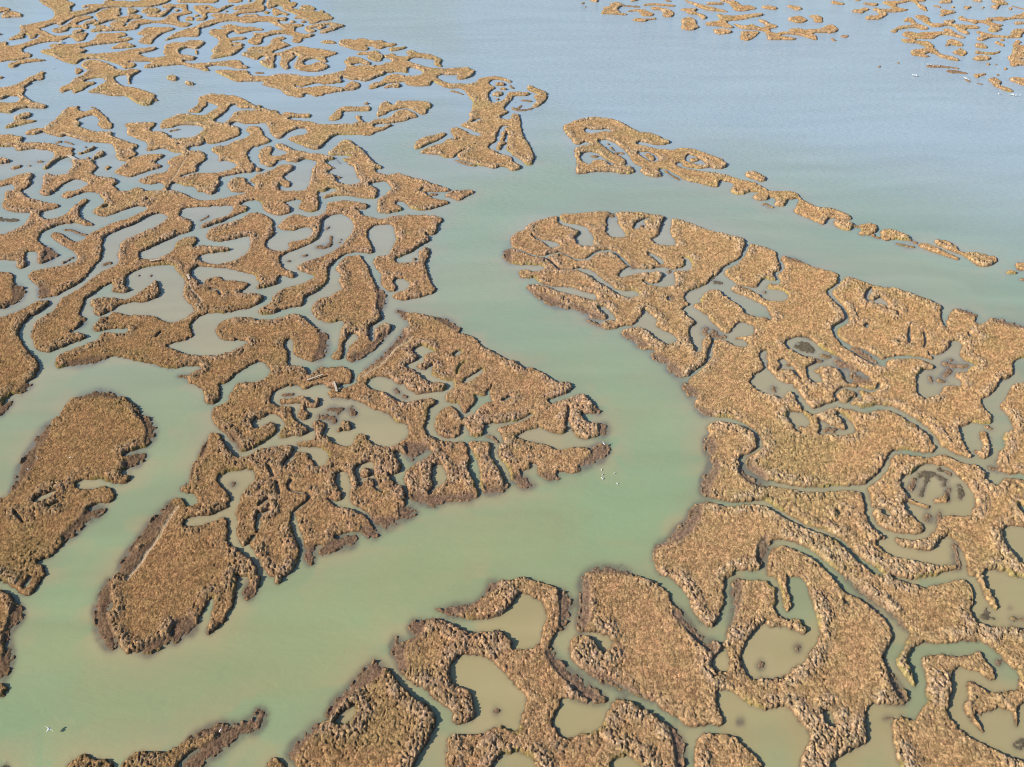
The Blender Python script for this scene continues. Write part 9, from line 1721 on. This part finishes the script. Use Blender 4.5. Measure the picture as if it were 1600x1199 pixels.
def boxes(lst):
    vs, fs = [], []
    for (x0, x1, y0, y1, z0, z1) in lst:
        k = len(vs)
        vs += [(x, y, z) for z in (z0, z1) for y in (y0, y1) for x in (x0, x1)]
        fs += [tuple(k + i for i in f) for f in ((0, 2, 3, 1), (4, 5, 7, 6), (0, 1, 5, 4), (2, 6, 7, 3), (0, 4, 6, 2), (1, 3, 7, 5))]
    return vs, fs


def footbridge(u0, v0, u1, v1, width, label, z=.72):
    a, b = ground(u0, v0, z), ground(u1, v1, z)
    mid, d = (a + b) / 2, b - a
    Lh = d.length / 2
    root = bpy.data.objects.new("footbridge", None)
    C.objects.link(root)
    root.location = (mid.x, mid.y, 0)
    root.rotation_euler = (0, 0, math.atan2(d.y, d.x))
    root["label"], root["category"], root["group"] = label, "footbridge", "plank footbridges over the creeks"
    rnd = random.Random(int(u0))
    pl = []
    n = max(3, int(2 * Lh / .24))
    for k in range(n):
        x0 = -Lh + 2 * Lh * k / n
        s = rnd.uniform(-.03, .03)
        pl.append((x0 + .012, x0 + 2 * Lh / n - .012, -width / 2 + s, width / 2 + s, z, z + .04))
    mesh_obj("deck", *boxes(pl), M_wood, root)
    for s in (-1, 1):
        mesh_obj("beam", *boxes([(-Lh, Lh, s * width * .32 - .05, s * width * .32 + .05, z - .14, z - .003)]), M_post, root)
        for e_ in (-1, 1):
            mesh_obj("post", *boxes([(e_ * Lh * .86 - .06, e_ * Lh * .86 + .06, s * width * .42 - .06, s * width * .42 + .06, -.5, z - .005)]), M_post, root)
    return root


footbridge(106.0, 242.5, 118.5, 249.5, 1.0, "bright pale plank footbridge across a creek in the upper left marsh")
footbridge(480.0, 594.0, 504.5, 585.0, .34, "long thin pale plank footbridge over a gap left of the main channel tip", .85)
footbridge(521.5, 596.5, 526.5, 612.0, .42, "short yellowish plank footbridge linking the round headland to the shore below")
footbridge(234.5, 408.0, 251.0, 404.8, .55, "thin white plank footbridge lying along the narrow pond bank", .8)
footbridge(292.8, 429.0, 296.0, 436.5, .5, "tiny white plank footbridge at the neck beside the big left pond", .8)
footbridge(92.0, 69.0, 95.3, 63.5, 1.1, "small pale plank footbridge far off near the top left corner")

# ------------------------------------------------------------------ birds


def skinned(name, pts, edges, radii, mat, sub=1):
    me = bpy.data.meshes.new(name)
    me.from_pydata(pts, edges, [])
    ob = bpy.data.objects.new(name, me)
    C.objects.link(ob)
    sk = ob.modifiers.new("s", 'SKIN')
    for v, r in zip(me.skin_vertices[0].data, radii):
        v.radius = r if isinstance(r, tuple) else (r, r)
    me.skin_vertices[0].data[0].use_root = True
    ob.modifiers.new("u", 'SUBSURF').levels = sub
    dg = bpy.context.evaluated_depsgraph_get()
    out = bpy.data.meshes.new_from_object(ob.evaluated_get(dg))
    bpy.data.objects.remove(ob)
    out.name = name
    out.materials.clear()
    out.materials.append(mat)
    for p in out.polygons:
        p.use_smooth = True
    return out


# standing egret, 1.05 m tall, facing +x
egret_me = skinned("egret", [(0, 0, .58), (-.22, 0, .52), (-.42, 0, .44), (.18, 0, .64), (.28, 0, .74), (.24, 0, .86), (.30, 0, .98), (.38, 0, 1.02), (.44, 0, 1.02)],
                   [(0, 1), (1, 2), (0, 3), (3, 4), (4, 5), (5, 6), (6, 7), (7, 8)],
                   [(.15, .15), (.12, .10), (.03, .04), (.10, .10), .045, .035, .034, .05, .022], M_white)
beak_me = skinned("beak", [(.44, 0, 1.02), (.60, 0, 1.0)], [(0, 1)], [.022, .006], M_beak)


def leg_me(s, lean):
    return skinned("leg", [(0, s * .06, .52), (-.03 + lean, s * .06, .28), (lean, s * .06, .0), (.10 + lean, s * .06, -.04)], [(0, 1), (1, 2), (2, 3)], [.02, .014, .012, .012], M_leg)


legs_me = [leg_me(1, .05), leg_me(-1, -.04)]
# swimming gull, body on the water, facing +x
gull_me = skinned("gull", [(0, 0, .10), (-.18, 0, .11), (-.34, 0, .14), (.14, 0, .13), (.20, 0, .22), (.27, 0, .25)], [(0, 1), (1, 2), (0, 3), (3, 4), (4, 5)],
                  [(.13, .11), (.11, .09), (.03, .02), (.09, .09), .06, .055], M_white)
gbeak_me = skinned("beak", [(.30, 0, .25), (.39, 0, .235)], [(0, 1)], [.016, .006], M_beak)
# gull on the wing: span 1.2 m
fly_me = skinned("gull", [(0, 0, 0), (-.20, 0, -.01), (-.36, 0, 0), (.16, 0, .02), (.25, 0, .03), (.04, .20, .06), (.06, .38, .10), (-.06, .62, .07), (.04, -.20, .06), (.06, -.38, .10), (-.06, -.62, .07)],
                 [(0, 1), (1, 2), (0, 3), (3, 4), (0, 5), (5, 6), (6, 7), (0, 8), (8, 9), (9, 10)],
                 [(.11, .10), (.09, .07), (.07, .02), (.08, .08), (.055, .055), (.03, .11), (.022, .10), (.012, .03), (.03, .11), (.022, .10), (.012, .03)], M_white)
fbeak_me = skinned("beak", [(.29, 0, .03), (.37, 0, .02)], [(0, 1)], [.016, .006], M_beak)


def bird(kind, u, v, z, rz, label, group, s=1.0, rx=0):
    me, kids = {"egret": (egret_me, [("beak", beak_me), ("leg", legs_me[0]), ("leg", legs_me[1])]),
                "gull": (gull_me, [("beak", gbeak_me)]), "flying": (fly_me, [("beak", fbeak_me)])}[kind]
    o = bpy.data.objects.new("egret" if kind == "egret" else "gull", me)
    C.objects.link(o)
    o.location = ground(u, v, z)
    o.rotation_euler = (rx, 0, rz)
    o.scale = (s, s, s)
    o["label"], o["category"] = label, "bird"
    if group:
        o["group"] = group
    for nm, m in kids:
        c_ = bpy.data.objects.new(nm, m)
        C.objects.link(c_)
        c_.parent = o
    return o


def land_z(u, v):
    P = ground(u, v)
    i, j = to_grid(np.array([[P.x, P.y]]))
    i, j = int(round(float(i[0]))), int(round(float(j[0])))
    return max(0.0, float(Z[max(0, j - 1):j + 2, max(0, i - 1):i + 2].max()))


rb = random.Random(4)
bird("flying", 76.5, 1139.5, .8, math.radians(70), "white gull gliding low over the green water at the bottom left", None, 1.15, math.radians(28))
bird("egret", 345.5, 1143.5, land_z(345.5, 1143.5), 1.0, "white bird on the tip of the thin spit at the bottom left", None, .7)
bird("egret", 943, 696, land_z(943, 696) , 2.2, "white bird standing on the tip of the brown headland in the middle", None, .85)
for u, v, t in ((940, 734.5, "uppermost of the floating white gulls below the headland tip"),
                (941.5, 742, "second highest white gull in the loose flock on the green channel"),
                (940.5, 747.3, "white gull swimming close beside another, left one of the touching pair"),
                (942.3, 748.6, "white gull swimming close beside another, right one of the touching pair"),
                (960.3, 740, "white gull swimming apart from the flock on its right side"),
                (964.5, 756, "lowest and faintest white gull of the flock on the green channel")):
    bird("gull", u, v, 0.02, rb.uniform(0, 6.28), t, "gulls swimming on the green channel", .68)
bird("egret", 59.3, 717.3, land_z(59.3, 717.3), 2.0, "white bird at the left edge of the elongated island, upper of two", "white birds on the left island", .6)
bird("egret", 44.7, 735, land_z(44.7, 735), 3.0, "white bird at the left edge of the elongated island, lower of two", "white birds on the left island", .6)
bird("egret", 110.2, 717.2, land_z(110.2, 717.2), 0.2, "white bird resting on the reddish flat inside the elongated left island", None, .6)
bird("gull", 83.5, 107.3, .02, .5, "lone white gull floating in the pale bay at the upper left", None, 1.6)
bird("gull", 1219.3, 85.0, .02, .5, "lone white gull floating on the lagoon below the far top islets", None, 1.5)
ORDB = ("leftmost", "second", "third", "fourth", "fifth", "sixth", "seventh", "eighth", "rightmost")


def nth(k, n):
    return "leftmost" if k == 0 else "rightmost" if k == n - 1 else ORDB[k] + " from left"


for k, u in enumerate((1425.6, 1427.6, 1429.4, 1431.4)):
    bird("egret", u, 119.6 + .2 * k, 0.0, rb.uniform(0, 6.28), nth(k, 4) + " of four white egrets wading close together at the lagoon edge", "four egrets wading together at the lagoon edge", 1.0)
for k in range(9):
    u = 1448.5 + 2.3 * k + rb.uniform(-.4, .4)
    v = 101.8 + .35 * k + rb.uniform(-.4, .8)
    bird("egret", u, v, land_z(u, v), rb.uniform(0, 6.28), nth(k, 9) + " of nine white birds resting on the pale mud bank, top right", "flock resting on the pale mud bank", .65)
for k in range(5):
    u = 1505.5 + 1.7 * k
    v = 122.6 + 1.1 * k
    bird("egret", u, v, land_z(u, v), rb.uniform(0, 6.28), nth(k, 5) + " of five white birds lined up on the short mud spit", "line of birds on the short mud spit", .85)
for k, (u, v) in enumerate(((1577.4, 150), (1579.4, 150.2), (1581, 150), (1582.6, 150.6), (1586.2, 151.2), (1593, 150.8))):
    bird("egret", u, v, 0.0, rb.uniform(0, 6.28), nth(k, 6) + " of six white egrets wading in a row near the right edge", "row of egrets wading near the right edge", .95)
bird("egret", 1559.3, 149, 0.0, 1.0, "single white egret wading left of the row near the right edge", None, 1.1)
